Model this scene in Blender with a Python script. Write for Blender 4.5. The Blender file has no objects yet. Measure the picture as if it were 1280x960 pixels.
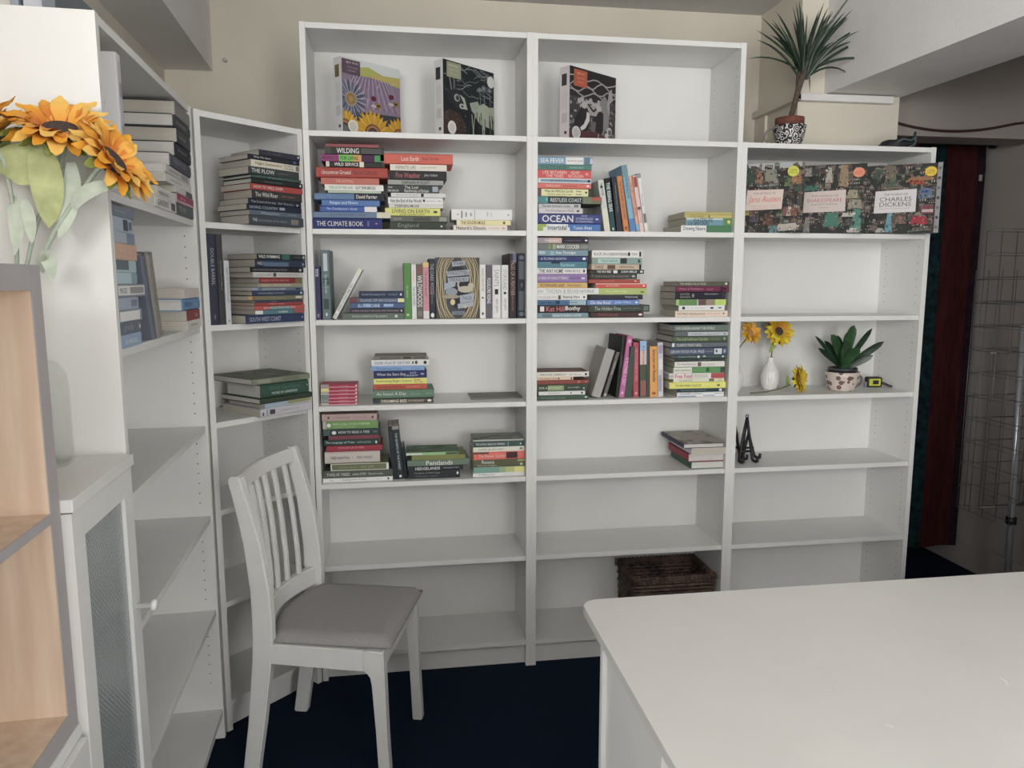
import bpy, bmesh, math, random
from mathutils import Vector, Matrix

S = bpy.context.scene
COL = S.collection
R = math.radians
random.seed(7)

# ------------------------------------------------------------ camera, world, light, exposure
cd = bpy.data.cameras.new('camera')
cam = bpy.data.objects.new('camera', cd)
COL.objects.link(cam)
cd.sensor_width = 36.0
cd.lens = 940.3 / 1280 * 36.0
cd.clip_start = 0.02
cam.location = (0.3126, -2.7507, 1.5072)
cam.rotation_mode = 'XYZ'
cam.rotation_euler = (R(90 - 7.845), R(0.03), R(-8.543))
S.camera = cam

world = bpy.data.worlds.new('world')
S.world = world
world.use_nodes = True
world.node_tree.nodes['Background'].inputs[0].default_value = (0.75, 0.82, 0.9, 1)
world.node_tree.nodes['Background'].inputs[1].default_value = 0.35


def area(name, loc, target, sx, sy, power, color=(1, 1, 1)):
    l = bpy.data.lights.new(name, 'AREA')
    l.shape = 'RECTANGLE'
    l.size, l.size_y = sx, sy
    l.energy = power
    l.color = color
    o = bpy.data.objects.new(name, l)
    o.location = loc
    o.rotation_euler = (Vector(target) - Vector(loc)).to_track_quat('-Z', 'Y').to_euler()
    COL.objects.link(o)
    return o


area('window_daylight', (-0.45, -4.70, 1.60), (-0.3, 0, 1.7), 1.5, 1.95, 136, (1.0, 0.985, 0.96))
area('added_east_fill', (1.45, -4.70, 1.55), (1.6, 0, 0.9), 0.7, 1.7, 50, (1.0, 0.985, 0.96))  # added fill for the tabletop and low shelves, no door behind it
area('added_west_fill', (-2.47, -4.05, 1.35), (1.2, -1.2, 1.2), 0.9, 1.8, 85, (0.98, 0.99, 1.0))  # added fill for the table's side and the beam, no window behind it

S.view_settings.view_transform = 'Standard'
S.view_settings.look = 'None'
S.view_settings.gamma = 1.0
S.view_settings.use_curve_mapping = False
S.view_settings.exposure = 0.0

# ------------------------------------------------------------ materials
_mats = {}


def mat(name, color, rough=0.5, noise=0.0, nscale=40.0, metal=0.0, spec=None, bump=0.0, bscale=200.0, coat=0.0):
    key = (name, tuple(color), rough, noise, metal, bump)
    if key in _mats:
        return _mats[key]
    m = bpy.data.materials.new(name)
    m.use_nodes = True
    nt = m.node_tree
    b = nt.nodes['Principled BSDF']
    b.inputs['Base Color'].default_value = (*color[:3], 1)
    b.inputs['Roughness'].default_value = rough
    b.inputs['Metallic'].default_value = metal
    if spec is not None:
        b.inputs['Specular IOR Level'].default_value = spec
    if coat:
        b.inputs['Coat Weight'].default_value = coat
    tc = None
    if noise or bump:
        tc = nt.nodes.new('ShaderNodeTexCoord')
    if noise:
        n = nt.nodes.new('ShaderNodeTexNoise')
        n.inputs['Scale'].default_value = nscale
        n.inputs['Detail'].default_value = 5
        nt.links.new(tc.outputs['Object'], n.inputs['Vector'])
        r = nt.nodes.new('ShaderNodeValToRGB')
        r.color_ramp.elements[0].position = 0.3
        r.color_ramp.elements[1].position = 0.7
        r.color_ramp.elements[0].color = (*[max(0, c * (1 - noise)) for c in color[:3]], 1)
        r.color_ramp.elements[1].color = (*[min(1, c * (1 + noise)) for c in color[:3]], 1)
        nt.links.new(n.outputs['Fac'], r.inputs['Fac'])
        nt.links.new(r.outputs['Color'], b.inputs['Base Color'])
    if bump:
        n2 = nt.nodes.new('ShaderNodeTexNoise')
        n2.inputs['Scale'].default_value = bscale
        n2.inputs['Detail'].default_value = 4
        nt.links.new(tc.outputs['Object'], n2.inputs['Vector'])
        bp = nt.nodes.new('ShaderNodeBump')
        bp.inputs['Strength'].default_value = bump
        bp.inputs['Distance'].default_value = 0.002
        nt.links.new(n2.outputs['Fac'], bp.inputs['Height'])
        nt.links.new(bp.outputs['Normal'], b.inputs['Normal'])
    _mats[key] = m
    return m


def grain_mat(name, c1, c2, scale, stretch, rough=0.5):
    """two-colour streaky grain (wood, paper edges): noise stretched along an axis"""
    m = bpy.data.materials.new(name)
    m.use_nodes = True
    nt = m.node_tree
    b = nt.nodes['Principled BSDF']
    b.inputs['Roughness'].default_value = rough
    tc = nt.nodes.new('ShaderNodeTexCoord')
    mp = nt.nodes.new('ShaderNodeMapping')
    mp.inputs['Scale'].default_value = stretch
    n = nt.nodes.new('ShaderNodeTexNoise')
    n.inputs['Scale'].default_value = scale
    n.inputs['Detail'].default_value = 6
    r = nt.nodes.new('ShaderNodeValToRGB')
    r.color_ramp.elements[0].position = 0.35
    r.color_ramp.elements[1].position = 0.68
    r.color_ramp.elements[0].color = (*c1, 1)
    r.color_ramp.elements[1].color = (*c2, 1)
    nt.links.new(tc.outputs['Object'], mp.inputs['Vector'])
    nt.links.new(mp.outputs['Vector'], n.inputs['Vector'])
    nt.links.new(n.outputs['Fac'], r.inputs['Fac'])
    nt.links.new(r.outputs['Color'], b.inputs['Base Color'])
    return m


def attr_mat(name, rough=0.45):
    m = bpy.data.materials.new(name)
    m.use_nodes = True
    nt = m.node_tree
    b = nt.nodes['Principled BSDF']
    b.inputs['Roughness'].default_value = rough
    b.inputs['Specular IOR Level'].default_value = 0.2
    a = nt.nodes.new('ShaderNodeAttribute')
    a.attribute_name = 'ink'
    nt.links.new(a.outputs['Color'], b.inputs['Base Color'])
    return m


WHITE = mat('white_laminate', (0.79, 0.79, 0.775), 0.42, noise=0.015, nscale=6)
WHITE_IN = mat('white_backing_board', (0.77, 0.77, 0.755), 0.5, noise=0.02, nscale=4)
WHITE_PAINT = mat('white_satin_paint', (0.78, 0.78, 0.765), 0.35, noise=0.02, nscale=12)
CREAM = mat('cream_wall_paint', (0.72, 0.675, 0.58), 0.8, noise=0.05, nscale=2.2, bump=0.25, bscale=60)
BEAMWHITE = mat('white_wall_paint', (0.78, 0.77, 0.76), 0.75, noise=0.03, nscale=5, bump=0.4, bscale=90)
CEIL = mat('grey_white_ceiling_paint', (0.62, 0.61, 0.59), 0.85, noise=0.03, nscale=3, bump=0.2, bscale=50)
CARPET = mat('navy_carpet', (0.008, 0.017, 0.034), 0.95, noise=0.45, nscale=260, bump=0.9, bscale=420, spec=0.1)
PAGES = grain_mat('paper_edges', (0.5, 0.46, 0.39), (0.63, 0.6, 0.53), 6, (2, 2, 260), 0.8)
PAGES_W = grain_mat('white_paper_edges', (0.6, 0.58, 0.54), (0.74, 0.72, 0.68), 6, (2, 2, 260), 0.8)
INK = attr_mat('printed_ink', 0.55)
BLACK = mat('black_plastic', (0.012, 0.012, 0.014), 0.4)
BLACKMETAL = mat('black_wrought_iron', (0.012, 0.013, 0.018), 0.45)
CHROME = mat('chrome_tube', (0.42, 0.43, 0.46), 0.28, metal=0.45)
WIRE = mat('dull_steel_wire', (0.2, 0.195, 0.195), 0.45, metal=0.6)
GREYEDGE = mat('grey_taupe_laminate', (0.42, 0.395, 0.40), 0.5, noise=0.02)
HOLE = mat('dark_peg_hole', (0.09, 0.09, 0.09), 0.9)


# ------------------------------------------------------------ mesh helpers
def link(name, me, material=None, parent=None, **props):
    o = bpy.data.objects.new(name, me)
    COL.objects.link(o)
    if material is not None:
        if not me.materials:
            me.materials.append(material)
    if parent is not None:
        o.parent = parent
    for k, v in props.items():
        o[k] = v
    return o


def from_bm(bm, name, material=None, parent=None, smooth=False, **props):
    me = bpy.data.meshes.new(name)
    bm.normal_update()
    bm.to_mesh(me)
    bm.free()
    if smooth:
        for p in me.polygons:
            p.use_smooth = True
    return link(name, me, material, parent, **props)


def add_box(bm, x0, x1, y0, y1, z0, z1):
    vs = [bm.verts.new(p) for p in ((x0, y0, z0), (x1, y0, z0), (x1, y1, z0), (x0, y1, z0), (x0, y0, z1), (x1, y0, z1), (x1, y1, z1), (x0, y1, z1))]
    for f in ((0, 3, 2, 1), (4, 5, 6, 7), (0, 1, 5, 4), (1, 2, 6, 5), (2, 3, 7, 6), (3, 0, 4, 7)):
        bm.faces.new([vs[i] for i in f])
    return vs


def box(name, x0, x1, y0, y1, z0, z1, material, parent=None, bev=0.0, **props):
    bm = bmesh.new()
    add_box(bm, x0, x1, y0, y1, z0, z1)
    if bev:
        bmesh.ops.bevel(bm, geom=bm.edges[:], offset=bev, segments=2, affect='EDGES', profile=0.6)
    return from_bm(bm, name, material, parent, **props)


def prism(name, pts, z0, z1, material, parent=None, bev=0.0, **props):
    """vertical prism over a ground polygon (counter-clockwise)"""
    bm = bmesh.new()
    a = [bm.verts.new((x, y, z0)) for x, y in pts]
    b = [bm.verts.new((x, y, z1)) for x, y in pts]
    n = len(pts)
    bm.faces.new(a[::-1])
    bm.faces.new(b)
    for i in range(n):
        bm.faces.new((a[i], a[(i + 1) % n], b[(i + 1) % n], b[i]))
    if bev:
        bmesh.ops.bevel(bm, geom=bm.edges[:], offset=bev, segments=2, affect='EDGES')
    return from_bm(bm, name, material, parent, **props)


def hexa(name, lo, hi, material, parent=None, **props):
    """solid between two quads of 3-D points"""
    bm = bmesh.new()
    a = [bm.verts.new(p) for p in lo]
    b = [bm.verts.new(p) for p in hi]
    bm.faces.new(a[::-1])
    bm.faces.new(b)
    for i in range(4):
        bm.faces.new((a[i], a[(i + 1) % 4], b[(i + 1) % 4], b[i]))
    bmesh.ops.recalc_face_normals(bm, faces=bm.faces[:])
    return from_bm(bm, name, material, parent, **props)


def ring_frame(prev_t, t, up):
    x = up - t * up.dot(t)
    if x.length < 1e-6:
        x = t.orthogonal()
    x.normalize()
    return x, t.cross(x)


def add_tube(bm, pts, radii, seg=8, cap=True, closed=False, flat=1.0):
    """tube along a polyline with parallel transport"""
    pts = [Vector(p) for p in pts]
    if not hasattr(radii, '__len__'):
        radii = [radii] * len(pts)
    n = len(pts)
    up = None
    rings = []
    for i in range(n):
        if closed:
            t = pts[(i + 1) % n] - pts[i - 1]
        else:
            t = pts[min(i + 1, n - 1)] - pts[max(i - 1, 0)]
        t.normalize()
        if up is None:
            up = t.orthogonal().normalized()
        x, y = ring_frame(None, t, up)
        up = x
        rings.append([bm.verts.new(pts[i] + (x * math.cos(2 * math.pi * k / seg) + y * flat * math.sin(2 * math.pi * k / seg)) * radii[i]) for k in range(seg)])
    m = n if closed else n - 1
    for i in range(m):
        a, b = rings[i], rings[(i + 1) % n]
        for k in range(seg):
            bm.faces.new((a[k], a[(k + 1) % seg], b[(k + 1) % seg], b[k]))
    if cap and not closed:
        bm.faces.new(rings[0][::-1])
        bm.faces.new(rings[-1])


def tube(name, pts, radii, material, parent=None, seg=8, closed=False, smooth=True, flat=1.0, **props):
    bm = bmesh.new()
    add_tube(bm, pts, radii, seg, closed=closed, flat=flat)
    return from_bm(bm, name, material, parent, smooth, **props)


def add_lathe(bm, prof, seg=32, cx=0, cy=0):
    rings = []
    for r, z in prof:
        if r < 1e-6:
            rings.append([bm.verts.new((cx, cy, z))])
        else:
            rings.append([bm.verts.new((cx + r * math.cos(2 * math.pi * k / seg), cy + r * math.sin(2 * math.pi * k / seg), z)) for k in range(seg)])
    for a, b in zip(rings, rings[1:]):
        for k in range(seg):
            k2 = (k + 1) % seg
            if len(a) == 1 and len(b) == 1:
                continue
            if len(a) == 1:
                bm.faces.new((a[0], b[k2], b[k]))
            elif len(b) == 1:
                bm.faces.new((a[k], a[k2], b[0]))
            else:
                bm.faces.new((a[k], a[k2], b[k2], b[k]))


def lathe(name, prof, material, parent=None, seg=32, smooth=True, **props):
    bm = bmesh.new()
    add_lathe(bm, prof, seg)
    bmesh.ops.recalc_face_normals(bm, faces=bm.faces[:])
    return from_bm(bm, name, material, parent, smooth, **props)


def thing(name, label, cat, loc=(0, 0, 0), rz=0.0, group=None):
    o = bpy.data.objects.new(name, None)
    o.empty_display_size = 0.05
    o.location = loc
    o.rotation_euler = (0, 0, rz)
    o['label'] = label
    o['category'] = cat
    if group:
        o['group'] = group
    COL.objects.link(o)
    return o


def tag(o, label, cat, group=None):
    o['label'] = label
    o['category'] = cat
    if group:
        o['group'] = group
    return o


def struct(o):
    o['kind'] = 'structure'
    return o


# flat print: coloured polygons stacked in thin layers on a face given by origin, x axis, y axis
def art(name, parent, origin, ex, ey, w, h, polys, lift=0.0004, step=0.000012):
    o0, ex, ey = Vector(origin), Vector(ex), Vector(ey)
    nz = ex.cross(ey)
    verts, faces, cols = [], [], []
    for k, (pts, c) in enumerate(polys):
        i0 = len(verts)
        for u, v in pts:
            u = min(max(u, 0), 1)
            v = min(max(v, 0), 1)
            verts.append(o0 + ex * (u * w) + ey * (v * h) + nz * (lift + k * step))
        faces.append(list(range(i0, len(verts))))
        cols.append(c)
    me = bpy.data.meshes.new(name)
    me.from_pydata(verts, [], faces)
    ca = me.color_attributes.new('ink', 'FLOAT_COLOR', 'CORNER')
    li = 0
    for f, c in zip(faces, cols):
        for _ in f:
            ca.data[li].color = (*c, 1)
            li += 1
    return link(name, me, INK, parent)


def rect(u0, v0, u1, v1):
    return [(u0, v0), (u1, v0), (u1, v1), (u0, v1)]


def disc(u, v, ru, rv=None, n=20):
    rv = ru if rv is None else rv
    return [(u + ru * math.cos(2 * math.pi * k / n), v + rv * math.sin(2 * math.pi * k / n)) for k in range(n)]


def stroke(pts, w):
    """list of quads following a polyline"""
    q = []
    for (x0, y0), (x1, y1) in zip(pts, pts[1:]):
        l = math.hypot(x1 - x0, y1 - y0) or 1
        nx, ny = -(y1 - y0) / l * w / 2, (x1 - x0) / l * w / 2
        q.append([(x0 + nx, y0 + ny), (x0 - nx, y0 - ny), (x1 - nx, y1 - ny), (x1 + nx, y1 + ny)])
    return q


def petal(u, v, a, r0, r1, wd):
    ca, sa = math.cos(a), math.sin(a)
    out = []
    for t, s in ((0, 0.35), (0.35, 1), (0.7, 0.8), (1, 0), (0.7, -0.8), (0.35, -1), (0, -0.35)):
        r = r0 + (r1 - r0) * t
        out.append((u + ca * r - sa * s * wd, v + sa * r + ca * s * wd))
    return out


# lettering: text curves are gathered, converted to flat meshes at the end, fitted into their rectangle
_texts = []


def lettering(parent, s, origin, ex, ey, w, h, color, shear=0.0, bold=0.0, align='C', name='lettering', lift=0.0009):
    _texts.append((parent, s, Vector(origin), Vector(ex), Vector(ey), w, h, color, shear, bold, align, name, lift))


def flush_lettering():
    tmp = {}
    for t in _texts:
        key = (t[1], t[8], t[9])
        if key in tmp:
            continue
        cu = bpy.data.curves.new('glyphs', 'FONT')
        cu.body = t[1]
        cu.size = 1
        cu.resolution_u = 2
        cu.shear = t[8]
        cu.offset = t[9]
        ob = bpy.data.objects.new('glyphs', cu)
        COL.objects.link(ob)
        tmp[key] = ob
    dg = bpy.context.evaluated_depsgraph_get()
    dg.update()
    geo = {}
    for key, ob in tmp.items():
        me = bpy.data.meshes.new_from_object(ob.evaluated_get(dg))
        vs = [v.co.copy() for v in me.vertices]
        fs = [list(p.vertices) for p in me.polygons]
        geo[key] = (vs, fs)
        bpy.data.meshes.remove(me)
    for ob in tmp.values():
        cu = ob.data
        bpy.data.objects.remove(ob)
        bpy.data.curves.remove(cu)
    for parent, s, o0, ex, ey, w, h, color, shear, bold, align, name, lift in _texts:
        vs, fs = geo[(s, shear, bold)]
        if not vs:
            continue
        x0 = min(v.x for v in vs)
        x1 = max(v.x for v in vs)
        y0 = min(v.y for v in vs)
        y1 = max(v.y for v in vs)
        sy = h / max(y1 - y0, 0.35)
        sx = sy
        if (x1 - x0) * sx > w:
            sx = w / (x1 - x0)
            sy = max(sx, min(sy, sx * 1.6))
        elif (x1 - x0) * sx < w * 0.92:
            sx = min(w / (x1 - x0), sx * 1.35)
        wid = (x1 - x0) * sx
        hei = (y1 - y0) * sy
        ox = (w - wid) / 2 if align == 'C' else 0
        oy = (h - hei) / 2
        nz = ex.cross(ey)
        me = bpy.data.meshes.new(name)
        me.from_pydata([o0 + ex * (ox + (v.x - x0) * sx) + ey * (oy + (v.y - y0) * sy) + nz * lift for v in vs], [], fs)
        link(name, me, mat('lettering_ink', color, 0.5), parent)


# ------------------------------------------------------------ room shell
struct(box('floor', -2.6, 4.3, -5.0, 2.2, -0.06, 0.0, CARPET))
struct(box('ceiling', -2.6, 4.3, -5.0, 2.2, 2.70, 2.78, CEIL))
struct(box('wall_back', -0.75, 1.98, 0.66, 0.80, 0, 2.70, CREAM))
struct(prism('wall_left', [(-0.62, 0.72), (-0.76, 0.72), (-0.66, -2.2995), (-0.505, -2.2995)], 0, 2.70, CREAM))
struct(box('wall_outer_left', -2.6, -2.5, -5.0, -2.3, 0, 2.70, BEAMWHITE))
struct(box('wall_return_left', -2.5, -0.49, -2.4, -2.3, 0, 2.70, BEAMWHITE))  # unseen, lengthened to shade the side bookcase's end panel
# chimney-like pier behind the low bookcase, with its moulded capping
struct(prism('wall_pier', [(1.975, 0.30), (2.437, 0.30), (2.437, 0.80), (1.975, 0.80)], 0, 2.70, CREAM))
t = struct(box('trim_1', 1.957, 2.39, 0.268, 0.2999, 2.243, 2.272, BEAMWHITE, bev=0.004))
t = struct(box('trim_2', 1.945, 1.9748, 0.268, 0.655, 2.243, 2.272, CREAM, bev=0.004))
t = struct(box('trim_3', 1.962, 1.9746, 0.56, 0.655, 1.9, 2.242, CREAM))
# boxed beams running towards the shop front
b0 = [(2.09, 0.2995), (2.235, -2.2), (2.547, -2.2), (2.438, 0.2995)]
struct(prism('trim_beam_east', b0[::-1] if False else b0, 2.276, 2.6995, BEAMWHITE))
b1 = [(-0.428, 0.659), (-0.66, 0.659), (-0.53, -2.2), (-0.291, -2.2)]
struct(prism('trim_beam_west', b1, 2.366, 2.6995, BEAMWHITE))
# the dimmer room beyond the opening
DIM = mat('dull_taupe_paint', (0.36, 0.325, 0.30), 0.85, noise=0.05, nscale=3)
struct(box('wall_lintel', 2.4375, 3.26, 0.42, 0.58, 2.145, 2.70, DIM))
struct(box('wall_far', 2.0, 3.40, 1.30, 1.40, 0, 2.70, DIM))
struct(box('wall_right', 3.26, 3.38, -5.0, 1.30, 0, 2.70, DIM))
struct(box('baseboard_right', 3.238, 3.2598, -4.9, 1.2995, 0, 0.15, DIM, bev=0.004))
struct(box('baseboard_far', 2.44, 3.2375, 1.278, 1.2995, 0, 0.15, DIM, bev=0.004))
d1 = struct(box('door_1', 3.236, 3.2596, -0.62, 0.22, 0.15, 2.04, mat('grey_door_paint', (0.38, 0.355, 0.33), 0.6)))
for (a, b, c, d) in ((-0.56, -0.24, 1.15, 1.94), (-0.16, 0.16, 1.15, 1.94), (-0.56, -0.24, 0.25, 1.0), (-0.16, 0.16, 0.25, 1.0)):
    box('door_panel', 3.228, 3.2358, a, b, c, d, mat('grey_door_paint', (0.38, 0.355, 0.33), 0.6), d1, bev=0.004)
# unseen added wall shading the dim room, and the shop front with its window
struct(box('wall_added_shade', 2.26, 2.54, -5.0, -1.25, 0, 2.2755, BEAMWHITE))
struct(box('wall_front_sill', -2.5, 3.26, -4.95, -4.75, 0, 0.6, BEAMWHITE))
struct(box('wall_front_head', -2.5, 3.26, -4.95, -4.75, 2.62, 2.70, BEAMWHITE))
struct(box('wall_front_west', -2.5, -1.25, -4.95, -4.75, 0.6, 2.62, BEAMWHITE))
struct(box('wall_front_middle', 0.35, 1.08, -4.95, -4.75, 0.6, 2.62, BEAMWHITE))
struct(box('wall_front_east', 1.82, 3.26, -4.95, -4.75, 0.6, 2.62, BEAMWHITE))
w1 = struct(box('window_1', -1.25, 0.35, -4.86, -4.82, 0.6, 0.66, WHITE_PAINT))
box('window_mullion', -0.48, -0.42, -4.86, -4.82, 0.66, 2.62, WHITE_PAINT, w1)
# unseen board added to keep daylight off the lower shelves
struct(box('added_light_blocker', -1.3, 0.42, -3.53, -3.50, 0, 1.86, BEAMWHITE))

# ------------------------------------------------------------ bookcases
SHELF_Z = (1.687, 1.367, 1.055, 0.765, 0.449)
TH = 0.0185


def peg_holes(parent, w, z0, z1, skip, d):
    bm = bmesh.new()
    z = z0
    while z < z1:
        if all(abs(z - s) > 0.03 for s in skip):
            for x, sg in ((0.0203, 1), (w - 0.0203, -1)):
                for y in (0.035, d - 0.045):
                    vs = [bm.verts.new((x, y + 0.0022 * math.cos(k * math.pi / 3), z + 0.0022 * math.sin(k * math.pi / 3))) for k in range(6)]
                    bm.faces.new(vs)
        z += 0.032
    return from_bm(bm, 'peg_holes', HOLE, parent, kind='stuff')


def bookcase(name, label, w, loc, ang, h=2.02, d=0.28, shelves=SHELF_Z, group='white bookcases', holes=True, kick=True):
    t = thing(name, label, 'bookcase', (loc[0], loc[1], loc[2] if len(loc) > 2 else 0), R(ang), group)
    for x in (0, w - 0.02):
        box('side_panel', x, x + 0.02, 0, d, 0, h, WHITE, t, bev=0.0008)
    i0, i1 = 0.0202, w - 0.0202
    box('top_panel', i0, i1, 0.002, d - 0.004, h - TH - 0.001, h - 0.001, WHITE, t, bev=0.0008)
    if kick:
        box('bottom_shelf', i0, i1, 0.002, d - 0.006, 0.0865, 0.105, WHITE, t, bev=0.0008)
        box('kickboard', i0, i1, 0.03, 0.045, 0.0, 0.0863, WHITE, t)
    box('back_panel', i0, i1, d - 0.0055, d - 0.0025, 0.02 if kick else 0.001, h - 0.02, WHITE_IN, t)
    for z in shelves:
        box('shelf', i0, i1, 0.006, d - 0.0065, z - TH, z, WHITE, t, bev=0.0008)
    if holes:
        peg_holes(t, w, 0.2, h - 0.12, shelves, d)
    return t


bookcase('bookcase', 'tall white bookcase behind the chair, first of the wall row', 0.8, (0, 0), 0)
bookcase('bookcase', 'tall white bookcase with a wicker basket on its bottom shelf', 0.8, (0.8, 0), 0)
bookcase('bookcase', 'lower white bookcase topped by a spiky plant, beside the dark doorway', 0.8, (1.6, 0), 0)
bookcase('bookcase', 'narrow white corner bookcase set diagonally behind the chair', 0.4, (-0.285, -0.285), 45)
DA = 92.55
bookcase('bookcase', 'white bookcase along the side wall beside the vase', 0.83, (-0.251, -1.126), DA)
bookcase('bookcase_top_unit', 'white add-on shelf unit holding sunflower and hare puzzles', 0.8, (0, 0, 2.0203), 0, h=0.352, shelves=(), group='white add-on top units', kick=False, holes=False)
tb = bookcase('bookcase_top_unit', 'white add-on shelf unit holding only the badger puzzle', 0.8, (0.8, 0, 2.0203), 0, h=0.352, shelves=(), group='white add-on top units', kick=False, holes=False)
for tx in (tb,):
    peg_holes(tx, 0.8, 0.08, 0.3, (), 0.28)

# long boards stored on top of the side bookcase
ca, sa = math.cos(R(DA)), math.sin(R(DA))


def dpt(lx, ly):
    return (-0.251 + lx * ca - ly * sa, -1.126 + lx * sa + ly * ca)


boards = [(0.075, 0.098, 0.075, (0.16, 0.18, 0.2), 'dark slate edge board stored on the side bookcase, outermost', 0.0),
          (0.104, 0.138, 0.082, (0.55, 0.57, 0.62), 'lavender grey board stored on the side bookcase', 0.02),
          (0.143, 0.158, 0.080, (0.30, 0.34, 0.4), 'slim blue grey board stored on the side bookcase', 0.012),
          (0.163, 0.190, 0.082, (0.62, 0.60, 0.55), 'beige board stored on the side bookcase', 0.03),
          (0.195, 0.222, 0.078, (0.42, 0.39, 0.36), 'brownish grey board stored on the side bookcase', 0.015),
          (0.227, 0.262, 0.084, (0.70, 0.70, 0.69), 'white board stored on the side bookcase, against the wall', 0.025)]
for y0, y1, h, c, lab, off in boards:
    b = box('stored_board', 0.02 + off, 0.79 + off, y0, y1, 0, h, mat('board_face', c, 0.6, noise=0.06), bev=0.002)
    b.location = (-0.251, -1.126, 2.0205)
    b.rotation_euler = (0, 0, R(DA))
    tag(b, lab, 'board', 'boards stored on the side bookcase')

# ------------------------------------------------------------ books
FR = {'A': ((0, 0), 0), 'B': ((0.8, 0), 0), 'C': ((1.6, 0), 0), 'E': ((-0.285, -0.285), 45), 'D': ((-0.251, -1.126), DA)}


def place(unit, lx, ly, z):
    (ox, oy), a = FR[unit]
    a = R(a)
    return Vector((ox + lx * math.cos(a) - ly * math.sin(a), oy + lx * math.sin(a) + ly * math.cos(a), z)), a


def book_cover(L, T, W, hard):
    """U-shaped cover: spine on y=0, boards above and below, extruded along x"""
    t = 0.0022 if hard else 0.0009
    t = min(t, T * 0.22)
    if hard:
        rnd = min(0.004, T * 0.16)
        outer = [(W, 0), (0.006, 0), (0.0012, T * 0.08), (-rnd * 0.0, T * 0.3), (-0.0, T * 0.7), (0.0012, T * 0.92), (0.006, T), (W, T)]
    else:
        outer = [(W, 0), (0.0012, 0), (0.0003, T * 0.06), (0, T * 0.14), (0, T * 0.86), (0.0003, T * 0.94), (0.0012, T), (W, T)]
    inner = [(W, T - t), (t * 1.6, T - t), (t * 1.6, t), (W, t)]
    prof = outer + inner
    bm = bmesh.new()
    a = [bm.verts.new((-L / 2, y, z)) for y, z in prof]
    b = [bm.verts.new((L / 2, y, z)) for y, z in prof]
    n = len(prof)
    for i in range(n):
        bm.faces.new((a[i], a[(i + 1) % n], b[(i + 1) % n], b[i]))
    # end caps as strips: outer k joined with inner
    pairs = [((0, 1), (11, 10)), ((7, 6), (8, 9))]
    for v, flip in ((a, False), (b, True)):
        for q in ((0, 1, 10, 11), (7, 8, 9, 6), (1, 2, 3, 4, 5, 6, 9, 10)):
            f = [v[i] for i in q]
            try:
                bm.faces.new(f[::-1] if flip else f)
            except ValueError:
                pass
    bmesh.ops.recalc_face_normals(bm, faces=bm.faces[:])
    return bm, t


def blotches(top):
    out = []
    for _ in range(16):
        f = 0.45 + 1.2 * random.random()
        out.append((disc(random.random(), random.random(), 0.05 + 0.1 * random.random(), 0.09, 7), tuple(min(0.8, c * f) for c in top)))
    return out


def make_book(unit, lx, ly, z, mode, L, T, W, r, color, hard, texts, bands, top, label, group):
    bm, t = book_cover(L, T, W, hard)
    o = from_bm(bm, 'book', mat('book_cover', color, 0.5 if not hard else 0.6, spec=0.25))
    o['label'], o['category'], o['group'] = label, 'book', group
    m = 0.003 if hard else 0.0006
    pg = box('page_block', -L / 2 + m, L / 2 - m, t * 1.7, W - m, t, T - t, PAGES if not hard else PAGES_W, o)
    if top:
        art('cover_marking', o, (-L / 2, 0.004, T), (1, 0, 0), (0, 1, 0), L, W - 0.005,
            [(rect(0, 0, 1, 1), top)] + blotches(top))
    ft = 0.10 if not hard else 0.06
    if bands:
        polys = []
        for f0, f1, g0, g1, c in bands:
            fa = 0.5 if (f1 - f0) < 0.09 and (g1 - g0) < 0.65 else 0
            if fa:
                polys.append((disc((f0 + f1) / 2, (g0 + g1) / 2, (f1 - f0) / 2, (g1 - g0) / 2, 8), c))
            else:
                polys.append((rect(f0, g0, f1, g1), c))
        sm = art('spine_marking', o, (-L / 2, 0.0, T * 0.02), (1, 0, 0), (0, 0, 1), L, T * 0.96, polys)
        if len(polys) > 1:
            sm['kind'] = 'stuff'
    for s, f0, f1, c, h, g in texts:
        hh = T * h
        lettering(o, s, (-L / 2 + f0 * L, 0, T * g - hh / 2), (1, 0, 0), (0, 0, 1), (f1 - f0) * L, hh, c, bold=0.012 if h >= 0.55 else 0.0, name='spine_lettering', lift=0.0012)
    P, a = place(unit, lx, ly, z)
    if mode == 'F':
        o.location = P
        o.rotation_euler = (0, 0, a + R(r))
    elif mode == 'S':
        o.location = P
        o.rotation_euler = (0, 0, a - R(90))
    else:
        M = Matrix.Rotation(a, 4, 'Z') @ Matrix.Rotation(R(90 + r), 4, 'Y')
        # canonical corners -> find lowest to rest on the shelf; centre thickness on lx
        cs = [Matrix.Rotation(R(90 + r), 4, 'Y') @ Vector((sx * L / 2, 0, tz)) for sx in (-1, 1) for tz in (0, T)]
        zmin = min(c.z for c in cs)
        low = [c for c in cs if c.z < zmin + T * 0.9 + 1e-4]
        cx = sum(c.x for c in cs if c.z < 0) / 2
        P2, _ = place(unit, lx - cx, ly, z - zmin)
        M.translation = P2
        o.matrix_world = M
    return o


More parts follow.
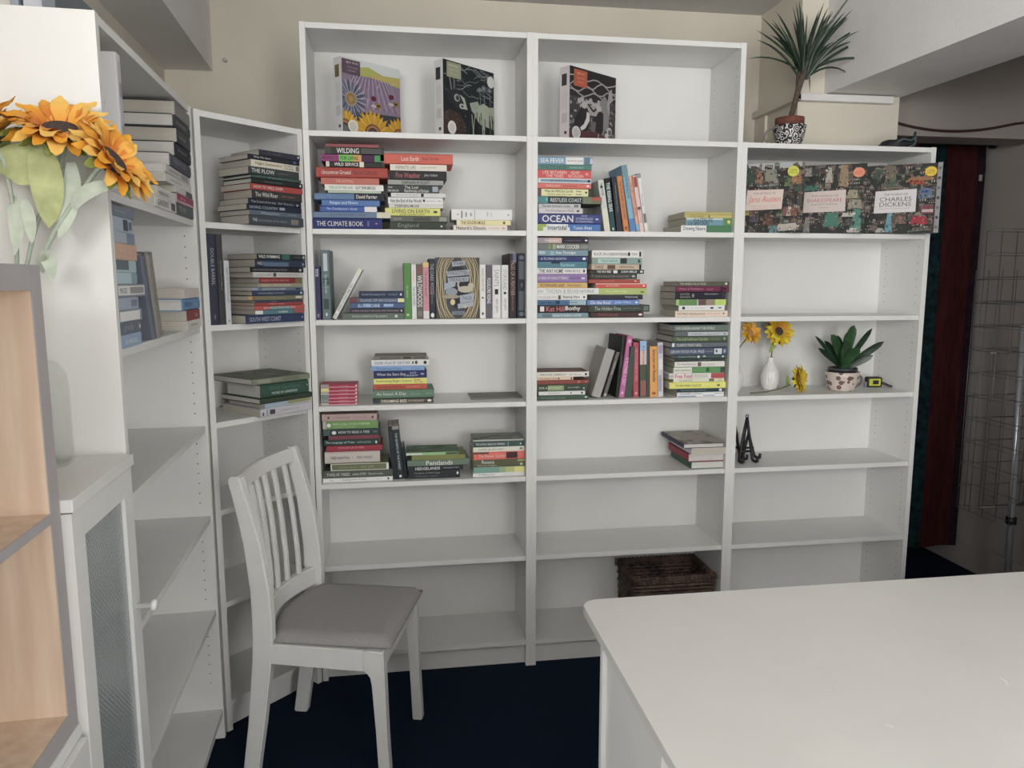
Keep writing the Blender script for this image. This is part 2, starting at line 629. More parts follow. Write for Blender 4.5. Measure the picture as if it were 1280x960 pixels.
BOOKS = [
(('A',0.1647,0.03,1.97),'F',0.1841,0.0109,0.121,-1.05,(0.326,0.099,0.106),0,(),(),None,'thin dusty red booklet topping everything, in the pile under the sunflower puzzle','books on the first tall bookcase'),
(('A',0.1703,0.03,1.946),'F',0.2025,0.0237,0.134,-0.35,(0.037,0.039,0.037),0,(('WILDING',0.2,0.58,(0.78,0.77,0.74),0.75,0.5),),((0.62,0.97,0.1,0.9,(0.101,0.105,0.101)),(0,0.1,0,1,(0.077,0.08,0.077))),None,'dark paperback lettered wilding, in the pile under the sunflower puzzle','books on the first tall bookcase'),
(('A',0.1578,0.03,1.921),'F',0.2046,0.0236,0.135,0.35,(0.324,0.06,0.197),0,(('MANIFESTO',0.03,0.28,(0.108,0.018,0.07),0.55,0.5),('FOR LIVING',0.33,0.62,(0.022,0.052,0.022),0.55,0.5)),((0.3,0.53,0,1,(0.211,0.59,0.146)),(0.53,0.68,0,1,(0.681,0.392,0.161)),(0.68,0.9,0,1,(0.079,0.032,0.079)),(0.9,1,0,1,(0.097,0.302,0.13))),None,'magenta, green and orange striped paperback, in the pile under the sunflower puzzle','books on the first tall bookcase'),
(('A',0.1679,0.03,1.902),'F',0.1921,0.019,0.127,1.05,(0.029,0.031,0.029),0,(('WILD SERVICE',0.15,0.58,(0.78,0.77,0.74),0.6,0.5),),((0,0.06,0,1,(0.739,0.678,0.542)),(0.6,0.68,0,1,(0.82,0.758,0.612))),None,'black paperback lettered wild service, in the pile under the sunflower puzzle','books on the first tall bookcase'),
(('A',0.1605,0.03,1.866),'F',0.2475,0.0361,0.163,-0.7,(0.431,0.087,0.073),1,(('Uncommon Ground',0.08,0.48,(0.78,0.77,0.74),0.5,0.5),('Patrick Galbraith',0.52,0.85,(0.107,0.023,0.021),0.4,0.5)),(),None,'thick tomato red hardback lettered uncommon ground, in the pile under the sunflower puzzle','books on the first tall bookcase'),
(('A',0.1533,0.03,1.842),'F',0.201,0.023,0.133,0,(0.539,0.179,0.143),0,(('THE FLITTING',0.25,0.55,(0.82,0.522,0.431),0.4,0.5),),(),None,'coral pink paperback, in the pile under the sunflower puzzle','books on the first tall bookcase'),
(('A',0.1667,0.03,1.821),'F',0.2037,0.0211,0.134,0.7,(0.82,0.82,0.783),0,(('THE LIE OF THE LAND',0.08,0.48,(0.229,0.414,0.229),0.55,0.5),('GUY SHRUBSOLE',0.52,0.86,(0.03,0.03,0.035),0.6,0.5)),(),None,'white paperback with green and black capitals, in the pile under the sunflower puzzle','books on the first tall bookcase'),
(('A',0.1673,0.03,1.813),'F',0.1843,0.0077,0.122,-1.05,(0.547,0.628,0.497),0,(),(),None,'thin pale green booklet, in the pile under the sunflower puzzle','books on the first tall bookcase'),
(('A',0.1487,0.03,1.789),'F',0.2426,0.0233,0.16,-0.35,(0.151,0.243,0.415),1,(('David Farrier',0.6,0.9,(0.78,0.77,0.74),0.55,0.5),),((0.57,1,0,1,(0.033,0.034,0.046)),),None,'blue and navy hardback lettered with author line, in the pile under the sunflower puzzle','books on the first tall bookcase'),
(('A',0.1532,0.03,1.768),'F',0.2018,0.0209,0.133,0.35,(0.115,0.207,0.464),0,(('Ranges and Rivers',0.14,0.62,(0.548,0.714,0.82),0.6,0.5),),(),None,'mid blue paperback with pale blue title, in the pile under the sunflower puzzle','books on the first tall bookcase'),
(('A',0.1454,0.03,1.748),'F',0.1962,0.019,0.129,1.05,(0.066,0.124,0.397),0,(("The Cloudspotter's Guide",0.1,0.66,(0.671,0.761,0.82),0.5,0.5),),((0.78,1,0,1,(0.82,0.82,0.82)),),None,'royal blue paperback with white end patch, in the pile under the sunflower puzzle','books on the first tall bookcase'),
(('A',0.1563,0.03,1.727),'F',0.2703,0.0206,0.178,-0.7,(0.165,0.234,0.353),0,(('a journey through weather',0.2,0.7,(0.064,0.088,0.142),0.4,0.5),),((0.82,1,0,1,(0.709,0.697,0.543)),),None,'steel blue hardback with cream tail, in the pile under the sunflower puzzle','books on the first tall bookcase'),
(('A',0.1414,0.03,1.687),'F',0.2404,0.0397,0.159,0,(0.037,0.048,0.168),1,(('THE CLIMATE BOOK',0.05,0.72,(0.78,0.77,0.74),0.42,0.5),),((0.78,0.81,0.2,0.8,(0.141,0.165,0.333)),(0.9,0.93,0.45,0.6,(0.571,0.262,0.332))),None,'thick navy hardback lettered the climate book, in the pile under the sunflower puzzle','books on the first tall bookcase'),
(('A',0.3946,0.03,1.917),'F',0.2431,0.0367,0.16,-1.05,(0.666,0.171,0.134),1,(('Lost Earth',0.25,0.5,(0.82,0.82,0.763),0.4,0.5),('Kay Syratt',0.55,0.8,(0.196,0.039,0.039),0.35,0.5)),(),None,'terracotta hardback topping the pile beside the striped paperback','books on the first tall bookcase'),
(('A',0.3934,0.03,1.894),'F',0.2,0.0221,0.132,-0.35,(0.82,0.768,0.683),0,(('INFINITE LIFE',0.1,0.45,(0.229,0.214,0.199),0.5,0.5),('JULES HOWARD',0.53,0.82,(0.374,0.353,0.333),0.35,0.5)),(),None,'cream paperback with grey capitals, in the pile topped by a terracotta hardback','books on the first tall bookcase'),
(('A',0.3929,0.03,1.863),'F',0.2003,0.031,0.132,0.35,(0.026,0.022,0.026),0,(('Fire Weather',0.1,0.53,(0.398,0.1,0.109),0.62,0.5),('John Vaillant',0.6,0.84,(0.641,0.641,0.641),0.35,0.5)),(),None,'black paperback with red fire lettering, in the pile topped by a terracotta hardback','books on the first tall bookcase'),
(('A',0.3829,0.03,1.845),'F',0.1972,0.0171,0.13,1.05,(0.381,0.389,0.373),0,(('DARKLING IN FLIGHT',0.25,0.75,(0.04,0.04,0.042),0.6,0.5),),(),None,'grey paperback with dark capitals, in the pile topped by a terracotta hardback','books on the first tall bookcase'),
(('A',0.3736,0.03,1.817),'F',0.184,0.0276,0.121,-0.7,(0.045,0.055,0.055),0,(('The Lost',0.33,0.6,(0.78,0.77,0.74),0.4,0.72),('Rainforests of Britain',0.33,0.8,(0.78,0.77,0.74),0.4,0.28),('Guy',0.02,0.1,(0.78,0.77,0.74),0.3,0.7),('Shrubsole',0.02,0.22,(0.78,0.77,0.74),0.3,0.3)),((0.87,0.98,0.15,0.85,(0.397,0.464,0.489)),),None,'charcoal paperback with two line title, in the pile topped by a terracotta hardback','books on the first tall bookcase'),
(('A',0.391,0.03,1.802),'F',0.1934,0.015,0.128,0,(0.719,0.719,0.719),0,(('ghosts of the farm',0.1,0.5,(0.326,0.326,0.326),0.5,0.5),),((0.55,0.6,0.1,0.9,(0.026,0.026,0.026)),),None,'thin silver grey paperback, in the pile topped by a terracotta hardback','books on the first tall bookcase'),
(('A',0.3816,0.03,1.778),'F',0.1956,0.0228,0.129,0.7,(0.82,0.82,0.82),0,(('Not the End of the World',0.04,0.6,(0.056,0.056,0.056),0.55,0.5),('HANNAH RITCHIE',0.7,0.85,(0.234,0.234,0.234),0.3,0.5)),((0.63,0.67,0.3,0.8,(0.04,0.04,0.04)),(0.89,0.97,0.48,0.56,(0.1,0.1,0.1))),None,'white paperback with black circle, in the pile topped by a terracotta hardback','books on the first tall bookcase'),
(('A',0.3826,0.03,1.764),'F',0.1932,0.0142,0.127,-1.05,(0.716,0.716,0.657),0,(('STEPHEN MOSS',0.1,0.56,(0.076,0.076,0.068),0.65,0.5),),(),None,'light grey paperback in bold capitals, in the pile topped by a terracotta hardback','books on the first tall bookcase'),
(('A',0.3706,0.03,1.737),'F',0.1967,0.0266,0.13,-0.35,(0.731,0.744,0.248),0,(('LIVING ON EARTH',0.13,0.8,(0.04,0.046,0.022),0.48,0.6),('PETER GODFREY-SMITH',0.26,0.72,(0.126,0.137,0.049),0.22,0.18)),((0.87,0.95,0.35,0.7,(0.076,0.085,0.034)),),None,'lime yellow paperback lettered living on earth, in the pile topped by a terracotta hardback','books on the first tall bookcase'),
(('A',0.393,0.03,1.716),'F',0.2054,0.0199,0.136,0.35,(0.134,0.138,0.125),0,(),((0.05,0.2,0.3,0.7,(0.234,0.24,0.209)),(0.4,0.7,0.2,0.8,(0.078,0.088,0.072)),(0.85,0.98,0.1,0.9,(0.325,0.325,0.288))),None,'grey green patterned paperback, in the pile topped by a terracotta hardback','books on the first tall bookcase'),
(('A',0.3887,0.03,1.687),'F',0.1998,0.0289,0.132,1.05,(0.037,0.051,0.039),0,(('England',0.05,0.6,(0.196,0.211,0.182),0.6,0.5),),((0.9,0.94,0.35,0.6,(0.725,0.756,0.725)),),None,'dark green paperback lettered england, in the pile topped by a terracotta hardback','books on the first tall bookcase'),
(('A',0.6198,0.03,1.725),'F',0.2217,0.0378,0.146,-1.05,(0.82,0.82,0.82),0,(('.',0.09,0.12,(0.03,0.03,0.035),0.3,0.5),),((0.16,0.18,0.15,0.85,(0.227,0.227,0.243)),(0.23,0.25,0.2,0.8,(0.227,0.227,0.243)),(0.31,0.33,0.3,0.7,(0.227,0.227,0.243)),(0.375,0.385,0,1,(0.368,0.368,0.389)),(0.58,0.6,0.3,0.8,(0.486,0.486,0.51)),(0.65,0.66,0.2,0.8,(0.486,0.486,0.51)),(0.92,0.95,0.4,0.6,(0.368,0.368,0.389))),None,'thick white boxed paperback, in the low pale pile','books on the first tall bookcase'),
(('A',0.6269,0.03,1.706),'F',0.1984,0.0185,0.131,-0.35,(0.82,0.755,0.457),0,(('THE GOLDEN MOLE',0.08,0.52,(0.202,0.113,0.042),0.62,0.5),),((0,0.06,0,1,(0.82,0.82,0.631)),(0.85,0.9,0.2,0.8,(0.173,0.124,0.06))),None,'cream and gold paperback lettered the golden mole, in the low pale pile','books on the first tall bookcase'),
(('A',0.6141,0.03,1.687),'F',0.1979,0.0188,0.131,0.35,(0.82,0.743,0.689),0,(("Nature's Ghosts",0.05,0.6,(0.133,0.111,0.111),0.68,0.5),),((0.65,0.85,0.4,0.6,(0.667,0.556,0.506)),(0.9,0.96,0.25,0.7,(0.531,0.458,0.435))),None,'pale pink paperback in thin serif letters, in the low pale pile','books on the first tall bookcase'),
(('B',0.1266,0.025,1.927),'F',0.2055,0.0262,0.136,-1.05,(0.232,0.389,0.541),0,(('SEA FEVER',0.05,0.48,(0.82,0.82,0.82),0.6,0.5),('MEG AND CHRIS CLOTHIER',0.54,0.81,(0.266,0.106,0.125),0.25,0.5)),((0.51,0.83,0,1,(0.82,0.82,0.82)),(0.85,1,0,1,(0.143,0.233,0.301)),(0.95,1,0.1,0.9,(0.598,0.598,0.682))),None,'sky blue paperback lettered sea fever, in the pile under the badger puzzle','books on the second tall bookcase'),
(('B',0.1249,0.025,1.908),'F',0.2019,0.0185,0.133,-0.35,(0.109,0.245,0.208),0,(('WHAT THE WATER',0.05,0.53,(0.041,0.112,0.102),0.6,0.5),('harriet shaw',0.6,0.85,(0.437,0.581,0.529),0.4,0.5)),(),None,'teal green paperback in dark capitals, in the pile under the badger puzzle','books on the second tall bookcase'),
(('B',0.1236,0.025,1.878),'F',0.2014,0.0295,0.133,0.35,(0.665,0.126,0.13),0,(('LIFE BETWEEN',0.1,0.54,(0.82,0.719,0.635),0.36,0.7),('THE TIDES',0.16,0.48,(0.82,0.719,0.635),0.36,0.27),('ADAM',0.62,0.78,(0.82,0.719,0.635),0.36,0.7),('NICOLSON',0.57,0.85,(0.82,0.719,0.635),0.36,0.27)),((0.89,0.95,0.35,0.7,(0.811,0.385,0.366)),),None,'bright red paperback lettered life between the tides, in the pile under the badger puzzle','books on the second tall bookcase'),
(('B',0.125,0.025,1.86),'F',0.1994,0.0182,0.132,1.05,(0.689,0.712,0.748),0,(('BETWEEN THE WAVES',0.2,0.8,(0.061,0.092,0.134),0.3,0.5),),((0.05,0.93,0.25,0.75,(0.245,0.348,0.433)),(0.93,0.99,0.2,0.8,(0.016,0.019,0.023))),None,'pale grey paperback with blue stripe, in the pile under the badger puzzle','books on the second tall bookcase'),
(('B',0.1246,0.025,1.842),'F',0.2007,0.0175,0.132,-0.7,(0.692,0.203,0.171),0,(('SINGING SAND',0.15,0.42,(0.82,0.616,0.54),0.45,0.5),('nora chassler',0.46,0.75,(0.295,0.056,0.056),0.4,0.5)),((0.91,0.97,0.3,0.7,(0.82,0.82,0.82)),),None,'coral red paperback with white dog mark, in the pile under the badger puzzle','books on the second tall bookcase'),
(('B',0.1244,0.025,1.812),'F',0.2002,0.029,0.132,0,(0.82,0.813,0.494),1,(('What the Wild Sea Can Be',0.13,0.66,(0.03,0.03,0.035),0.32,0.68),("The Future of the World's Ocean",0.18,0.63,(0.091,0.091,0.06),0.2,0.3),('Helen',0.72,0.82,(0.03,0.03,0.035),0.26,0.7),('Scales',0.72,0.82,(0.03,0.03,0.035),0.26,0.32)),((0,0.07,0,1,(0.164,0.098,0.098)),(0.89,0.93,0.4,0.7,(0.051,0.051,0.03)),(0.95,1,0,1,(0.071,0.079,0.051))),None,'pale yellow hardback with photo ends, in the pile under the badger puzzle','books on the second tall bookcase'),
(('B',0.1456,0.025,1.787),'F',0.2424,0.0253,0.16,0.7,(0.049,0.062,0.062),0,(('RESTLESS COAST',0.2,0.68,(0.718,0.778,0.747),0.52,0.5),),((0,0.16,0,1,(0.113,0.29,0.308)),(0.13,0.15,0.3,0.8,(0.22,0.637,0.695)),(0.7,0.86,0,1,(0.217,0.232,0.164)),(0.84,1,0.5,1,(0.45,0.129,0.103)),(0.84,1,0,0.5,(0.18,0.193,0.123))),None,'dark sea green paperback lettered restless coast, in the pile under the badger puzzle','books on the second tall bookcase'),
(('B',0.1072,0.025,1.771),'F',0.1578,0.0151,0.11,-1.05,(0.61,0.61,0.631),0,(("The Seal Summer's Guide",0.07,0.75,(0.093,0.093,0.102),0.55,0.5),),((0.84,0.95,0.2,0.8,(0.218,0.218,0.233)),),None,'small silver grey paperback, lettered like its twin below, in the pile under the badger puzzle','books on the second tall bookcase'),
(('B',0.1089,0.025,1.751),'F',0.1708,0.0197,0.113,-0.35,(0.676,0.648,0.676),0,(("The Wood Spinner's Guide",0.18,0.8,(0.103,0.094,0.109),0.5,0.5),),((0,0.03,0,1,(0.025,0.025,0.029)),(0.86,0.93,0.3,0.7,(0.116,0.106,0.116))),None,'small pinkish grey paperback with dark tail edge, in the pile under the badger puzzle','books on the second tall bookcase'),
(('B',0.1444,0.025,1.714),'F',0.2409,0.0369,0.159,0.35,(0.074,0.09,0.249),1,(('OCEAN',0.07,0.56,(0.78,0.77,0.74),0.68,0.5),('DAVID',0.69,0.78,(0.608,0.635,0.784),0.18,0.8),('ATTENBOROUGH',0.6,0.87,(0.608,0.635,0.784),0.2,0.52),('& COLIN BUTFIELD',0.6,0.87,(0.608,0.635,0.784),0.18,0.24)),((0.91,0.96,0.38,0.58,(0.601,0.601,0.746)),),None,'thick blue hardback lettered ocean, in the pile under the badger puzzle','books on the second tall bookcase'),
(('B',0.1438,0.025,1.687),'F',0.2401,0.0263,0.158,1.05,(0.093,0.206,0.494),0,(('Intertidal',0.16,0.46,(0.033,0.038,0.063),0.66,0.5),('Yuvan Aves',0.56,0.86,(0.808,0.82,0.82),0.5,0.5)),((0,0.14,0,1,(0.345,0.464,0.14)),(0.09,0.51,0,0.55,(0.785,0.81,0.82)),(0.14,0.48,0.5,1,(0.785,0.81,0.82))),None,'green, white and blue paperback lettered intertidal, in the pile under the badger puzzle','books on the second tall bookcase'),
(('B',0.2974,0.05,1.687),'U',0.1911,0.0225,0.13,-8.87,(0.658,0.692,0.647),0,(('THE WAVES',0.05,0.3,(0.054,0.061,0.068),0.5,0.5),),((0.1,0.16,0.2,0.7,(0.073,0.081,0.09)),(0.55,1,0,1,(0.771,0.771,0.666))),None,'grey white paperback, first of the leaning sea books','books on the second tall bookcase'),
(('B',0.3209,0.05,1.687),'U',0.1986,0.0193,0.13,-8.3,(0.036,0.084,0.088),0,(('THE RISING SEAS',0.08,0.62,(0.78,0.77,0.74),0.68,0.5),),((0,0.1,0,1,(0.02,0.022,0.026)),(0.92,0.97,0.3,0.7,(0.672,0.701,0.672))),None,'dark teal leaning paperback lettered the rising seas','books on the second tall bookcase'),
(('B',0.3448,0.05,1.687),'U',0.204,0.0203,0.13,-7.1,(0.036,0.04,0.055),0,(('a natural history of the shore',0.05,0.7,(0.408,0.408,0.452),0.3,0.5),),(),None,'navy black leaning paperback with fine silver title','books on the second tall bookcase'),
(('B',0.3722,0.05,1.687),'U',0.2078,0.0203,0.14,-9.23,(0.62,0.262,0.109),0,(('THE TIDE AND THE ISLAND',0.06,0.8,(0.088,0.057,0.107),0.4,0.5),),((0.9,0.96,0.2,0.8,(0.303,0.106,0.064)),),None,'orange leaning paperback beside the tall blue one','books on the second tall bookcase'),
(('B',0.3986,0.05,1.687),'U',0.2486,0.0222,0.17,-9.78,(0.276,0.492,0.652),1,(('THE WIDE BLUE SEA',0.18,0.5,(0.043,0.082,0.157),0.45,0.5),),((0,0.18,0,1,(0.213,0.344,0.385)),(0.8,0.98,0,1,(0.134,0.26,0.516))),None,'tall light blue hardback standing above its leaning neighbours','books on the second tall bookcase'),
(('B',0.4183,0.05,1.687),'U',0.207,0.0126,0.13,-10.37,(0.76,0.427,0.332),0,(('THE SALT PATH SONGS',0.1,0.7,(0.419,0.105,0.083),0.5,0.5),),((0.85,0.98,0,1,(0.27,0.458,0.641)),),None,'peach leaning paperback with red lettering','books on the second tall bookcase'),
(('B',0.4335,0.05,1.687),'U',0.2106,0.0155,0.13,-9.61,(0.811,0.608,0.567),0,(('bird songs',0.6,0.85,(0.265,0.105,0.105),0.5,0.5),),((0.02,0.2,0.1,0.9,(0.393,0.094,0.082)),(0.55,0.6,0.1,0.9,(0.163,0.096,0.066))),None,'pink and white leaning paperback with red flowers','books on the second tall bookcase'),
(('B',0.4513,0.05,1.687),'U',0.2203,0.0136,0.13,-9.82,(0.794,0.807,0.782),0,(('the wreck',0.3,0.6,(0.217,0.217,0.217),0.4,0.5),),((0,0.08,0,1,(0.352,0.352,0.352)),(0.68,0.84,0.1,0.9,(0.217,0.217,0.217))),None,'slim white paperback, last of the leaning sea books','books on the second tall bookcase'),
(('B',0.6842,0.025,1.753),'F',0.1897,0.0112,0.19,-1.05,(0.49,0.443,0.177),0,(),(),None,'thin mustard booklet topping the others, in the flat pile against the upright','books on the second tall bookcase'),
(('B',0.6844,0.025,1.742),'F',0.1893,0.0107,0.19,-0.35,(0.605,0.531,0.214),0,(('A FIELD GUIDE',0.1,0.4,(0.17,0.145,0.061),0.5,0.5),),((0.5,0.53,0,1,(0.206,0.178,0.08)),),None,'second thin mustard booklet, in the flat pile against the upright','books on the second tall bookcase'),
(('B',0.6876,0.025,1.714),'F',0.1827,0.0277,0.19,0.35,(0.2,0.354,0.441),0,(('WATERLIFE',0.15,0.58,(0.026,0.03,0.033),0.5,0.7),('OF BRITAIN',0.02,0.5,(0.027,0.036,0.042),0.4,0.25)),((0.82,1,0,1,(0.147,0.284,0.107)),(0.9,0.97,0.25,0.75,(0.8,0.712,0.229)),(0,0.8,0.75,1,(0.614,0.698,0.698))),None,'turquoise and green paperback with yellow dot, in the flat pile against the upright','books on the second tall bookcase'),
(('B',0.6776,0.025,1.687),'F',0.2027,0.0267,0.19,1.05,(0.09,0.225,0.12),0,(('Drawing Nature',0.04,0.48,(0.117,0.107,0.139),0.7,0.5),),((0,0.5,0,1,(0.82,0.82,0.82)),),None,'white and green paperback lettered drawing nature, in the flat pile against the upright','books on the second tall bookcase'),
(('A',0.0269,0.04,1.367),'U',0.1909,0.0199,0.13,0,(0.053,0.05,0.126),0,(('ROOK',0.06,0.2,(0.82,0.82,0.82),0.6,0.5),),((0.88,0.96,0.3,0.7,(0.298,0.298,0.387)),),None,'slim indigo upright paperback against the bookcase side','books on the first tall bookcase'),
(('A',0.0562,0.04,1.367),'U',0.2481,0.0323,0.15,0,(0.166,0.222,0.229),1,(('the deep forest',0.35,0.62,(0.645,0.71,0.71),0.4,0.5),),((0.05,0.3,0.3,0.75,(0.604,0.667,0.667)),(0.4,0.5,0.2,0.9,(0.078,0.108,0.115)),(0.7,0.85,0.2,0.8,(0.075,0.094,0.094)),(0.9,0.95,0.4,0.6,(0.815,0.82,0.82))),None,'thick grey teal upright hardback with mottled cover','books on the first tall bookcase'),
(('A',0.082,0.04,1.367),'U',0.2033,0.0147,0.12,28.79,(0.82,0.82,0.82),0,(('THE TREE AND ITS SHADE',0.3,0.85,(0.161,0.161,0.175),0.5,0.5),),((0,0.13,0,1,(0.82,0.82,0.623)),(0.9,1,0.1,0.9,(0.63,0.63,0.63))),None,'white paperback tilting alone with lime top edge','books on the first tall bookcase'),
(('A',0.2527,0.03,1.445),'F',0.1611,0.0232,0.11,-1.05,(0.039,0.051,0.099),0,(('THE NIGHT SKY ALMANAC OF THE',0.06,0.58,(0.428,0.479,0.595),0.28,0.5),('MOONLIGHT',0.65,0.86,(0.309,0.351,0.448),0.28,0.5)),((0.91,0.95,0.3,0.7,(0.81,0.81,0.82)),),None,'navy blue paperback on top, in the navy pile beside the green upright','books on the first tall bookcase'),
(('A',0.2362,0.03,1.427),'F',0.1953,0.0174,0.129,-0.35,(0.107,0.14,0.213),0,(('ISLAND OF AN OCEAN',0.2,0.85,(0.495,0.551,0.643),0.5,0.5),),((0,0.14,0,1,(0.214,0.082,0.106)),(0.88,1,0.1,0.9,(0.82,0.82,0.47))),None,'slate blue paperback with red and yellow ends, in the navy pile beside the green upright','books on the first tall bookcase'),
(('A',0.2364,0.03,1.407),'F',0.1942,0.0194,0.128,0.35,(0.092,0.135,0.266),0,(('BLUE MACHINE',0.15,0.55,(0.523,0.67,0.82),0.6,0.5),),((0.25,0.38,0.2,0.9,(0.285,0.412,0.643)),(0.62,0.8,0.3,0.8,(0.343,0.509,0.697))),None,'blue paperback with pale flowers, in the navy pile beside the green upright','books on the first tall bookcase'),
(('A',0.2356,0.03,1.39),'F',0.1924,0.0164,0.127,1.05,(0.063,0.048,0.063),0,(('WHERE THE SEA IS THE LAND AND THE ISLAND',0.03,0.9,(0.468,0.417,0.468),0.28,0.5),),((0.94,0.97,0.3,0.7,(0.82,0.82,0.82)),),None,'aubergine paperback with small capitals, in the navy pile beside the green upright','books on the first tall bookcase'),
(('A',0.2215,0.03,1.367),'F',0.2198,0.0227,0.145,-0.7,(0.146,0.179,0.156),0,(('ROUGH CURRENTS & THE LANDING',0.16,0.73,(0.601,0.664,0.601),0.32,0.5),),((0.85,0.9,0.25,0.75,(0.636,0.668,0.636)),),None,'grey green paperback at the bottom, in the navy pile beside the green upright','books on the first tall bookcase'),
(('A',0.3463,0.04,1.367),'U',0.2025,0.0294,0.134,0,(0.131,0.294,0.101),1,(('the meadow',0.4,0.62,(0.514,0.728,0.416),0.3,0.5),),((0.9,0.95,0.3,0.7,(0.495,0.611,0.398)),),None,'bright green upright hardback beside the navy pile','books on the first tall bookcase'),
(('A',0.3697,0.04,1.367),'U',0.1966,0.0172,0.13,0,(0.82,0.82,0.82),0,(('THE OAK PAPERS',0.4,0.75,(0.193,0.163,0.163),0.5,0.5),),((0.1,0.3,0.3,0.7,(0.82,0.643,0.583)),),None,'slim white upright paperback next to the green one','books on the first tall bookcase'),
(('A',0.391,0.04,1.367),'U',0.1986,0.0238,0.131,0,(0.143,0.132,0.118),0,(('WILDWOODS',0.2,0.78,(0.78,0.77,0.74),0.75,0.5),),((0.03,0.18,0.2,0.8,(0.261,0.121,0.11)),(0.85,0.95,0.2,0.8,(0.239,0.221,0.189))),None,'upright paperback with bold white script on dark flowers','books on the first tall bookcase'),
(('A',0.4136,0.04,1.367),'U',0.2048,0.0214,0.135,0,(0.658,0.333,0.376),0,(('THE GARDEN BELOW',0.15,0.6,(0.26,0.109,0.131),0.4,0.5),),((0,0.08,0,1,(0.82,0.599,0.273)),(0.86,1,0,1,(0.8,0.764,0.8))),None,'dusty pink and orange upright paperback','books on the first tall bookcase'),
(('A',0.4361,0.04,1.367),'U',0.2186,0.0227,0.144,0,(0.045,0.05,0.059),1,(('THE DARK WOOD',0.08,0.6,(0.306,0.349,0.395),0.6,0.5),('lumen',0.62,0.75,(0.184,0.286,0.286),0.3,0.5)),((0.9,0.98,0.2,0.8,(0.82,0.82,0.82)),),None,'tall black upright hardback beside the face-out cover','books on the first tall bookcase'),
(('A',0.6222,0.04,1.367),'U',0.198,0.0219,0.131,0,(0.82,0.82,0.806),0,(('FOXES UNEARTHED',0.08,0.5,(0.281,0.243,0.153),0.35,0.5),),((0.6,0.63,0.3,0.7,(0.066,0.051,0.038)),(0.88,0.94,0.3,0.7,(0.153,0.127,0.104))),None,'cream upright paperback after the face-out cover','books on the first tall bookcase'),
(('A',0.6451,0.04,1.367),'U',0.1972,0.0224,0.13,0,(0.144,0.128,0.16),0,(('FOLKLORE RISING',0.25,0.72,(0.82,0.82,0.82),0.75,0.5),),(),None,'mauve grey upright paperback with white slab letters','books on the first tall bookcase'),
(('A',0.6737,0.04,1.367),'U',0.1965,0.033,0.13,0,(0.82,0.82,0.82),1,(('SAINTS',0.08,0.4,(0.348,0.339,0.339),0.5,0.5),('AMY JEFFS',0.62,0.9,(0.198,0.192,0.192),0.32,0.5)),((0.45,0.55,0.3,0.7,(0.033,0.033,0.036)),),None,'white upright hardback lettered saints','books on the first tall bookcase'),
(('A',0.7054,0.04,1.367),'U',0.1966,0.0272,0.13,0,(0.82,0.82,0.82),1,(('STORYLAND',0.08,0.46,(0.348,0.339,0.339),0.5,0.5),('AMY JEFFS',0.62,0.85,(0.198,0.192,0.192),0.32,0.5)),((0.5,0.55,0.3,0.7,(0.033,0.033,0.036)),),None,'white upright hardback lettered storyland','books on the first tall bookcase'),
(('A',0.7348,0.04,1.367),'U',0.2386,0.0281,0.2,0,(0.051,0.041,0.046),1,(('TALES OF A FEATHER',0.1,0.65,(0.441,0.302,0.23),0.5,0.5),('Northern folk',0.66,0.88,(0.314,0.17,0.144),0.3,0.5)),((0,0.14,0.5,1,(0.169,0.183,0.291)),),None,'tall dark brown upright hardback with bronze lettering','books on the first tall bookcase'),
(('A',0.7681,0.04,1.367),'U',0.2395,0.035,0.2,0,(0.036,0.043,0.054),1,(('MYTH',0.46,0.52,(0.486,0.513,0.541),0.4,0.5),),((0.03,0.1,0.2,0.8,(0.186,0.208,0.235)),(0.12,0.4,0.2,0.8,(0.138,0.16,0.183)),(0.58,0.88,0.2,0.8,(0.138,0.16,0.183)),(0.9,0.97,0.2,0.8,(0.186,0.208,0.235))),None,'black upright hardback with grey knotwork panels, by the side','books on the first tall bookcase'),
(('B',0.1201,0.025,1.643),'F',0.1939,0.0207,0.128,-1.05,(0.668,0.464,0.419),0,(('Seascape',0.15,0.42,(0.82,0.82,0.82),0.55,0.5),('a natural history',0.55,0.85,(0.319,0.283,0.319),0.3,0.5)),((0,0.22,0,1,(0.372,0.332,0.372)),(0.48,1,0,1,(0.034,0.029,0.048)),(0.93,0.98,0.35,0.7,(0.82,0.82,0.82))),None,'mauve, pink and black topmost paperback, in the tall pile with the purple spine','books on the second tall bookcase'),
(('B',0.1211,0.025,1.619),'F',0.1956,0.0234,0.129,-0.35,(0.183,0.2,0.183),0,(('MARK COCKER',0.38,0.82,(0.82,0.82,0.82),0.6,0.5),),((0.22,0.26,0.1,0.9,(0.251,0.362,0.17)),(0.3,0.36,0.1,0.9,(0.386,0.453,0.245)),(0.85,1,0.2,0.8,(0.281,0.299,0.281))),None,'mottled grey paperback with white capitals, in the tall pile with the purple spine','books on the second tall bookcase'),
(('B',0.1209,0.025,1.597),'F',0.192,0.0219,0.127,0.35,(0.229,0.332,0.399),0,(('Sea Turnips',0.36,0.75,(0.82,0.82,0.82),0.6,0.5),),((0.03,0.15,0.3,0.8,(0.464,0.563,0.618)),(0.25,0.33,0.1,0.8,(0.323,0.492,0.599))),None,'grey blue paperback with white title, in the tall pile with the purple spine','books on the second tall bookcase'),
(('B',0.122,0.025,1.577),'F',0.1934,0.0191,0.128,1.05,(0.04,0.054,0.17),0,(('A FLYING NORTH',0.06,0.56,(0.663,0.722,0.82),0.45,0.5),),((0.88,0.95,0.25,0.8,(0.82,0.82,0.82)),),None,'navy paperback with scattered letters and white dot, in the tall pile with the purple spine','books on the second tall bookcase'),
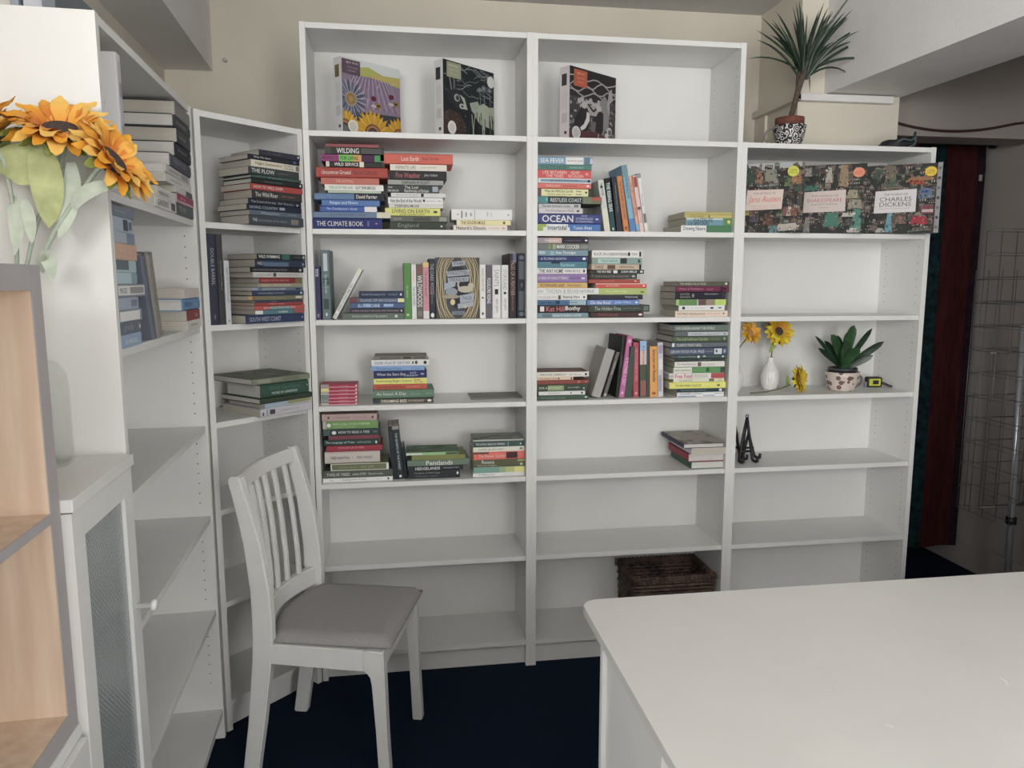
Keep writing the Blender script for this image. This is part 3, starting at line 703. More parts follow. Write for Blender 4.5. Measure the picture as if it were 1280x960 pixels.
(('B',0.1186,0.025,1.552),'F',0.1901,0.0242,0.125,-0.7,(0.099,0.234,0.291),0,(('Rainbows',0.47,0.75,(0.348,0.624,0.714),0.55,0.5),),((0.28,0.45,0.7,1,(0.026,0.04,0.068)),),None,'teal paperback with hill silhouette, in the tall pile with the purple spine','books on the second tall bookcase'),
(('B',0.118,0.025,1.531),'F',0.1888,0.0213,0.125,0,(0.82,0.82,0.82),0,(('THE WAY HOME',0.04,0.52,(0.03,0.03,0.035),0.75,0.5),('MARK BOYLE',0.56,0.87,(0.03,0.03,0.035),0.45,0.5)),((0.92,0.97,0.2,0.8,(0.125,0.114,0.114)),),None,'white paperback lettered the way home, in the tall pile with the purple spine','books on the second tall bookcase'),
(('B',0.1194,0.025,1.5),'F',0.1913,0.0306,0.126,0.7,(0.324,0.221,0.458),0,(('A YEAR OF UNSHUTTERING',0.02,0.62,(0.78,0.77,0.74),0.38,0.5),('LINA MUIR',0.65,0.85,(0.096,0.056,0.167),0.38,0.5)),((0.88,0.96,0.35,0.6,(0.82,0.734,0.82)),),None,'purple paperback with white capitals, in the tall pile with the purple spine','books on the second tall bookcase'),
(('B',0.1196,0.025,1.478),'F',0.1916,0.0208,0.126,-1.05,(0.702,0.479,0.202),0,(('SECONDHAND LAKES',0.06,0.54,(0.129,0.078,0.036),0.72,0.5),('NINA BAILEY',0.6,0.88,(0.175,0.103,0.047),0.4,0.5)),(),None,'ochre yellow paperback with dark capitals, in the tall pile with the purple spine','books on the second tall bookcase'),
(('B',0.1419,0.025,1.455),'F',0.2359,0.0233,0.156,-0.35,(0.82,0.82,0.82),0,(('THORN & BRIAR',0.14,0.68,(0.468,0.468,0.454),0.7,0.5),('NATURALIS',0.69,0.92,(0.235,0.241,0.235),0.5,0.5)),((0.01,0.1,0.25,0.75,(0.609,0.637,0.609)),),None,'long white paperback lettered thorn and briar, in the tall pile with the purple spine','books on the second tall bookcase'),
(('B',0.1196,0.025,1.434),'F',0.1913,0.0208,0.126,0.35,(0.82,0.82,0.797),0,(('CHLOE DALTON',0.02,0.38,(0.367,0.326,0.256),0.4,0.5),('Raising Hare',0.52,0.85,(0.072,0.057,0.044),0.58,0.5)),((0.42,0.47,0.1,0.85,(0.119,0.089,0.065)),(0.92,0.96,0.3,0.7,(0.053,0.041,0.041))),None,'cream paperback lettered raising hare, in the tall pile with the purple spine','books on the second tall bookcase'),
(('B',0.1179,0.025,1.415),'F',0.1876,0.0183,0.124,1.05,(0.088,0.193,0.342),0,(('NIGHT MAGIC',0.05,0.38,(0.026,0.056,0.11),0.6,0.5),('Leigh Hollis',0.5,0.82,(0.033,0.056,0.089),0.5,0.5)),((0.66,1,0,1,(0.416,0.559,0.615)),(0.38,0.46,0.2,0.9,(0.026,0.056,0.11))),None,'mid blue paperback with pale tail, in the tall pile with the purple spine','books on the second tall bookcase'),
(('B',0.1204,0.025,1.387),'F',0.1924,0.028,0.127,-0.7,(0.037,0.025,0.033),0,(('Kat Hill',0.18,0.54,(0.609,0.138,0.159),0.68,0.5),('Bothy',0.56,0.86,(0.78,0.77,0.74),0.72,0.5)),((0.06,0.14,0.15,0.85,(0.82,0.765,0.765)),),None,'dark aubergine paperback lettered bothy, in the tall pile with the purple spine','books on the second tall bookcase'),
(('B',0.1229,0.025,1.367),'F',0.1958,0.0189,0.129,0,(0.22,0.32,0.361),0,(('BENEATH RISING WATER',0.3,0.86,(0.743,0.82,0.82),0.5,0.5),),((0.1,0.28,0.2,0.8,(0.144,0.21,0.242)),),None,'grey blue paperback under the dark aubergine one, in the tall pile with the purple spine','books on the second tall bookcase'),
(('B',0.3307,0.03,1.591),'F',0.1943,0.0278,0.128,-1.05,(0.82,0.82,0.786),0,(('BLACK ON A SEASON RISING',0.04,0.7,(0.074,0.066,0.059),0.42,0.5),('TARA',0.78,0.9,(0.229,0.214,0.199),0.35,0.5)),((0.71,0.76,0.2,0.8,(0.025,0.021,0.021)),(0.94,0.98,0.15,0.85,(0.025,0.021,0.021))),None,'cream paperback framed in black, in the pile with the red spines','books on the second tall bookcase'),
(('B',0.3301,0.03,1.567),'F',0.1938,0.0242,0.128,-0.35,(0.282,0.382,0.357),0,(('TWELVE WINTERS',0.18,0.52,(0.116,0.188,0.174),0.5,0.5),),((0.12,0.56,0.12,0.88,(0.478,0.662,0.605)),(0.57,0.7,0.1,0.95,(0.05,0.059,0.056)),(0.92,0.97,0.2,0.8,(0.062,0.086,0.086))),None,'grey teal paperback with pale plaque, in the pile with the red spines','books on the second tall bookcase'),
(('B',0.3239,0.03,1.547),'F',0.204,0.0197,0.135,0.35,(0.609,0.492,0.389),0,(('THREE',0.1,0.28,(0.178,0.116,0.08),0.6,0.5),('SARAH RANDALL',0.58,0.87,(0.091,0.058,0.04),0.45,0.5)),((0,0.05,0,1,(0.132,0.09,0.082)),(0.35,0.5,0.1,0.9,(0.145,0.091,0.067)),(0.96,1,0,1,(0.02,0.018,0.02))),None,'tan paperback with black tail, in the pile with the red spines','books on the second tall bookcase'),
(('B',0.3369,0.03,1.532),'F',0.2009,0.0146,0.133,1.05,(0.04,0.04,0.045),0,(('THE HALF BIRD',0.08,0.36,(0.78,0.77,0.74),0.75,0.5),('SUSAN SMILLIE',0.55,0.86,(0.662,0.753,0.753),0.6,0.5)),((0.4,0.48,0.1,0.9,(0.784,0.82,0.82)),(0.92,0.98,0.2,0.8,(0.719,0.719,0.719))),None,'black paperback lettered the half bird, in the pile with the red spines','books on the second tall bookcase'),
(('B',0.3221,0.03,1.512),'F',0.1747,0.0198,0.115,-0.7,(0.063,0.06,0.054),0,(('THE FORGOTTEN GARDENER',0.08,0.82,(0.272,0.255,0.223),0.3,0.5),),((0.88,0.96,0.3,0.75,(0.499,0.499,0.475)),),None,'dark grey paperback with muted title, in the pile with the red spines','books on the second tall bookcase'),
(('B',0.3218,0.03,1.496),'F',0.1998,0.0146,0.132,0,(0.401,0.092,0.077),0,(('THE BURNING EARTH',0.2,0.5,(0.656,0.226,0.187),0.45,0.5),),((0.89,0.93,0.4,0.7,(0.82,0.732,0.673)),),None,'brick red paperback, in the pile with the red spines','books on the second tall bookcase'),
(('B',0.3493,0.03,1.478),'F',0.2009,0.018,0.133,0.7,(0.659,0.131,0.108),0,(('RED TIDE SUMMER',0.2,0.45,(0.82,0.534,0.442),0.45,0.5),),((0,1,0.8,1,(0.82,0.526,0.456)),(0.92,0.96,0.3,0.65,(0.82,0.82,0.82))),None,'bright red paperback jutting forward, in the pile with the red spines','books on the second tall bookcase'),
(('B',0.3352,0.03,1.453),'F',0.2302,0.0248,0.152,-1.05,(0.478,0.56,0.228),0,(('the wild hedge',0.3,0.66,(0.759,0.82,0.47),0.4,0.5),),((0.88,0.96,0.3,0.5,(0.104,0.136,0.053)),),None,'yellow green paperback with thin title, in the pile with the red spines','books on the second tall bookcase'),
(('B',0.335,0.03,1.435),'F',0.1983,0.018,0.131,-0.35,(0.035,0.035,0.055),0,(('MOONLIT LANES',0.65,0.9,(0.644,0.644,0.703),0.4,0.5),),(),None,'black navy paperback with small title, in the pile with the red spines','books on the second tall bookcase'),
(('B',0.3194,0.03,1.414),'F',0.2036,0.0197,0.134,0.35,(0.172,0.275,0.581),0,(('On the Roof',0.06,0.45,(0.82,0.82,0.82),0.62,0.5),('Jade Allan',0.52,0.84,(0.536,0.643,0.82),0.55,0.5)),((0.92,0.97,0.3,0.7,(0.82,0.82,0.82)),),None,'cornflower blue paperback lettered on the roof, in the pile with the red spines','books on the second tall bookcase'),
(('B',0.3443,0.03,1.388),'F',0.2374,0.0261,0.157,1.05,(0.056,0.07,0.061),0,(('The Hidden Fires',0.08,0.52,(0.393,0.461,0.415),0.55,0.5),('merryn glover',0.56,0.85,(0.204,0.25,0.218),0.35,0.5)),((0.9,0.98,0.15,0.85,(0.182,0.21,0.19)),),None,'wide dark green paperback lettered the hidden fires, in the pile with the red spines','books on the second tall bookcase'),
(('B',0.3375,0.03,1.367),'F',0.2013,0.0203,0.133,-0.7,(0.072,0.037,0.039),0,(('THE DRAGON AGE',0.12,0.5,(0.327,0.105,0.1),0.5,0.5),),((0.9,0.98,0.3,0.75,(0.82,0.765,0.765)),),None,'dark maroon paperback with reddish title, in the pile with the red spines','books on the second tall bookcase'),
(('B',0.6741,0.025,1.484),'F',0.2045,0.0183,0.17,-1.05,(0.11,0.106,0.084),0,(('THE HIDDEN VALLEY ROAD',0.04,0.55,(0.618,0.618,0.564),0.45,0.5),),((0.92,0.97,0.3,0.8,(0.695,0.695,0.665)),),None,'olive grey paperback on top, in the small pile with the maroon spine','books on the second tall bookcase'),
(('B',0.6692,0.025,1.463),'F',0.2159,0.0213,0.17,-0.35,(0.166,0.032,0.077),0,(('Hope & Resilience',0.08,0.52,(0.555,0.255,0.362),0.5,0.5),('rooted',0.58,0.7,(0.429,0.178,0.265),0.4,0.5)),((0.84,0.9,0,1,(0.064,0.02,0.037)),(0.9,0.96,0.2,0.8,(0.025,0.021,0.03))),None,'maroon paperback with peach tail, in the small pile with the maroon spine','books on the second tall bookcase'),
(('B',0.6627,0.025,1.435),'F',0.2014,0.0272,0.17,0.35,(0.022,0.02,0.035),0,(('ROOTED',0.1,0.28,(0.366,0.366,0.326),0.28,0.7),('BELONGING',0.1,0.3,(0.366,0.366,0.326),0.28,0.3),('HERBAL HANDBOOK',0.58,0.86,(0.427,0.427,0.498),0.3,0.72)),((0.33,0.38,0.2,0.8,(0.269,0.269,0.269)),(0.95,0.98,0.1,0.9,(0.056,0.056,0.088))),None,'black and navy paperback, in the small pile with the maroon spine','books on the second tall bookcase'),
(('B',0.6669,0.025,1.411),'F',0.2034,0.0234,0.17,1.05,(0.164,0.297,0.123),0,(),((0,0.06,0,1,(0.395,0.587,0.209)),(0.42,0.44,0,1,(0.637,0.725,0.637)),(0.45,0.6,0,1,(0.171,0.102,0.102)),(0.6,0.78,0,1,(0.351,0.293,0.229)),(0.78,1,0,1,(0.54,0.708,0.224))),None,'green, brown and lime paperback, in the small pile with the maroon spine','books on the second tall bookcase'),
(('B',0.6704,0.025,1.391),'F',0.185,0.0204,0.17,-0.7,(0.82,0.82,0.82),0,(('the seed keepers',0.25,0.6,(0.607,0.553,0.528),0.4,0.5),),((0.07,0.14,0.2,0.8,(0.039,0.039,0.044)),(0.17,0.22,0.4,0.7,(0.62,0.62,0.62)),(0.68,0.76,0.3,0.7,(0.07,0.056,0.056)),(0.85,0.94,0.4,0.65,(0.151,0.139,0.139))),None,'white paperback with black emblems, in the small pile with the maroon spine','books on the second tall bookcase'),
(('B',0.6705,0.025,1.367),'F',0.2128,0.0229,0.17,0,(0.82,0.689,0.58),0,(('FOOTPRINT WISDOM & WOOD',0.05,0.57,(0.116,0.086,0.07),0.36,0.5),('marian greene',0.6,0.85,(0.344,0.252,0.207),0.3,0.5)),((0.9,0.94,0.4,0.7,(0.209,0.142,0.121)),),None,'peach paperback at the bottom, in the small pile with the maroon spine','books on the second tall bookcase'),
(('A',0.0917,0.04,1.118),'F',0.132,0.0131,0.085,-0.6,(0.411,0.058,0.096),0,(('POCKET FIELD',0.5,0.75,(0.815,0.314,0.396),0.3,0.5),),((0,0.22,0,1,(0.429,0.382,0.382)),(0.22,1,0,0.3,(0.714,0.354,0.424)),(0.94,0.99,0.3,0.8,(0.82,0.82,0.82))),None,'topmost of the six stacked red booklets','books on the first tall bookcase'),
(('A',0.0917,0.04,1.104),'F',0.1313,0.0131,0.085,0,(0.411,0.058,0.096),0,(('POCKET FIELD',0.5,0.75,(0.815,0.314,0.396),0.3,0.5),),((0,0.22,0,1,(0.82,0.738,0.345)),(0.22,1,0,0.3,(0.714,0.354,0.424)),(0.94,0.99,0.3,0.8,(0.82,0.82,0.82))),None,'second of the six stacked red booklets','books on the first tall bookcase'),
(('A',0.0909,0.04,1.091),'F',0.1322,0.0132,0.085,0.6,(0.411,0.058,0.096),0,(('POCKET FIELD',0.5,0.75,(0.815,0.314,0.396),0.3,0.5),),((0,0.22,0,1,(0.439,0.439,0.415)),(0.22,1,0,0.3,(0.714,0.354,0.424)),(0.94,0.99,0.3,0.8,(0.82,0.82,0.82))),None,'third of the six stacked red booklets','books on the first tall bookcase'),
(('A',0.0909,0.04,1.077),'F',0.1315,0.0132,0.085,-0.6,(0.411,0.058,0.096),0,(('POCKET FIELD',0.5,0.75,(0.815,0.314,0.396),0.3,0.5),),((0,0.22,0,1,(0.233,0.268,0.268)),(0.22,1,0,0.3,(0.714,0.354,0.424)),(0.94,0.99,0.3,0.8,(0.82,0.82,0.82))),None,'fourth of the six stacked red booklets','books on the first tall bookcase'),
(('A',0.0901,0.04,1.064),'F',0.1323,0.0132,0.085,0,(0.411,0.058,0.096),0,(('POCKET FIELD',0.5,0.75,(0.815,0.314,0.396),0.3,0.5),),((0,0.22,0,1,(0.274,0.293,0.274)),(0.22,1,0,0.3,(0.714,0.354,0.424)),(0.94,0.99,0.3,0.8,(0.82,0.82,0.82))),None,'fifth of the six stacked red booklets','books on the first tall bookcase'),
(('A',0.09,0.04,1.055),'F',0.1316,0.0081,0.085,0.6,(0.411,0.058,0.096),0,(('POCKET FIELD',0.5,0.75,(0.815,0.314,0.396),0.3,0.5),),((0,0.22,0,1,(0.501,0.475,0.475)),(0.22,1,0,0.3,(0.714,0.354,0.424)),(0.94,0.99,0.3,0.8,(0.82,0.82,0.82))),None,'lowest of the six stacked red booklets','books on the first tall bookcase'),
(('A',0.3161,0.04,1.218),'F',0.1928,0.0129,0.127,-1.05,(0.23,0.216,0.198),0,(),((0.1,0.5,0.2,0.8,(0.146,0.141,0.131)),(0.55,0.7,0.2,0.8,(0.064,0.061,0.058)),(0.75,0.97,0.2,0.8,(0.112,0.099,0.084))),None,'grey photographic paperback on top, beside the six red booklets','books on the first tall bookcase'),
(('A',0.3155,0.04,1.195),'F',0.2102,0.0224,0.139,-0.35,(0.82,0.82,0.82),0,(('SOUND ATLAS OF CREATURES',0.05,0.67,(0.168,0.227,0.366),0.62,0.5),),((0.7,0.73,0.2,0.8,(0.072,0.11,0.057)),(0.75,0.8,0.2,0.85,(0.083,0.066,0.051)),(0.9,0.96,0.2,0.8,(0.046,0.046,0.053))),None,'white paperback with blue grey letters, beside the six red booklets','books on the first tall bookcase'),
(('A',0.3051,0.04,1.177),'F',0.1971,0.0177,0.13,0.35,(0.271,0.415,0.678),0,(('The Secret Lives of Clouds',0.1,0.56,(0.066,0.119,0.276),0.45,0.5),('m. lowe',0.75,0.92,(0.115,0.187,0.382),0.4,0.5)),(),None,'light blue paperback, beside the six red booklets','books on the first tall bookcase'),
(('A',0.3143,0.04,1.149),'F',0.1946,0.0273,0.128,1.05,(0.029,0.037,0.129),0,(('When the Stars Sing',0.06,0.6,(0.78,0.77,0.74),0.5,0.5),('KATE',0.68,0.8,(0.594,0.624,0.787),0.25,0.7),('BRADBURY',0.62,0.84,(0.594,0.624,0.787),0.25,0.35)),((0.88,0.95,0.4,0.65,(0.455,0.48,0.685)),),None,'navy paperback with white title, beside the six red booklets','books on the first tall bookcase'),
(('A',0.3138,0.04,1.127),'F',0.1948,0.0219,0.129,-0.7,(0.82,0.82,0.274),0,(('Summoning Bright Colours',0.05,0.72,(0.136,0.101,0.038),0.5,0.5),('Bella',0.76,0.88,(0.486,0.095,0.081),0.35,0.72),('Moon Bly',0.76,0.92,(0.486,0.095,0.081),0.35,0.3)),(),None,'bright yellow paperback in dark letters, beside the six red booklets','books on the first tall bookcase'),
(('A',0.3137,0.04,1.107),'F',0.1958,0.0196,0.129,0,(0.528,0.123,0.082),0,(('Your Life In Wild Bees',0.05,0.58,(0.124,0.026,0.023),0.5,0.5),('joan garret',0.62,0.86,(0.82,0.409,0.292),0.4,0.5)),(),None,'burnt orange paperback, beside the six red booklets','books on the first tall bookcase'),
(('A',0.3251,0.04,1.073),'F',0.2257,0.0333,0.149,0.7,(0.154,0.25,0.18),1,(('An Insect A Day',0.06,0.54,(0.78,0.77,0.74),0.46,0.5),('dominic couzens',0.6,0.78,(0.351,0.491,0.393),0.3,0.5),('gail ash',0.86,0.96,(0.351,0.491,0.393),0.28,0.5)),(),None,'thick sage green hardback lettered an insect a day, beside the six red booklets','books on the first tall bookcase'),
(('A',0.3229,0.04,1.055),'F',0.2226,0.0173,0.147,-1.05,(0.102,0.094,0.082),1,(('DREAMING BEES',0.14,0.56,(0.82,0.82,0.668),0.62,0.5),('WORKSHOP',0.58,0.84,(0.703,0.551,0.473),0.5,0.5)),((0,0.1,0,1,(0.051,0.074,0.066)),(0.9,0.97,0.2,0.8,(0.82,0.786,0.72))),None,'dark brown grey hardback at the bottom, beside the six red booklets','books on the first tall bookcase'),
(('A',0.126,0.03,0.9956),'F',0.1988,0.0257,0.131,-1.05,(0.522,0.393,0.375),0,(('THE TREE HUNTERS',0.25,0.52,(0.238,0.142,0.155),0.36,0.5),('anna bright',0.6,0.82,(0.347,0.243,0.243),0.3,0.5)),((0.1,0.14,0.3,0.7,(0.124,0.079,0.089)),(0.9,0.94,0.3,0.7,(0.094,0.056,0.064))),None,'mauve grey paperback on top, in the tree-book pile','books on the first tall bookcase'),
(('A',0.1292,0.03,0.966),'F',0.2005,0.0292,0.132,-0.35,(0.201,0.339,0.139),0,(('IRREPLACEABLE WOODS OF BRITAIN',0.18,0.84,(0.617,0.82,0.454),0.3,0.62),('A FOREST HISTORY',0.2,0.6,(0.403,0.596,0.281),0.22,0.25)),((0.07,0.15,0.2,0.75,(0.82,0.82,0.82)),(0,0.06,0,1,(0.505,0.505,0.451))),None,'leaf green paperback with white emblem, in the tree-book pile','books on the first tall bookcase'),
(('A',0.1318,0.03,0.9413),'F',0.2031,0.0243,0.134,0.35,(0.041,0.064,0.068),0,(('HOW TO READ A TREE',0.27,0.82,(0.82,0.82,0.82),0.38,0.5),('tristan',0.88,0.96,(0.383,0.433,0.433),0.3,0.5)),((0,0.12,0,1,(0.086,0.13,0.125)),(0.15,0.23,0.15,0.75,(0.82,0.82,0.82))),None,'blackish green paperback lettered how to read a tree, in the tree-book pile','books on the first tall bookcase'),
(('A',0.1404,0.03,0.9261),'F',0.1849,0.0148,0.122,1.05,(0.225,0.074,0.092),0,(),(),None,'plain maroon paperback, in the tree-book pile','books on the first tall bookcase'),
(('A',0.132,0.03,0.9037),'F',0.2008,0.022,0.133,-0.7,(0.04,0.072,0.069),0,(('The Language of Trees',0.03,0.55,(0.707,0.82,0.776),0.42,0.5),('KATIE HOLTEN',0.6,0.84,(0.468,0.612,0.551),0.3,0.5)),((0.92,0.96,0.2,0.7,(0.82,0.82,0.658)),),None,'dark teal paperback lettered the language of trees, in the tree-book pile','books on the first tall bookcase'),
(('A',0.141,0.03,0.8797),'F',0.2019,0.0236,0.133,0,(0.377,0.061,0.085),1,(('THE SECRET LIFE OF TREES',0.2,0.67,(0.82,0.409,0.459),0.3,0.65),),(),None,'crimson hardback with small capitals, in the tree-book pile','books on the first tall bookcase'),
(('A',0.1326,0.03,0.8357),'F',0.2008,0.0436,0.133,0.7,(0.653,0.589,0.553),1,(('TREE HUNTING',0.1,0.45,(0.03,0.03,0.035),0.2,0.5),('PAUL WOOD',0.58,0.86,(0.03,0.03,0.035),0.2,0.5)),((0.5,0.52,0.48,0.52,(0.073,0.064,0.064)),),None,'thick pinkish grey hardback lettered tree hunting','books on the first tall bookcase'),
(('A',0.1582,0.03,0.8081),'F',0.2114,0.0272,0.139,-1.05,(0.194,0.207,0.128),0,(('wild service tree',0.15,0.45,(0.371,0.395,0.249),0.3,0.5),('FIELD GUIDE',0.52,0.75,(0.436,0.463,0.321),0.3,0.5)),((0,0.02,0,1,(0.82,0.82,0.79)),(0.96,1,0,1,(0.82,0.82,0.82)),(0,1,0,0.1,(0.754,0.754,0.621)),(0,1,0.9,1,(0.754,0.754,0.621))),None,'olive paperback edged in white, in the tree-book pile','books on the first tall bookcase'),
(('A',0.1512,0.03,0.7808),'F',0.2526,0.0269,0.167,-0.35,(0.117,0.131,0.112),0,(('TWELVE TREES',0.05,0.38,(0.78,0.77,0.74),0.4,0.5),('and the STORY',0.42,0.62,(0.78,0.77,0.74),0.4,0.5),('Daniel Lewis',0.65,0.86,(0.674,0.708,0.642),0.28,0.5)),(),None,'long dark grey paperback lettered twelve trees, in the tree-book pile','books on the first tall bookcase'),
(('A',0.1505,0.03,0.7652),'F',0.2555,0.0152,0.169,0.35,(0.82,0.82,0.82),0,(('the',0.1,0.15,(0.26,0.26,0.26),0.3,0.5),('healing power of trees',0.18,0.72,(0.102,0.102,0.102),0.42,0.5),('gina hart',0.75,0.86,(0.313,0.313,0.313),0.25,0.5)),((0.92,0.95,0.2,0.8,(0.075,0.075,0.075)),),None,'white paperback lettered healing power of trees, in the tree-book pile','books on the first tall bookcase'),
(('A',0.2861,0.04,0.7652),'U',0.2035,0.017,0.13,-4,(0.029,0.035,0.043),0,(),((0.1,0.4,0.3,0.7,(0.048,0.057,0.071)),),None,'first black upright paperback tilting beside the tree books','books on the first tall bookcase'),
(('A',0.3078,0.04,0.7652),'U',0.2032,0.0249,0.14,-4.89,(0.033,0.048,0.054),0,(('THE SECRETS OF THE FOREST',0.1,0.85,(0.642,0.709,0.709),0.3,0.5),),((0,0.06,0,1,(0.361,0.316,0.307)),(0.92,0.97,0.3,0.7,(0.76,0.76,0.76))),None,'black upright paperback with silver spine lettering','books on the first tall bookcase'),
(('A',0.3274,0.04,0.7652),'U',0.1218,0.0136,0.12,-5.45,(0.024,0.032,0.037),1,(),(),None,'short round-backed black upright book','books on the first tall bookcase'),
(('A',0.4281,0.035,0.8547),'F',0.1978,0.011,0.131,-1.05,(0.431,0.545,0.381),0,(),((0,0.3,0.2,0.9,(0.705,0.779,0.671)),(0.3,0.75,0.2,0.9,(0.336,0.61,0.278)),(0.75,1,0.1,0.9,(0.092,0.141,0.082))),(0.14,0.216,0.14),'leafy green paperback with photo cover, in the green and black country pile','books on the first tall bookcase'),
(('A',0.4509,0.035,0.8364),'F',0.2012,0.0179,0.133,-0.35,(0.251,0.267,0.105),0,(),(),None,'olive yellow paperback, in the green and black country pile','books on the first tall bookcase'),
(('A',0.4499,0.035,0.8136),'F',0.2334,0.0224,0.154,0.35,(0.176,0.238,0.188),0,(('Pentlands',0.3,0.73,(0.78,0.77,0.74),0.78,0.5),),(),None,'grey green paperback lettered pentlands, in the green and black country pile','books on the first tall bookcase'),
(('A',0.4382,0.035,0.7953),'F',0.2089,0.0179,0.138,1.05,(0.037,0.043,0.048),0,(('HEDGELANDS',0.12,0.6,(0.82,0.82,0.82),0.6,0.5),('christopher hart',0.64,0.92,(0.562,0.562,0.562),0.38,0.5)),(),None,'black paperback lettered hedgelands, in the green and black country pile','books on the first tall bookcase'),
(('A',0.4349,0.035,0.7652),'F',0.1921,0.0297,0.127,-0.7,(0.034,0.039,0.045),0,(('The Book of Wild Things',0.1,0.6,(0.411,0.411,0.411),0.25,0.7),('a compendium of nature',0.1,0.55,(0.292,0.314,0.314),0.2,0.3)),((0.93,0.97,0.4,0.85,(0.82,0.82,0.82)),),None,'black paperback with handwritten lines, in the green and black country pile','books on the first tall bookcase'),
(('A',0.6789,0.03,0.9021),'F',0.1956,0.0056,0.129,-1.05,(0.563,0.576,0.539),0,(),(),(0.349,0.368,0.33),'grey illustrated booklet on top, in the coral-spined pile','books on the first tall bookcase'),
(('A',0.6793,0.03,0.8799),'F',0.1928,0.0218,0.127,-0.35,(0.065,0.109,0.099),0,(('THE LIVING MEADOW SPRINGS',0.04,0.62,(0.82,0.82,0.82),0.4,0.5),),((0.68,0.69,0.1,0.9,(0.437,0.551,0.521)),(0.92,0.95,0.3,0.6,(0.776,0.82,0.82))),None,'dark green paperback with white capitals, in the coral-spined pile','books on the first tall bookcase'),
(('A',0.6797,0.03,0.8608),'F',0.1978,0.0187,0.131,0.35,(0.82,0.82,0.72),0,(('wildlife garden tales',0.1,0.58,(0.275,0.235,0.184),0.5,0.5),),((0.9,0.96,0.3,0.8,(0.333,0.288,0.23)),),None,'pale stone paperback, in the coral-spined pile','books on the first tall bookcase'),
(('A',0.6803,0.03,0.8306),'F',0.1974,0.0298,0.13,1.05,(0.82,0.213,0.18),0,(('The Flower Garden',0.1,0.62,(0.82,0.616,0.528),0.45,0.5),),((0.64,0.86,0.1,0.95,(0.076,0.042,0.049)),(0,0.3,0.75,1,(0.169,0.089,0.079))),None,'coral red paperback with dark bramble mark, in the coral-spined pile','books on the first tall bookcase'),
(('A',0.6807,0.03,0.8018),'F',0.1967,0.0284,0.13,-0.7,(0.131,0.131,0.078),0,(('Ravens',0.16,0.4,(0.82,0.82,0.82),0.5,0.7),('Natural Heights',0.08,0.45,(0.556,0.556,0.442),0.3,0.2)),((0.9,0.97,0.1,0.5,(0.556,0.556,0.442)),(0.86,1,0.7,1,(0.4,0.4,0.174))),None,'olive brown paperback, in the coral-spined pile','books on the first tall bookcase'),
(('A',0.6806,0.03,0.7793),'F',0.1969,0.0221,0.13,0,(0.229,0.408,0.358),0,(),((0.5,0.62,0,1,(0.368,0.502,0.303)),(0.62,0.8,0,1,(0.554,0.586,0.271)),(0.8,1,0,1,(0.82,0.783,0.325))),None,'teal paperback fading to yellow, in the coral-spined pile','books on the first tall bookcase'),
(('A',0.679,0.03,0.7652),'F',0.1999,0.0137,0.132,0.7,(0.82,0.82,0.82),0,(('A Wilding Year',0.08,0.45,(0.145,0.131,0.145),0.5,0.5),('hannah dale',0.52,0.82,(0.478,0.45,0.478),0.3,0.5)),(),None,'white paperback lettered a wilding year, in the coral-spined pile','books on the first tall bookcase'),
(('B',0.1254,0.03,1.143),'F',0.2031,0.0187,0.134,-1.05,(0.82,0.82,0.737),0,(('PERSONAL HERBALIST',0.07,0.57,(0.159,0.11,0.082),0.4,0.5),('lila barnes',0.64,0.84,(0.282,0.213,0.171),0.32,0.5)),((0.92,0.97,0.25,0.75,(0.038,0.019,0.019)),),(0.226,0.116,0.1),'cream paperback with russet cover, in the low pile beside the grey tilted book','books on the second tall bookcase'),
(('B',0.0951,0.03,1.131),'F',0.1422,0.0122,0.11,-0.35,(0.82,0.631,0.477),0,(('THE HERBAL YEAR',0.06,0.56,(0.264,0.118,0.082),0.5,0.5),),((0.58,0.63,0.2,0.8,(0.096,0.046,0.035)),(0.93,0.97,0.1,0.9,(0.218,0.072,0.058))),None,'peach paperback shorter than its neighbours, in the low pile beside the grey tilted book','books on the second tall bookcase'),
(('B',0.1257,0.03,1.115),'F',0.2034,0.015,0.134,0.35,(0.274,0.08,0.065),0,(),((0.78,0.84,0.2,0.8,(0.604,0.237,0.194)),(0.93,0.96,0.3,0.7,(0.547,0.272,0.225))),None,'rust brown paperback, in the low pile beside the grey tilted book','books on the second tall bookcase'),
(('B',0.1228,0.03,1.088),'F',0.1974,0.0268,0.13,1.05,(0.054,0.075,0.051),0,(('FOR A BOTANIST',0.05,0.5,(0.697,0.761,0.53),0.32,0.5),('eva wright',0.62,0.85,(0.545,0.572,0.519),0.32,0.5)),((0.22,0.54,0.1,0.85,(0.292,0.372,0.198)),(0.92,0.95,0.2,0.5,(0.545,0.572,0.519))),None,'dark green paperback with pale leaves, in the low pile beside the grey tilted book','books on the second tall bookcase'),
(('B',0.1229,0.03,1.073),'F',0.1812,0.0152,0.12,-0.7,(0.794,0.794,0.781),0,(('NATURES PRESCRIPTION',0.2,0.46,(0.249,0.232,0.232),0.5,0.5),),((0.68,0.71,0.2,0.8,(0.139,0.139,0.165)),(0.91,0.95,0.2,0.8,(0.062,0.062,0.078))),None,'white paperback under the leafy green one, in the low pile beside the grey tilted book','books on the second tall bookcase'),
(('B',0.1262,0.03,1.055),'F',0.204,0.0169,0.135,0,(0.067,0.114,0.079),1,(('the modern herbal',0.08,0.55,(0.232,0.341,0.265),0.4,0.5),),((0.92,0.97,0.3,0.7,(0.705,0.769,0.705)),),None,'bottle green hardback at the bottom, in the low pile beside the grey tilted book','books on the second tall bookcase'),
(('B',0.2602,0.045,1.055),'U',0.1924,0.0356,0.15,17,(0.42,0.411,0.402),0,(),(),None,'grey paperback tilting with its cover showing','books on the second tall bookcase'),
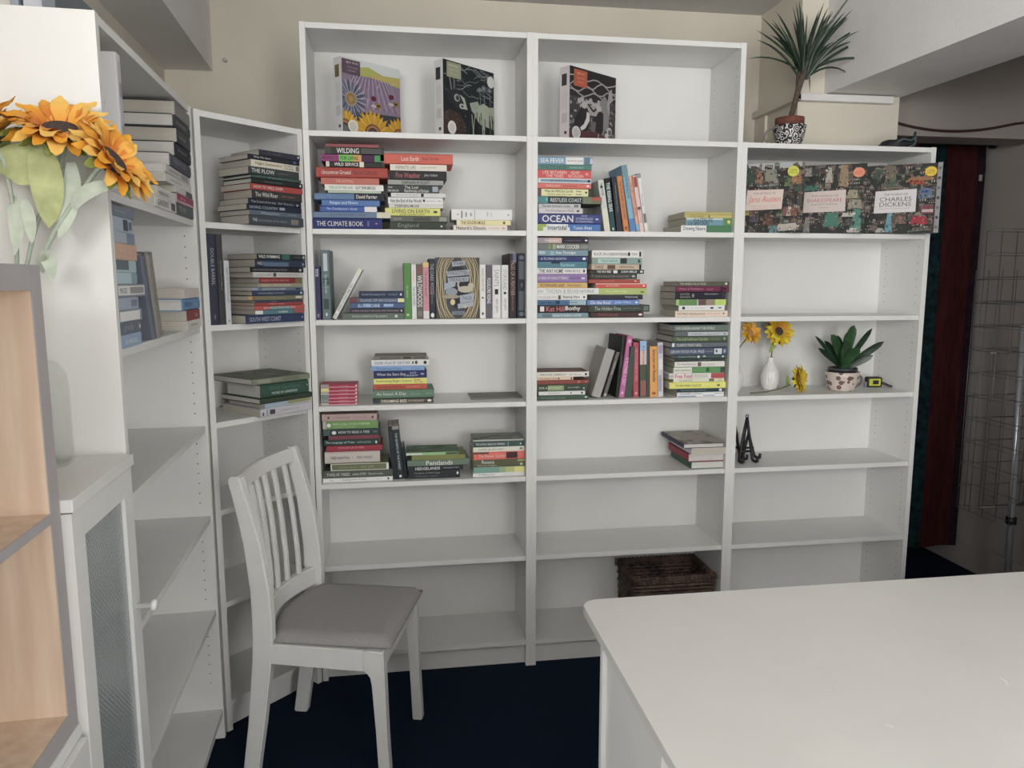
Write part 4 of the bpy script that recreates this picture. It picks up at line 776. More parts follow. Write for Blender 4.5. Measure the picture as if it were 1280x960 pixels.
(('B',0.2941,0.045,1.055),'U',0.1841,0.014,0.15,16.64,(0.156,0.151,0.146),0,(('GREENFIRE',0.2,0.5,(0.614,0.614,0.602),0.4,0.5),),((0.9,0.97,0.2,0.8,(0.54,0.54,0.53)),),None,'narrow charcoal paperback tilting behind the grey one','books on the second tall bookcase'),
(('B',0.3457,0.045,1.055),'U',0.239,0.0128,0.18,5.24,(0.036,0.045,0.038),1,(('THE FIELD',0.3,0.5,(0.176,0.19,0.205),0.4,0.5),),(),None,'tall dark green tilting hardback beside the pink one','books on the second tall bookcase'),
(('B',0.3631,0.045,1.055),'U',0.2403,0.0219,0.16,7.15,(0.55,0.181,0.357),0,(('A FLOWER A DAY',0.35,0.8,(0.82,0.579,0.793),0.6,0.5),),((0.05,0.12,0.2,0.8,(0.82,0.512,0.711)),(0.9,0.95,0.3,0.7,(0.82,0.572,0.752))),None,'magenta pink tilting paperback','books on the second tall bookcase'),
(('B',0.3906,0.045,1.055),'U',0.1989,0.0299,0.15,3.05,(0.077,0.095,0.077),0,(),(),None,'dark grey green tilting paperback between pink and red','books on the second tall bookcase'),
(('B',0.4217,0.045,1.055),'U',0.2142,0.0243,0.15,-1.09,(0.471,0.108,0.139),1,(('THE LITTLE GARDEN OF HERBS',0.1,0.7,(0.807,0.34,0.401),0.4,0.5),),((0.9,0.95,0.3,0.7,(0.816,0.389,0.432)),),None,'rose red upright hardback beside the pink tilting one','books on the second tall bookcase'),
(('B',0.4509,0.045,1.055),'U',0.2197,0.0276,0.14,-1.39,(0.087,0.115,0.08),0,(('A wild recipe',0.08,0.42,(0.064,0.064,0.122),0.4,0.5),),((0,0.17,0,1,(0.37,0.556,0.82)),(0.17,0.42,0,1,(0.785,0.598,0.565)),(0.7,0.98,0.1,0.9,(0.314,0.15,0.136))),None,'upright paperback with sky, pink and meadow photo spine','books on the second tall bookcase'),
(('B',0.4712,0.045,1.055),'U',0.204,0.0114,0.13,-1.67,(0.089,0.096,0.093),0,(),(),None,'narrow dark grey upright booklet','books on the second tall bookcase'),
(('B',0.4936,0.045,1.055),'U',0.1979,0.0301,0.14,-1.62,(0.82,0.414,0.148),0,(('Grow your own Remedies',0.06,0.7,(0.094,0.039,0.025),0.6,0.5),),((0.9,0.96,0.2,0.8,(0.306,0.12,0.059)),),None,'bright orange upright paperback','books on the second tall bookcase'),
(('B',0.5217,0.045,1.055),'U',0.2131,0.0212,0.15,-1.8,(0.643,0.62,0.692),0,(),((0.05,0.2,0.1,0.9,(0.406,0.362,0.479)),(0.3,0.5,0.2,0.9,(0.815,0.782,0.815)),(0.6,0.9,0.1,0.7,(0.408,0.386,0.456))),None,'lavender grey speckled upright paperback','books on the second tall bookcase'),
(('B',0.6682,0.02,1.31),'F',0.2216,0.0267,0.18,-1.05,(0.153,0.197,0.169),1,(('OUR GARDEN AGAINST THE WORLD',0.04,0.75,(0.82,0.82,0.82),0.38,0.5),),(),(0.062,0.068,0.062),'sage grey hardback lettered our garden, in the tall gardening pile by the upright','books on the second tall bookcase'),
(('B',0.6718,0.02,1.294),'F',0.2145,0.0151,0.18,-0.35,(0.55,0.583,0.618),0,(('pretty potager',0.3,0.52,(0.219,0.252,0.288),0.4,0.5),('dale morrow',0.6,0.85,(0.263,0.299,0.339),0.35,0.5)),((0,0.24,0,1,(0.143,0.163,0.174)),(0.9,0.97,0.3,0.7,(0.214,0.23,0.247))),None,'pale grey paperback with dark end, in the tall gardening pile by the upright','books on the second tall bookcase'),
(('B',0.666,0.02,1.269),'F',0.2259,0.0248,0.18,0.35,(0.094,0.132,0.087),1,(('The Self-Sufficient Garden',0.07,0.64,(0.481,0.566,0.314),0.4,0.5),('huw richards',0.7,0.86,(0.261,0.317,0.213),0.35,0.5)),((0.92,0.96,0.3,0.75,(0.359,0.403,0.319)),),None,'moss green hardback lettered the self-sufficient garden, in the tall gardening pile by the upright','books on the second tall bookcase'),
(('B',0.6644,0.02,1.248),'F',0.2293,0.0209,0.18,1.05,(0.145,0.171,0.194),1,(('PLANTS THAT HEAL',0.1,0.54,(0.78,0.77,0.74),0.5,0.5),),((0.01,0.05,0.2,0.9,(0.82,0.82,0.82)),),None,'blue grey hardback lettered plants that heal, in the tall gardening pile by the upright','books on the second tall bookcase'),
(('B',0.6611,0.02,1.219),'F',0.2358,0.0282,0.18,-0.7,(0.081,0.104,0.162),0,(('GROW FOOD',0.02,0.34,(0.706,0.744,0.82),0.42,0.5),('FOR FREE',0.36,0.6,(0.706,0.744,0.82),0.42,0.5),('HUW RICHARDS',0.61,0.74,(0.484,0.51,0.621),0.22,0.5)),((0.77,0.9,0.1,0.9,(0.703,0.741,0.767)),(0.79,0.83,0.3,0.8,(0.146,0.172,0.217)),(0.93,0.97,0.25,0.8,(0.423,0.461,0.533))),None,'slate blue paperback lettered grow food for free, in the tall gardening pile by the upright','books on the second tall bookcase'),
(('B',0.6703,0.02,1.207),'F',0.2174,0.0116,0.18,0,(0.066,0.105,0.105),0,(('Companion Planting',0.08,0.4,(0.433,0.533,0.522),0.55,0.5),),((0.44,0.48,0.1,0.9,(0.784,0.817,0.784)),(0.54,0.6,0.4,0.9,(0.553,0.609,0.58)),(0.9,0.94,0.2,0.8,(0.699,0.73,0.699))),None,'dark teal paperback, in the tall gardening pile by the upright','books on the second tall bookcase'),
(('B',0.667,0.02,1.194),'F',0.2084,0.0125,0.18,0.7,(0.043,0.059,0.056),0,(('the kitchen herb',0.5,0.72,(0.217,0.249,0.233),0.4,0.5),),(),None,'black green paperback, in the tall gardening pile by the upright','books on the second tall bookcase'),
(('B',0.6675,0.02,1.173),'F',0.2021,0.0211,0.18,-1.05,(0.82,0.796,0.757),0,(('The well gardened mind',0.05,0.42,(0.206,0.191,0.176),0.45,0.5),('sue stuart',0.54,0.8,(0.404,0.382,0.36),0.35,0.5)),((0.46,0.53,0.1,0.9,(0.194,0.128,0.128)),),None,'stone white paperback, in the tall gardening pile by the upright','books on the second tall bookcase'),
(('B',0.6655,0.02,1.149),'F',0.208,0.023,0.18,-0.35,(0.149,0.34,0.141),0,(('GREEN ABUNDANCE',0.02,0.34,(0.141,0.167,0.119),0.4,0.5),),((0,0.36,0,1,(0.82,0.82,0.726)),(0.64,0.7,0.2,0.9,(0.054,0.115,0.054)),(0.92,1,0,1,(0.064,0.08,0.064))),None,'cream and green paperback, in the tall gardening pile by the upright','books on the second tall bookcase'),
(('B',0.657,0.02,1.127),'F',0.2269,0.0214,0.18,0.35,(0.82,0.82,0.811),0,(('Free Food',0.11,0.42,(0.684,0.106,0.092),0.78,0.5),),((0,0.09,0.2,0.8,(0.54,0.54,0.53)),(0.76,1,0,1,(0.495,0.117,0.117)),(0.44,0.7,0.2,0.8,(0.684,0.66,0.602))),None,'white paperback in red lettering, in the tall gardening pile by the upright','books on the second tall bookcase'),
(('B',0.6665,0.02,1.114),'F',0.2092,0.0133,0.18,1.05,(0.82,0.82,0.675),0,(('THE URBAN PLOT',0.1,0.38,(0.335,0.276,0.184),0.5,0.5),),((0.7,0.8,0.1,0.9,(0.239,0.191,0.14)),(0.88,0.96,0.1,0.9,(0.783,0.685,0.35))),None,'cream paperback with photo tail, in the tall gardening pile by the upright','books on the second tall bookcase'),
(('B',0.662,0.02,1.088),'F',0.2298,0.0251,0.18,-0.7,(0.82,0.82,0.251),0,(('THE URBAN HERBAL COLLECTOR',0.1,0.56,(0.195,0.152,0.049),0.35,0.5),),((0.84,0.9,0.35,0.6,(0.077,0.06,0.024)),),None,'canary yellow paperback, in the tall gardening pile by the upright','books on the second tall bookcase'),
(('B',0.6736,0.02,1.074),'F',0.1933,0.0143,0.18,0,(0.029,0.059,0.072),0,(('The food plant handbook',0.08,0.62,(0.282,0.402,0.425),0.5,0.5),),((0.9,0.96,0.15,0.85,(0.82,0.82,0.82)),),None,'dark teal blue paperback below the yellow one, in the tall gardening pile by the upright','books on the second tall bookcase'),
(('B',0.6755,0.02,1.055),'F',0.1927,0.0181,0.18,0.7,(0.82,0.82,0.82),0,(('RHUBARB on REPEAT',0.06,0.55,(0.227,0.277,0.379),0.4,0.7),),((0.02,0.4,0,0.3,(0.321,0.382,0.504)),(0.55,0.8,0.1,0.4,(0.434,0.507,0.649)),(0.8,0.97,0.55,0.8,(0.552,0.579,0.667))),None,'white blue splashed paperback at the bottom, in the tall gardening pile by the upright','books on the second tall bookcase'),
(('E',0.2797,-0.035,1.906),'F',0.1578,0.0184,0.16,-1.05,(0.041,0.043,0.059),0,(('the running sky',0.1,0.6,(0.183,0.188,0.226),0.3,0.5),),((0.93,0.98,0.3,0.8,(0.529,0.529,0.581)),),None,"navy black paperback on top, in the corner case's dark pile",'books on the corner bookcase'),
(('E',0.2572,-0.035,1.89),'F',0.1986,0.0156,0.16,-0.35,(0.025,0.027,0.037),0,(('Why We Swim',0.1,0.42,(0.705,0.705,0.705),0.5,0.5),),((0.86,0.94,0.2,0.8,(0.102,0.122,0.228)),),None,"black blue paperback with white title, in the corner case's dark pile",'books on the corner bookcase'),
(('E',0.2638,-0.035,1.868),'F',0.1924,0.0216,0.16,0.35,(0.699,0.664,0.558),0,(('Night Swimmers',0.08,0.6,(0.247,0.216,0.141),0.55,0.5),('ROBERT',0.66,0.86,(0.175,0.162,0.128),0.28,0.7),('PALMER',0.66,0.86,(0.175,0.162,0.128),0.28,0.3)),((0.9,0.97,0.1,0.9,(0.179,0.179,0.167)),),None,"cream paperback lettered night swimmers, in the corner case's dark pile",'books on the corner bookcase'),
(('E',0.2554,-0.035,1.844),'F',0.198,0.0234,0.16,1.05,(0.049,0.062,0.062),0,(('THE FLOW',0.05,0.5,(0.672,0.701,0.672),0.55,0.5),('amy-jane beer',0.56,0.78,(0.224,0.255,0.255),0.25,0.5)),(),None,"dark green grey paperback lettered the flow, in the corner case's dark pile",'books on the corner bookcase'),
(('E',0.2648,-0.035,1.833),'F',0.1909,0.0111,0.16,-0.7,(0.061,0.099,0.092),1,(('sea bean shore',0.1,0.8,(0.24,0.343,0.324),0.4,0.5),),(),None,"thin sea green hardback, in the corner case's dark pile",'books on the corner bookcase'),
(('E',0.2673,-0.035,1.816),'F',0.199,0.0167,0.16,0,(0.026,0.033,0.031),1,(('THE LAST DROP',0.2,0.6,(0.186,0.214,0.2),0.3,0.5),),((0.93,0.97,0.2,0.7,(0.601,0.628,0.628)),),None,"thin black hardback with white pages, in the corner case's dark pile",'books on the corner bookcase'),
(('E',0.2632,-0.035,1.796),'F',0.2071,0.0189,0.16,0.7,(0.4,0.077,0.075),0,(('HOW TO WILD SWIM',0.06,0.6,(0.82,0.716,0.687),0.5,0.5),),(),None,"red paperback with white capitals, in the corner case's dark pile",'books on the corner bookcase'),
(('E',0.2638,-0.035,1.769),'F',0.193,0.0269,0.16,-1.05,(0.049,0.049,0.049),0,(('The Wild River',0.06,0.5,(0.78,0.77,0.74),0.5,0.5),('nick hayes',0.56,0.86,(0.406,0.165,0.143),0.32,0.5)),(),None,"charcoal paperback lettered the wild river, in the corner case's dark pile",'books on the corner bookcase'),
(('E',0.2545,-0.035,1.75),'F',0.2057,0.0183,0.16,-0.35,(0.028,0.032,0.048),0,(('The Sound of the Sea',0.05,0.5,(0.472,0.495,0.545),0.36,0.5),('Rob Thornton',0.55,0.84,(0.472,0.495,0.545),0.32,0.5)),((0.9,0.94,0.3,0.6,(0.473,0.497,0.572)),),None,"navy paperback with small lettering, in the corner case's dark pile",'books on the corner bookcase'),
(('E',0.2517,-0.035,1.732),'F',0.2148,0.0177,0.16,0.35,(0.027,0.032,0.053),0,(('SAVING COUNTRY',0.03,0.56,(0.446,0.478,0.568),0.5,0.5),),((0.58,0.68,0.3,0.8,(0.316,0.353,0.438)),),None,"navy paperback in widely spaced capitals, in the corner case's dark pile",'books on the corner bookcase'),
(('E',0.2567,-0.035,1.716),'F',0.2068,0.0156,0.16,1.05,(0.116,0.141,0.187),0,(('Of Moorland Rivers',0.2,0.55,(0.476,0.514,0.575),0.45,0.5),('roger day',0.68,0.9,(0.362,0.395,0.447),0.35,0.5)),(),None,"slate blue paperback, in the corner case's dark pile",'books on the corner bookcase'),
(('E',0.2579,-0.035,1.687),'F',0.2114,0.0286,0.16,-0.7,(0.063,0.075,0.092),0,(('THE',0.06,0.14,(0.78,0.77,0.74),0.32,0.5),('riverwoman of the moors',0.16,0.68,(0.265,0.292,0.318),0.3,0.5)),((0.76,0.9,0.2,0.8,(0.214,0.208,0.173)),),None,"dark slate paperback at the bottom, in the corner case's dark pile",'books on the corner bookcase'),
(('E',0.0421,0.01,1.367),'U',0.285,0.0318,0.2,0,(0.048,0.053,0.08),1,(('DOUBLE BARREL',0.16,0.56,(0.443,0.466,0.539),0.35,0.5),),((0.88,0.94,0.4,0.6,(0.185,0.199,0.244)),),None,'thick navy upright hardback lettered down its spine, corner case','books on the corner bookcase'),
(('E',0.0703,0.01,1.367),'U',0.2851,0.0231,0.19,0,(0.063,0.063,0.066),1,(('the remains of england',0.1,0.8,(0.352,0.352,0.352),0.3,0.5),),(),None,'charcoal upright hardback beside the thick navy one','books on the corner bookcase'),
(('E',0.0916,0.01,1.367),'U',0.2035,0.018,0.16,0,(0.641,0.653,0.687),0,(('ADRIFT ON THE RIVER ROAD',0.1,0.65,(0.219,0.225,0.25),0.35,0.5),),((0.92,0.97,0.3,0.7,(0.353,0.353,0.373)),),None,'slim white upright paperback beside the charcoal one','books on the corner bookcase'),
(('E',0.2819,-0.02,1.576),'F',0.1922,0.0186,0.17,-1.05,(0.029,0.036,0.038),0,(('WILD SWIMMING',0.03,0.45,(0.711,0.741,0.729),0.55,0.5),('sarah hay',0.76,0.9,(0.266,0.3,0.3),0.3,0.5)),((0.5,0.66,0,1,(0.06,0.152,0.133)),(0.93,0.98,0.2,0.8,(0.411,0.433,0.433))),None,'black and teal paperback lettered wild swimming, in the pile over the south west coast book','books on the corner bookcase'),
(('E',0.2772,-0.02,1.551),'F',0.2015,0.0243,0.17,-0.35,(0.039,0.05,0.087),0,(('WILD',0.04,0.14,(0.78,0.77,0.74),0.5,0.5),),((0.15,0.65,0.1,0.7,(0.119,0.173,0.25)),(0.92,0.97,0.2,0.7,(0.262,0.279,0.297))),None,'navy blue paperback with pale smudge, in the pile over the south west coast book','books on the corner bookcase'),
(('E',0.2627,-0.02,1.534),'F',0.2126,0.0164,0.17,0.35,(0.025,0.027,0.035),0,(('RISING ROADS AND THE SHIPPING FORECAST',0.05,0.68,(0.353,0.353,0.373),0.36,0.5),),((0.91,0.96,0.2,0.8,(0.468,0.477,0.516)),),None,'black paperback in grey capitals, in the pile over the south west coast book','books on the corner bookcase'),
(('E',0.2661,-0.02,1.517),'F',0.2004,0.0172,0.17,1.05,(0.591,0.58,0.56),0,(('a short walk',0.06,0.34,(0.256,0.249,0.243),0.4,0.5),('land of hidden ways',0.48,0.9,(0.256,0.249,0.243),0.4,0.5)),((0.39,0.45,0.15,0.9,(0.092,0.088,0.088)),),None,'white paperback with dark ring, in the pile over the south west coast book','books on the corner bookcase'),
(('E',0.2738,-0.02,1.498),'F',0.1686,0.018,0.17,-0.7,(0.254,0.046,0.047),0,(('LONDON: THE WILD HERITAGE',0.04,0.68,(0.64,0.372,0.353),0.36,0.5),),((0.84,1,0,1,(0.174,0.163,0.085)),),None,'dark red paperback with olive tail, in the pile over the south west coast book','books on the corner bookcase'),
(('E',0.268,-0.02,1.485),'F',0.1785,0.0129,0.17,0,(0.341,0.311,0.227),0,(('LONDON: LOST AND FOUND',0.1,0.75,(0.694,0.665,0.584),0.45,0.5),),(),None,'tan paperback with white capitals, in the pile over the south west coast book','books on the corner bookcase'),
(('E',0.2601,-0.02,1.473),'F',0.2079,0.0119,0.17,0.7,(0.157,0.187,0.248),0,(('CLOUD PAGES',0.4,0.65,(0.713,0.743,0.774),0.5,0.5),),((0,0.12,0.2,0.9,(0.363,0.383,0.521)),(0.2,0.4,0.2,0.8,(0.273,0.326,0.386)),(0.85,0.95,0.2,0.8,(0.043,0.069,0.069))),None,'grey blue paperback mottled with white, in the pile over the south west coast book','books on the corner bookcase'),
(('E',0.2631,-0.02,1.458),'F',0.2041,0.0146,0.17,-1.05,(0.046,0.064,0.114),0,(('WOMEN ARISE & LANDING',0.1,0.6,(0.366,0.407,0.499),0.4,0.5),),((0.92,0.97,0.2,0.8,(0.534,0.559,0.585)),),None,'navy paperback with pale capitals, in the pile over the south west coast book','books on the corner bookcase'),
(('E',0.2538,-0.02,1.442),'F',0.2194,0.015,0.17,-0.35,(0.203,0.192,0.126),0,(('a walk along tracks',0.3,0.75,(0.395,0.374,0.251),0.35,0.5),),((0,0.07,0.2,0.9,(0.55,0.407,0.188)),(0.07,0.12,0.3,0.9,(0.348,0.11,0.079)),(0.85,0.97,0.35,0.8,(0.695,0.666,0.611))),None,'khaki paperback with red label, in the pile over the south west coast book','books on the corner bookcase'),
(('E',0.2655,-0.02,1.434),'F',0.1913,0.0076,0.17,0.35,(0.059,0.068,0.107),0,(('coast path',0.3,0.45,(0.36,0.38,0.445),0.5,0.5),),(),None,'thin navy booklet, in the pile over the south west coast book','books on the corner bookcase'),
(('E',0.2659,-0.02,1.425),'F',0.1988,0.0091,0.17,1.05,(0.333,0.076,0.071),0,(('THAMES TRAILS',0.25,0.6,(0.74,0.38,0.36),0.5,0.5),),(),None,'thin red booklet, in the pile over the south west coast book','books on the corner bookcase'),
(('E',0.2666,-0.02,1.41),'F',0.1999,0.0142,0.17,-0.7,(0.47,0.119,0.103),0,(('EAST ANGLIAN TRACKS AND WAYS',0.18,0.8,(0.82,0.788,0.757),0.4,0.5),),((0.3,0.72,0,0.8,(0.121,0.24,0.253)),),None,'coral booklet with teal lettering band, in the pile over the south west coast book','books on the corner bookcase'),
(('E',0.2669,-0.02,1.395),'F',0.1979,0.0149,0.17,0,(0.103,0.217,0.242),0,(('CUMBRIA',0.45,0.65,(0.8,0.82,0.82),0.4,0.5),),((0,0.15,0.1,0.9,(0.784,0.784,0.784)),(0.78,1,0.1,0.9,(0.397,0.115,0.108))),None,'teal booklet with white label, in the pile over the south west coast book','books on the corner bookcase'),
(('E',0.2482,-0.02,1.367),'F',0.2353,0.0272,0.17,0.7,(0.041,0.058,0.127),0,(('SOUTH WEST COAST',0.06,0.58,(0.508,0.542,0.638),0.52,0.5),),((0.95,0.98,0.4,0.7,(0.271,0.305,0.405)),),None,'navy guide lettered south west coast, in the pile over the south west coast book','books on the corner bookcase'),
(('E',0.2547,-0.03,1.164),'F',0.2292,0.0205,0.24,-1.05,(0.233,0.26,0.191),1,(),((0.08,0.3,0.2,0.8,(0.32,0.34,0.259)),(0.5,0.8,0.2,0.8,(0.185,0.209,0.154))),(0.157,0.178,0.133),'sage patterned hardback, in the garden pile on the corner case','books on the corner bookcase'),
(('E',0.2664,-0.03,1.117),'F',0.1958,0.0457,0.2,-0.35,(0.048,0.105,0.079),1,(('Wild Gardens',0.16,0.8,(0.1,0.188,0.145),0.28,0.68),('MORE IN GARDENS',0.2,0.76,(0.731,0.796,0.75),0.18,0.32)),((0.95,0.98,0.55,0.7,(0.321,0.449,0.381)),),None,'thick bottle green hardback, in the garden pile on the corner case','books on the corner bookcase'),
(('E',0.2713,-0.03,1.098),'F',0.2134,0.0187,0.22,0.35,(0.049,0.069,0.046),1,(),(),None,'thin dark green hardback, in the garden pile on the corner case','books on the corner bookcase'),
(('E',0.2765,-0.03,1.083),'F',0.1924,0.0152,0.2,1.05,(0.405,0.499,0.597),0,(('a year in the garden',0.5,0.9,(0.134,0.146,0.077),0.4,0.5),),((0.48,1,0.35,1,(0.369,0.369,0.17)),(0.48,1,0,0.35,(0.531,0.542,0.531))),None,'pale blue and yellow paperback, in the garden pile on the corner case','books on the corner bookcase'),
(('E',0.2674,-0.03,1.055),'F',0.2085,0.0272,0.22,-0.7,(0.571,0.56,0.604),0,(('the gardener says',0.36,0.8,(0.294,0.286,0.325),0.25,0.5),),((0.04,0.07,0.1,0.6,(0.057,0.044,0.057)),(0.18,0.28,0.2,0.8,(0.079,0.066,0.098)),(0.12,0.14,0,0.9,(0.294,0.287,0.333))),None,'lavender white paperback at the bottom, in the garden pile on the corner case','books on the corner bookcase'),
(('D',0.6775,0,1.687),'F',0.205,0.0316,0.15,0,(0.126,0.141,0.161),0,(('TIDE LINES',0.1,0.5,(0.367,0.389,0.412),0.4,0.5),),(),None,"slate grey paperback at the bottom, in the side case's upper pile",'books on the side bookcase'),
(('D',0.69,0,1.719),'F',0.2,0.0256,0.15,0,(0.358,0.083,0.151),0,(('wild hope',0.1,0.5,(0.82,0.457,0.586),0.45,0.5),),((0,1,0,0.25,(0.66,0.441,0.515)),),None,"magenta paperback, in the side case's upper pile",'books on the side bookcase'),
(('D',0.675,0,1.745),'F',0.21,0.0156,0.15,0.4,(0.671,0.659,0.623),0,(),((0.6,1,0,1,(0.117,0.14,0.155)),),None,"thin cream booklet above magenta, in the side case's upper pile",'books on the side bookcase'),
(('D',0.62,0,1.761),'F',0.3,0.0216,0.15,0,(0.707,0.707,0.67),0,(('the outermost house',0.1,0.6,(0.307,0.307,0.307),0.35,0.5),),(),None,"off-white paperback with tiny print, in the side case's upper pile",'books on the side bookcase'),
(('D',0.62,0,1.783),'F',0.3,0.0236,0.15,1,(0.596,0.596,0.562),1,(('a book of hours',0.1,0.5,(0.215,0.215,0.215),0.4,0.5),),((0.6,0.9,0.2,0.8,(0.361,0.361,0.352)),),None,"pale grey speckled hardback, in the side case's upper pile",'books on the side bookcase'),
(('D',0.66,0,1.807),'F',0.26,0.0356,0.15,1,(0.093,0.1,0.132),1,(('THE ENCHANTED RIVER',0.1,0.7,(0.312,0.32,0.374),0.35,0.5),),(),None,"slate hardback jutting out of the middle, in the side case's upper pile",'books on the side bookcase'),
(('D',0.695,0,1.843),'F',0.19,0.0396,0.15,0,(0.036,0.038,0.048),1,(('the long winter',0.1,0.7,(0.309,0.309,0.35),0.3,0.5),),((0.9,0.95,0.3,0.6,(0.259,0.259,0.278)),),None,"black hardback fourth down, in the side case's upper pile",'books on the side bookcase'),
(('D',0.71,0,1.883),'F',0.18,0.0376,0.15,1,(0.059,0.062,0.072),0,(('letters home',0.1,0.6,(0.361,0.361,0.361),0.3,0.5),),(),None,"dark grey hardback third down, in the side case's upper pile",'books on the side bookcase'),
(('D',0.7,0,1.921),'F',0.2,0.0336,0.15,0,(0.076,0.076,0.086),1,(('the island within',0.1,0.7,(0.361,0.361,0.361),0.3,0.5),),(),None,"charcoal hardback second down, in the side case's upper pile",'books on the side bookcase'),
(('D',0.71,0,1.955),'F',0.18,0.0356,0.15,0,(0.256,0.249,0.229),0,(),(),None,"grey hardback on top, in the side case's upper pile",'books on the side bookcase'),
(('D',0.46,0,1.687),'F',0.21,0.0256,0.15,0,(0.756,0.743,0.717),0,(('GARDENS',0.1,0.6,(0.307,0.307,0.299),0.6,0.5),),((0.75,0.95,0.1,0.9,(0.144,0.157,0.159)),),None,'lower of two white paperbacks, lying beside the slate one, side case','books on the side bookcase'),
(('D',0.4685,0,1.713),'F',0.187,0.0256,0.15,0,(0.721,0.708,0.671),0,(('meadowland',0.1,0.6,(0.214,0.214,0.208),0.5,0.5),),(),None,'upper of two white paperbacks, lying beside the slate one, side case','books on the side bookcase'),
(('D',0.0935,0,1.367),'F',0.143,0.0276,0.19,0,(0.351,0.457,0.623),0,(('the white hare',0.15,0.75,(0.738,0.82,0.82),0.45,0.5),),(),None,"sky blue paperback at the bottom, in the side case's blue-grey pile",'books on the side bookcase'),
(('D',0.0935,0,1.395),'F',0.143,0.0246,0.19,0,(0.156,0.183,0.227),0,(('LOST WATERS',0.1,0.6,(0.428,0.452,0.503),0.4,0.5),),((0.9,0.97,0.3,0.7,(0.797,0.797,0.82)),),None,"deep slate paperback, in the side case's blue-grey pile",'books on the side bookcase'),
(('D',0.101,0,1.42),'F',0.158,0.0256,0.19,0,(0.282,0.327,0.388),0,(),((0,0.9,0.1,0.9,(0.82,0.82,0.82)),),None,"blue grey paperback with short white label, in the side case's blue-grey pile",'books on the side bookcase'),
(('D',0.091,0,1.446),'F',0.138,0.0256,0.19,0,(0.392,0.457,0.54),0,(),((0.6,0.9,0.2,0.8,(0.232,0.283,0.388)),),None,"powder blue paperback, middle of the pile, in the side case's blue-grey pile",'books on the side bookcase'),
(('D',0.1185,0,1.472),'F',0.193,0.0276,0.19,0,(0.27,0.307,0.356),0,(('PRICED',0.05,0.3,(0.215,0.215,0.215),0.4,0.5),),((0,0.98,0.15,0.9,(0.82,0.82,0.82)),(0.42,0.95,0.25,0.8,(0.361,0.361,0.361))),None,"grey paperback with long white label, in the side case's blue-grey pile",'books on the side bookcase'),
(('D',0.091,0,1.5),'F',0.138,0.0236,0.19,0,(0.491,0.62,0.669),0,(),((0.7,1,0,1,(0.291,0.414,0.488)),),None,"aqua paperback below the dark-patch one, in the side case's blue-grey pile",'books on the side bookcase'),
(('D',0.091,0,1.524),'F',0.138,0.0256,0.19,0,(0.454,0.589,0.624),0,(),((0,0.6,0.2,1,(0.156,0.183,0.227)),),None,"pale teal paperback with dark patch, in the side case's blue-grey pile",'books on the side bookcase'),
(('D',0.097,0,1.55),'F',0.15,0.0336,0.19,0,(0.668,0.445,0.342),0,(('the peat road',0.2,0.7,(0.82,0.642,0.532),0.4,0.5),),(),None,"peach orange paperback, in the side case's blue-grey pile",'books on the side bookcase'),
(('D',0.091,0,1.584),'F',0.138,0.0236,0.19,0,(0.434,0.483,0.547),0,(),((0.6,1,0,1,(0.234,0.297,0.39)),),None,"light blue paperback beneath the curl one, in the side case's blue-grey pile",'books on the side bookcase'),
(('D',0.086,0,1.608),'F',0.128,0.0296,0.19,0,(0.427,0.496,0.572),0,(),((0.5,0.75,0.1,0.9,(0.089,0.105,0.132)),(0.8,0.95,0.2,0.8,(0.149,0.176,0.222))),None,"pale blue paperback with black curl, in the side case's blue-grey pile",'books on the side bookcase'),
(('D',0.0935,0,1.638),'F',0.143,0.0216,0.19,0,(0.225,0.259,0.32),0,(('old ways home',0.1,0.6,(0.435,0.484,0.565),0.35,0.5),),(),None,"dark slate paperback on top, in the side case's blue-grey pile",'books on the side bookcase'),
(('D',0.285,0,1.367),'U',0.205,0.028,0.17,-17,(0.14,0.155,0.195),1,(),(),None,'dark slate hardback tilting against the blue-grey pile, side case','books on the side bookcase'),
(('D',0.335,0,1.367),'U',0.205,0.04,0.17,-15,(0.274,0.267,0.233),1,(),(),None,'olive grey hardback tilting behind the dark slate one, side case','books on the side bookcase'),
(('D',0.71,0,1.367),'F',0.18,0.0256,0.15,0,(0.772,0.759,0.72),0,(('meadow days',0.1,0.8,(0.213,0.206,0.194),0.4,0.5),),(),None,'white paperback at the bottom, in the small pile with a red spine, side case','books on the side bookcase'),
(('D',0.705,0,1.393),'F',0.17,0.0296,0.15,0,(0.314,0.067,0.079),0,(('home',0.6,0.8,(0.82,0.576,0.576),0.4,0.5),),(),None,'red paperback, in the small pile with a red spine, side case','books on the side bookcase'),
(('D',0.6875,0,1.423),'F',0.225,0.0336,0.15,0,(0.194,0.348,0.572),1,(('POETRY',0.1,0.45,(0.063,0.114,0.263),0.4,0.5),('for now',0.55,0.8,(0.533,0.704,0.82),0.35,0.5)),(),None,'bright blue hardback, in the small pile with a red spine, side case','books on the side bookcase'),
(('D',0.7,0,1.457),'F',0.2,0.0276,0.15,0,(0.776,0.697,0.673),0,(),(),None,'pinkish white paperback on top, in the small pile with a red spine, side case','books on the side bookcase'),
(('B',0.645,0.13,0.7652),'S',0.22,0.0296,0.14,0,(0.088,0.165,0.133),1,(),(),None,'bottle green hardback lying with page edges forward, lowest of four','books on the second tall bookcase'),
(('B',0.632,0.13,0.7952),'S',0.22,0.0326,0.155,0,(0.328,0.072,0.095),1,(),(),None,'wine red hardback lying with page edges forward, above the green one','books on the second tall bookcase'),
(('B',0.638,0.115,0.8282),'S',0.23,0.0256,0.152,0,(0.813,0.785,0.82),0,(),(),None,'lavender white paperback lying with page edges forward','books on the second tall bookcase'),
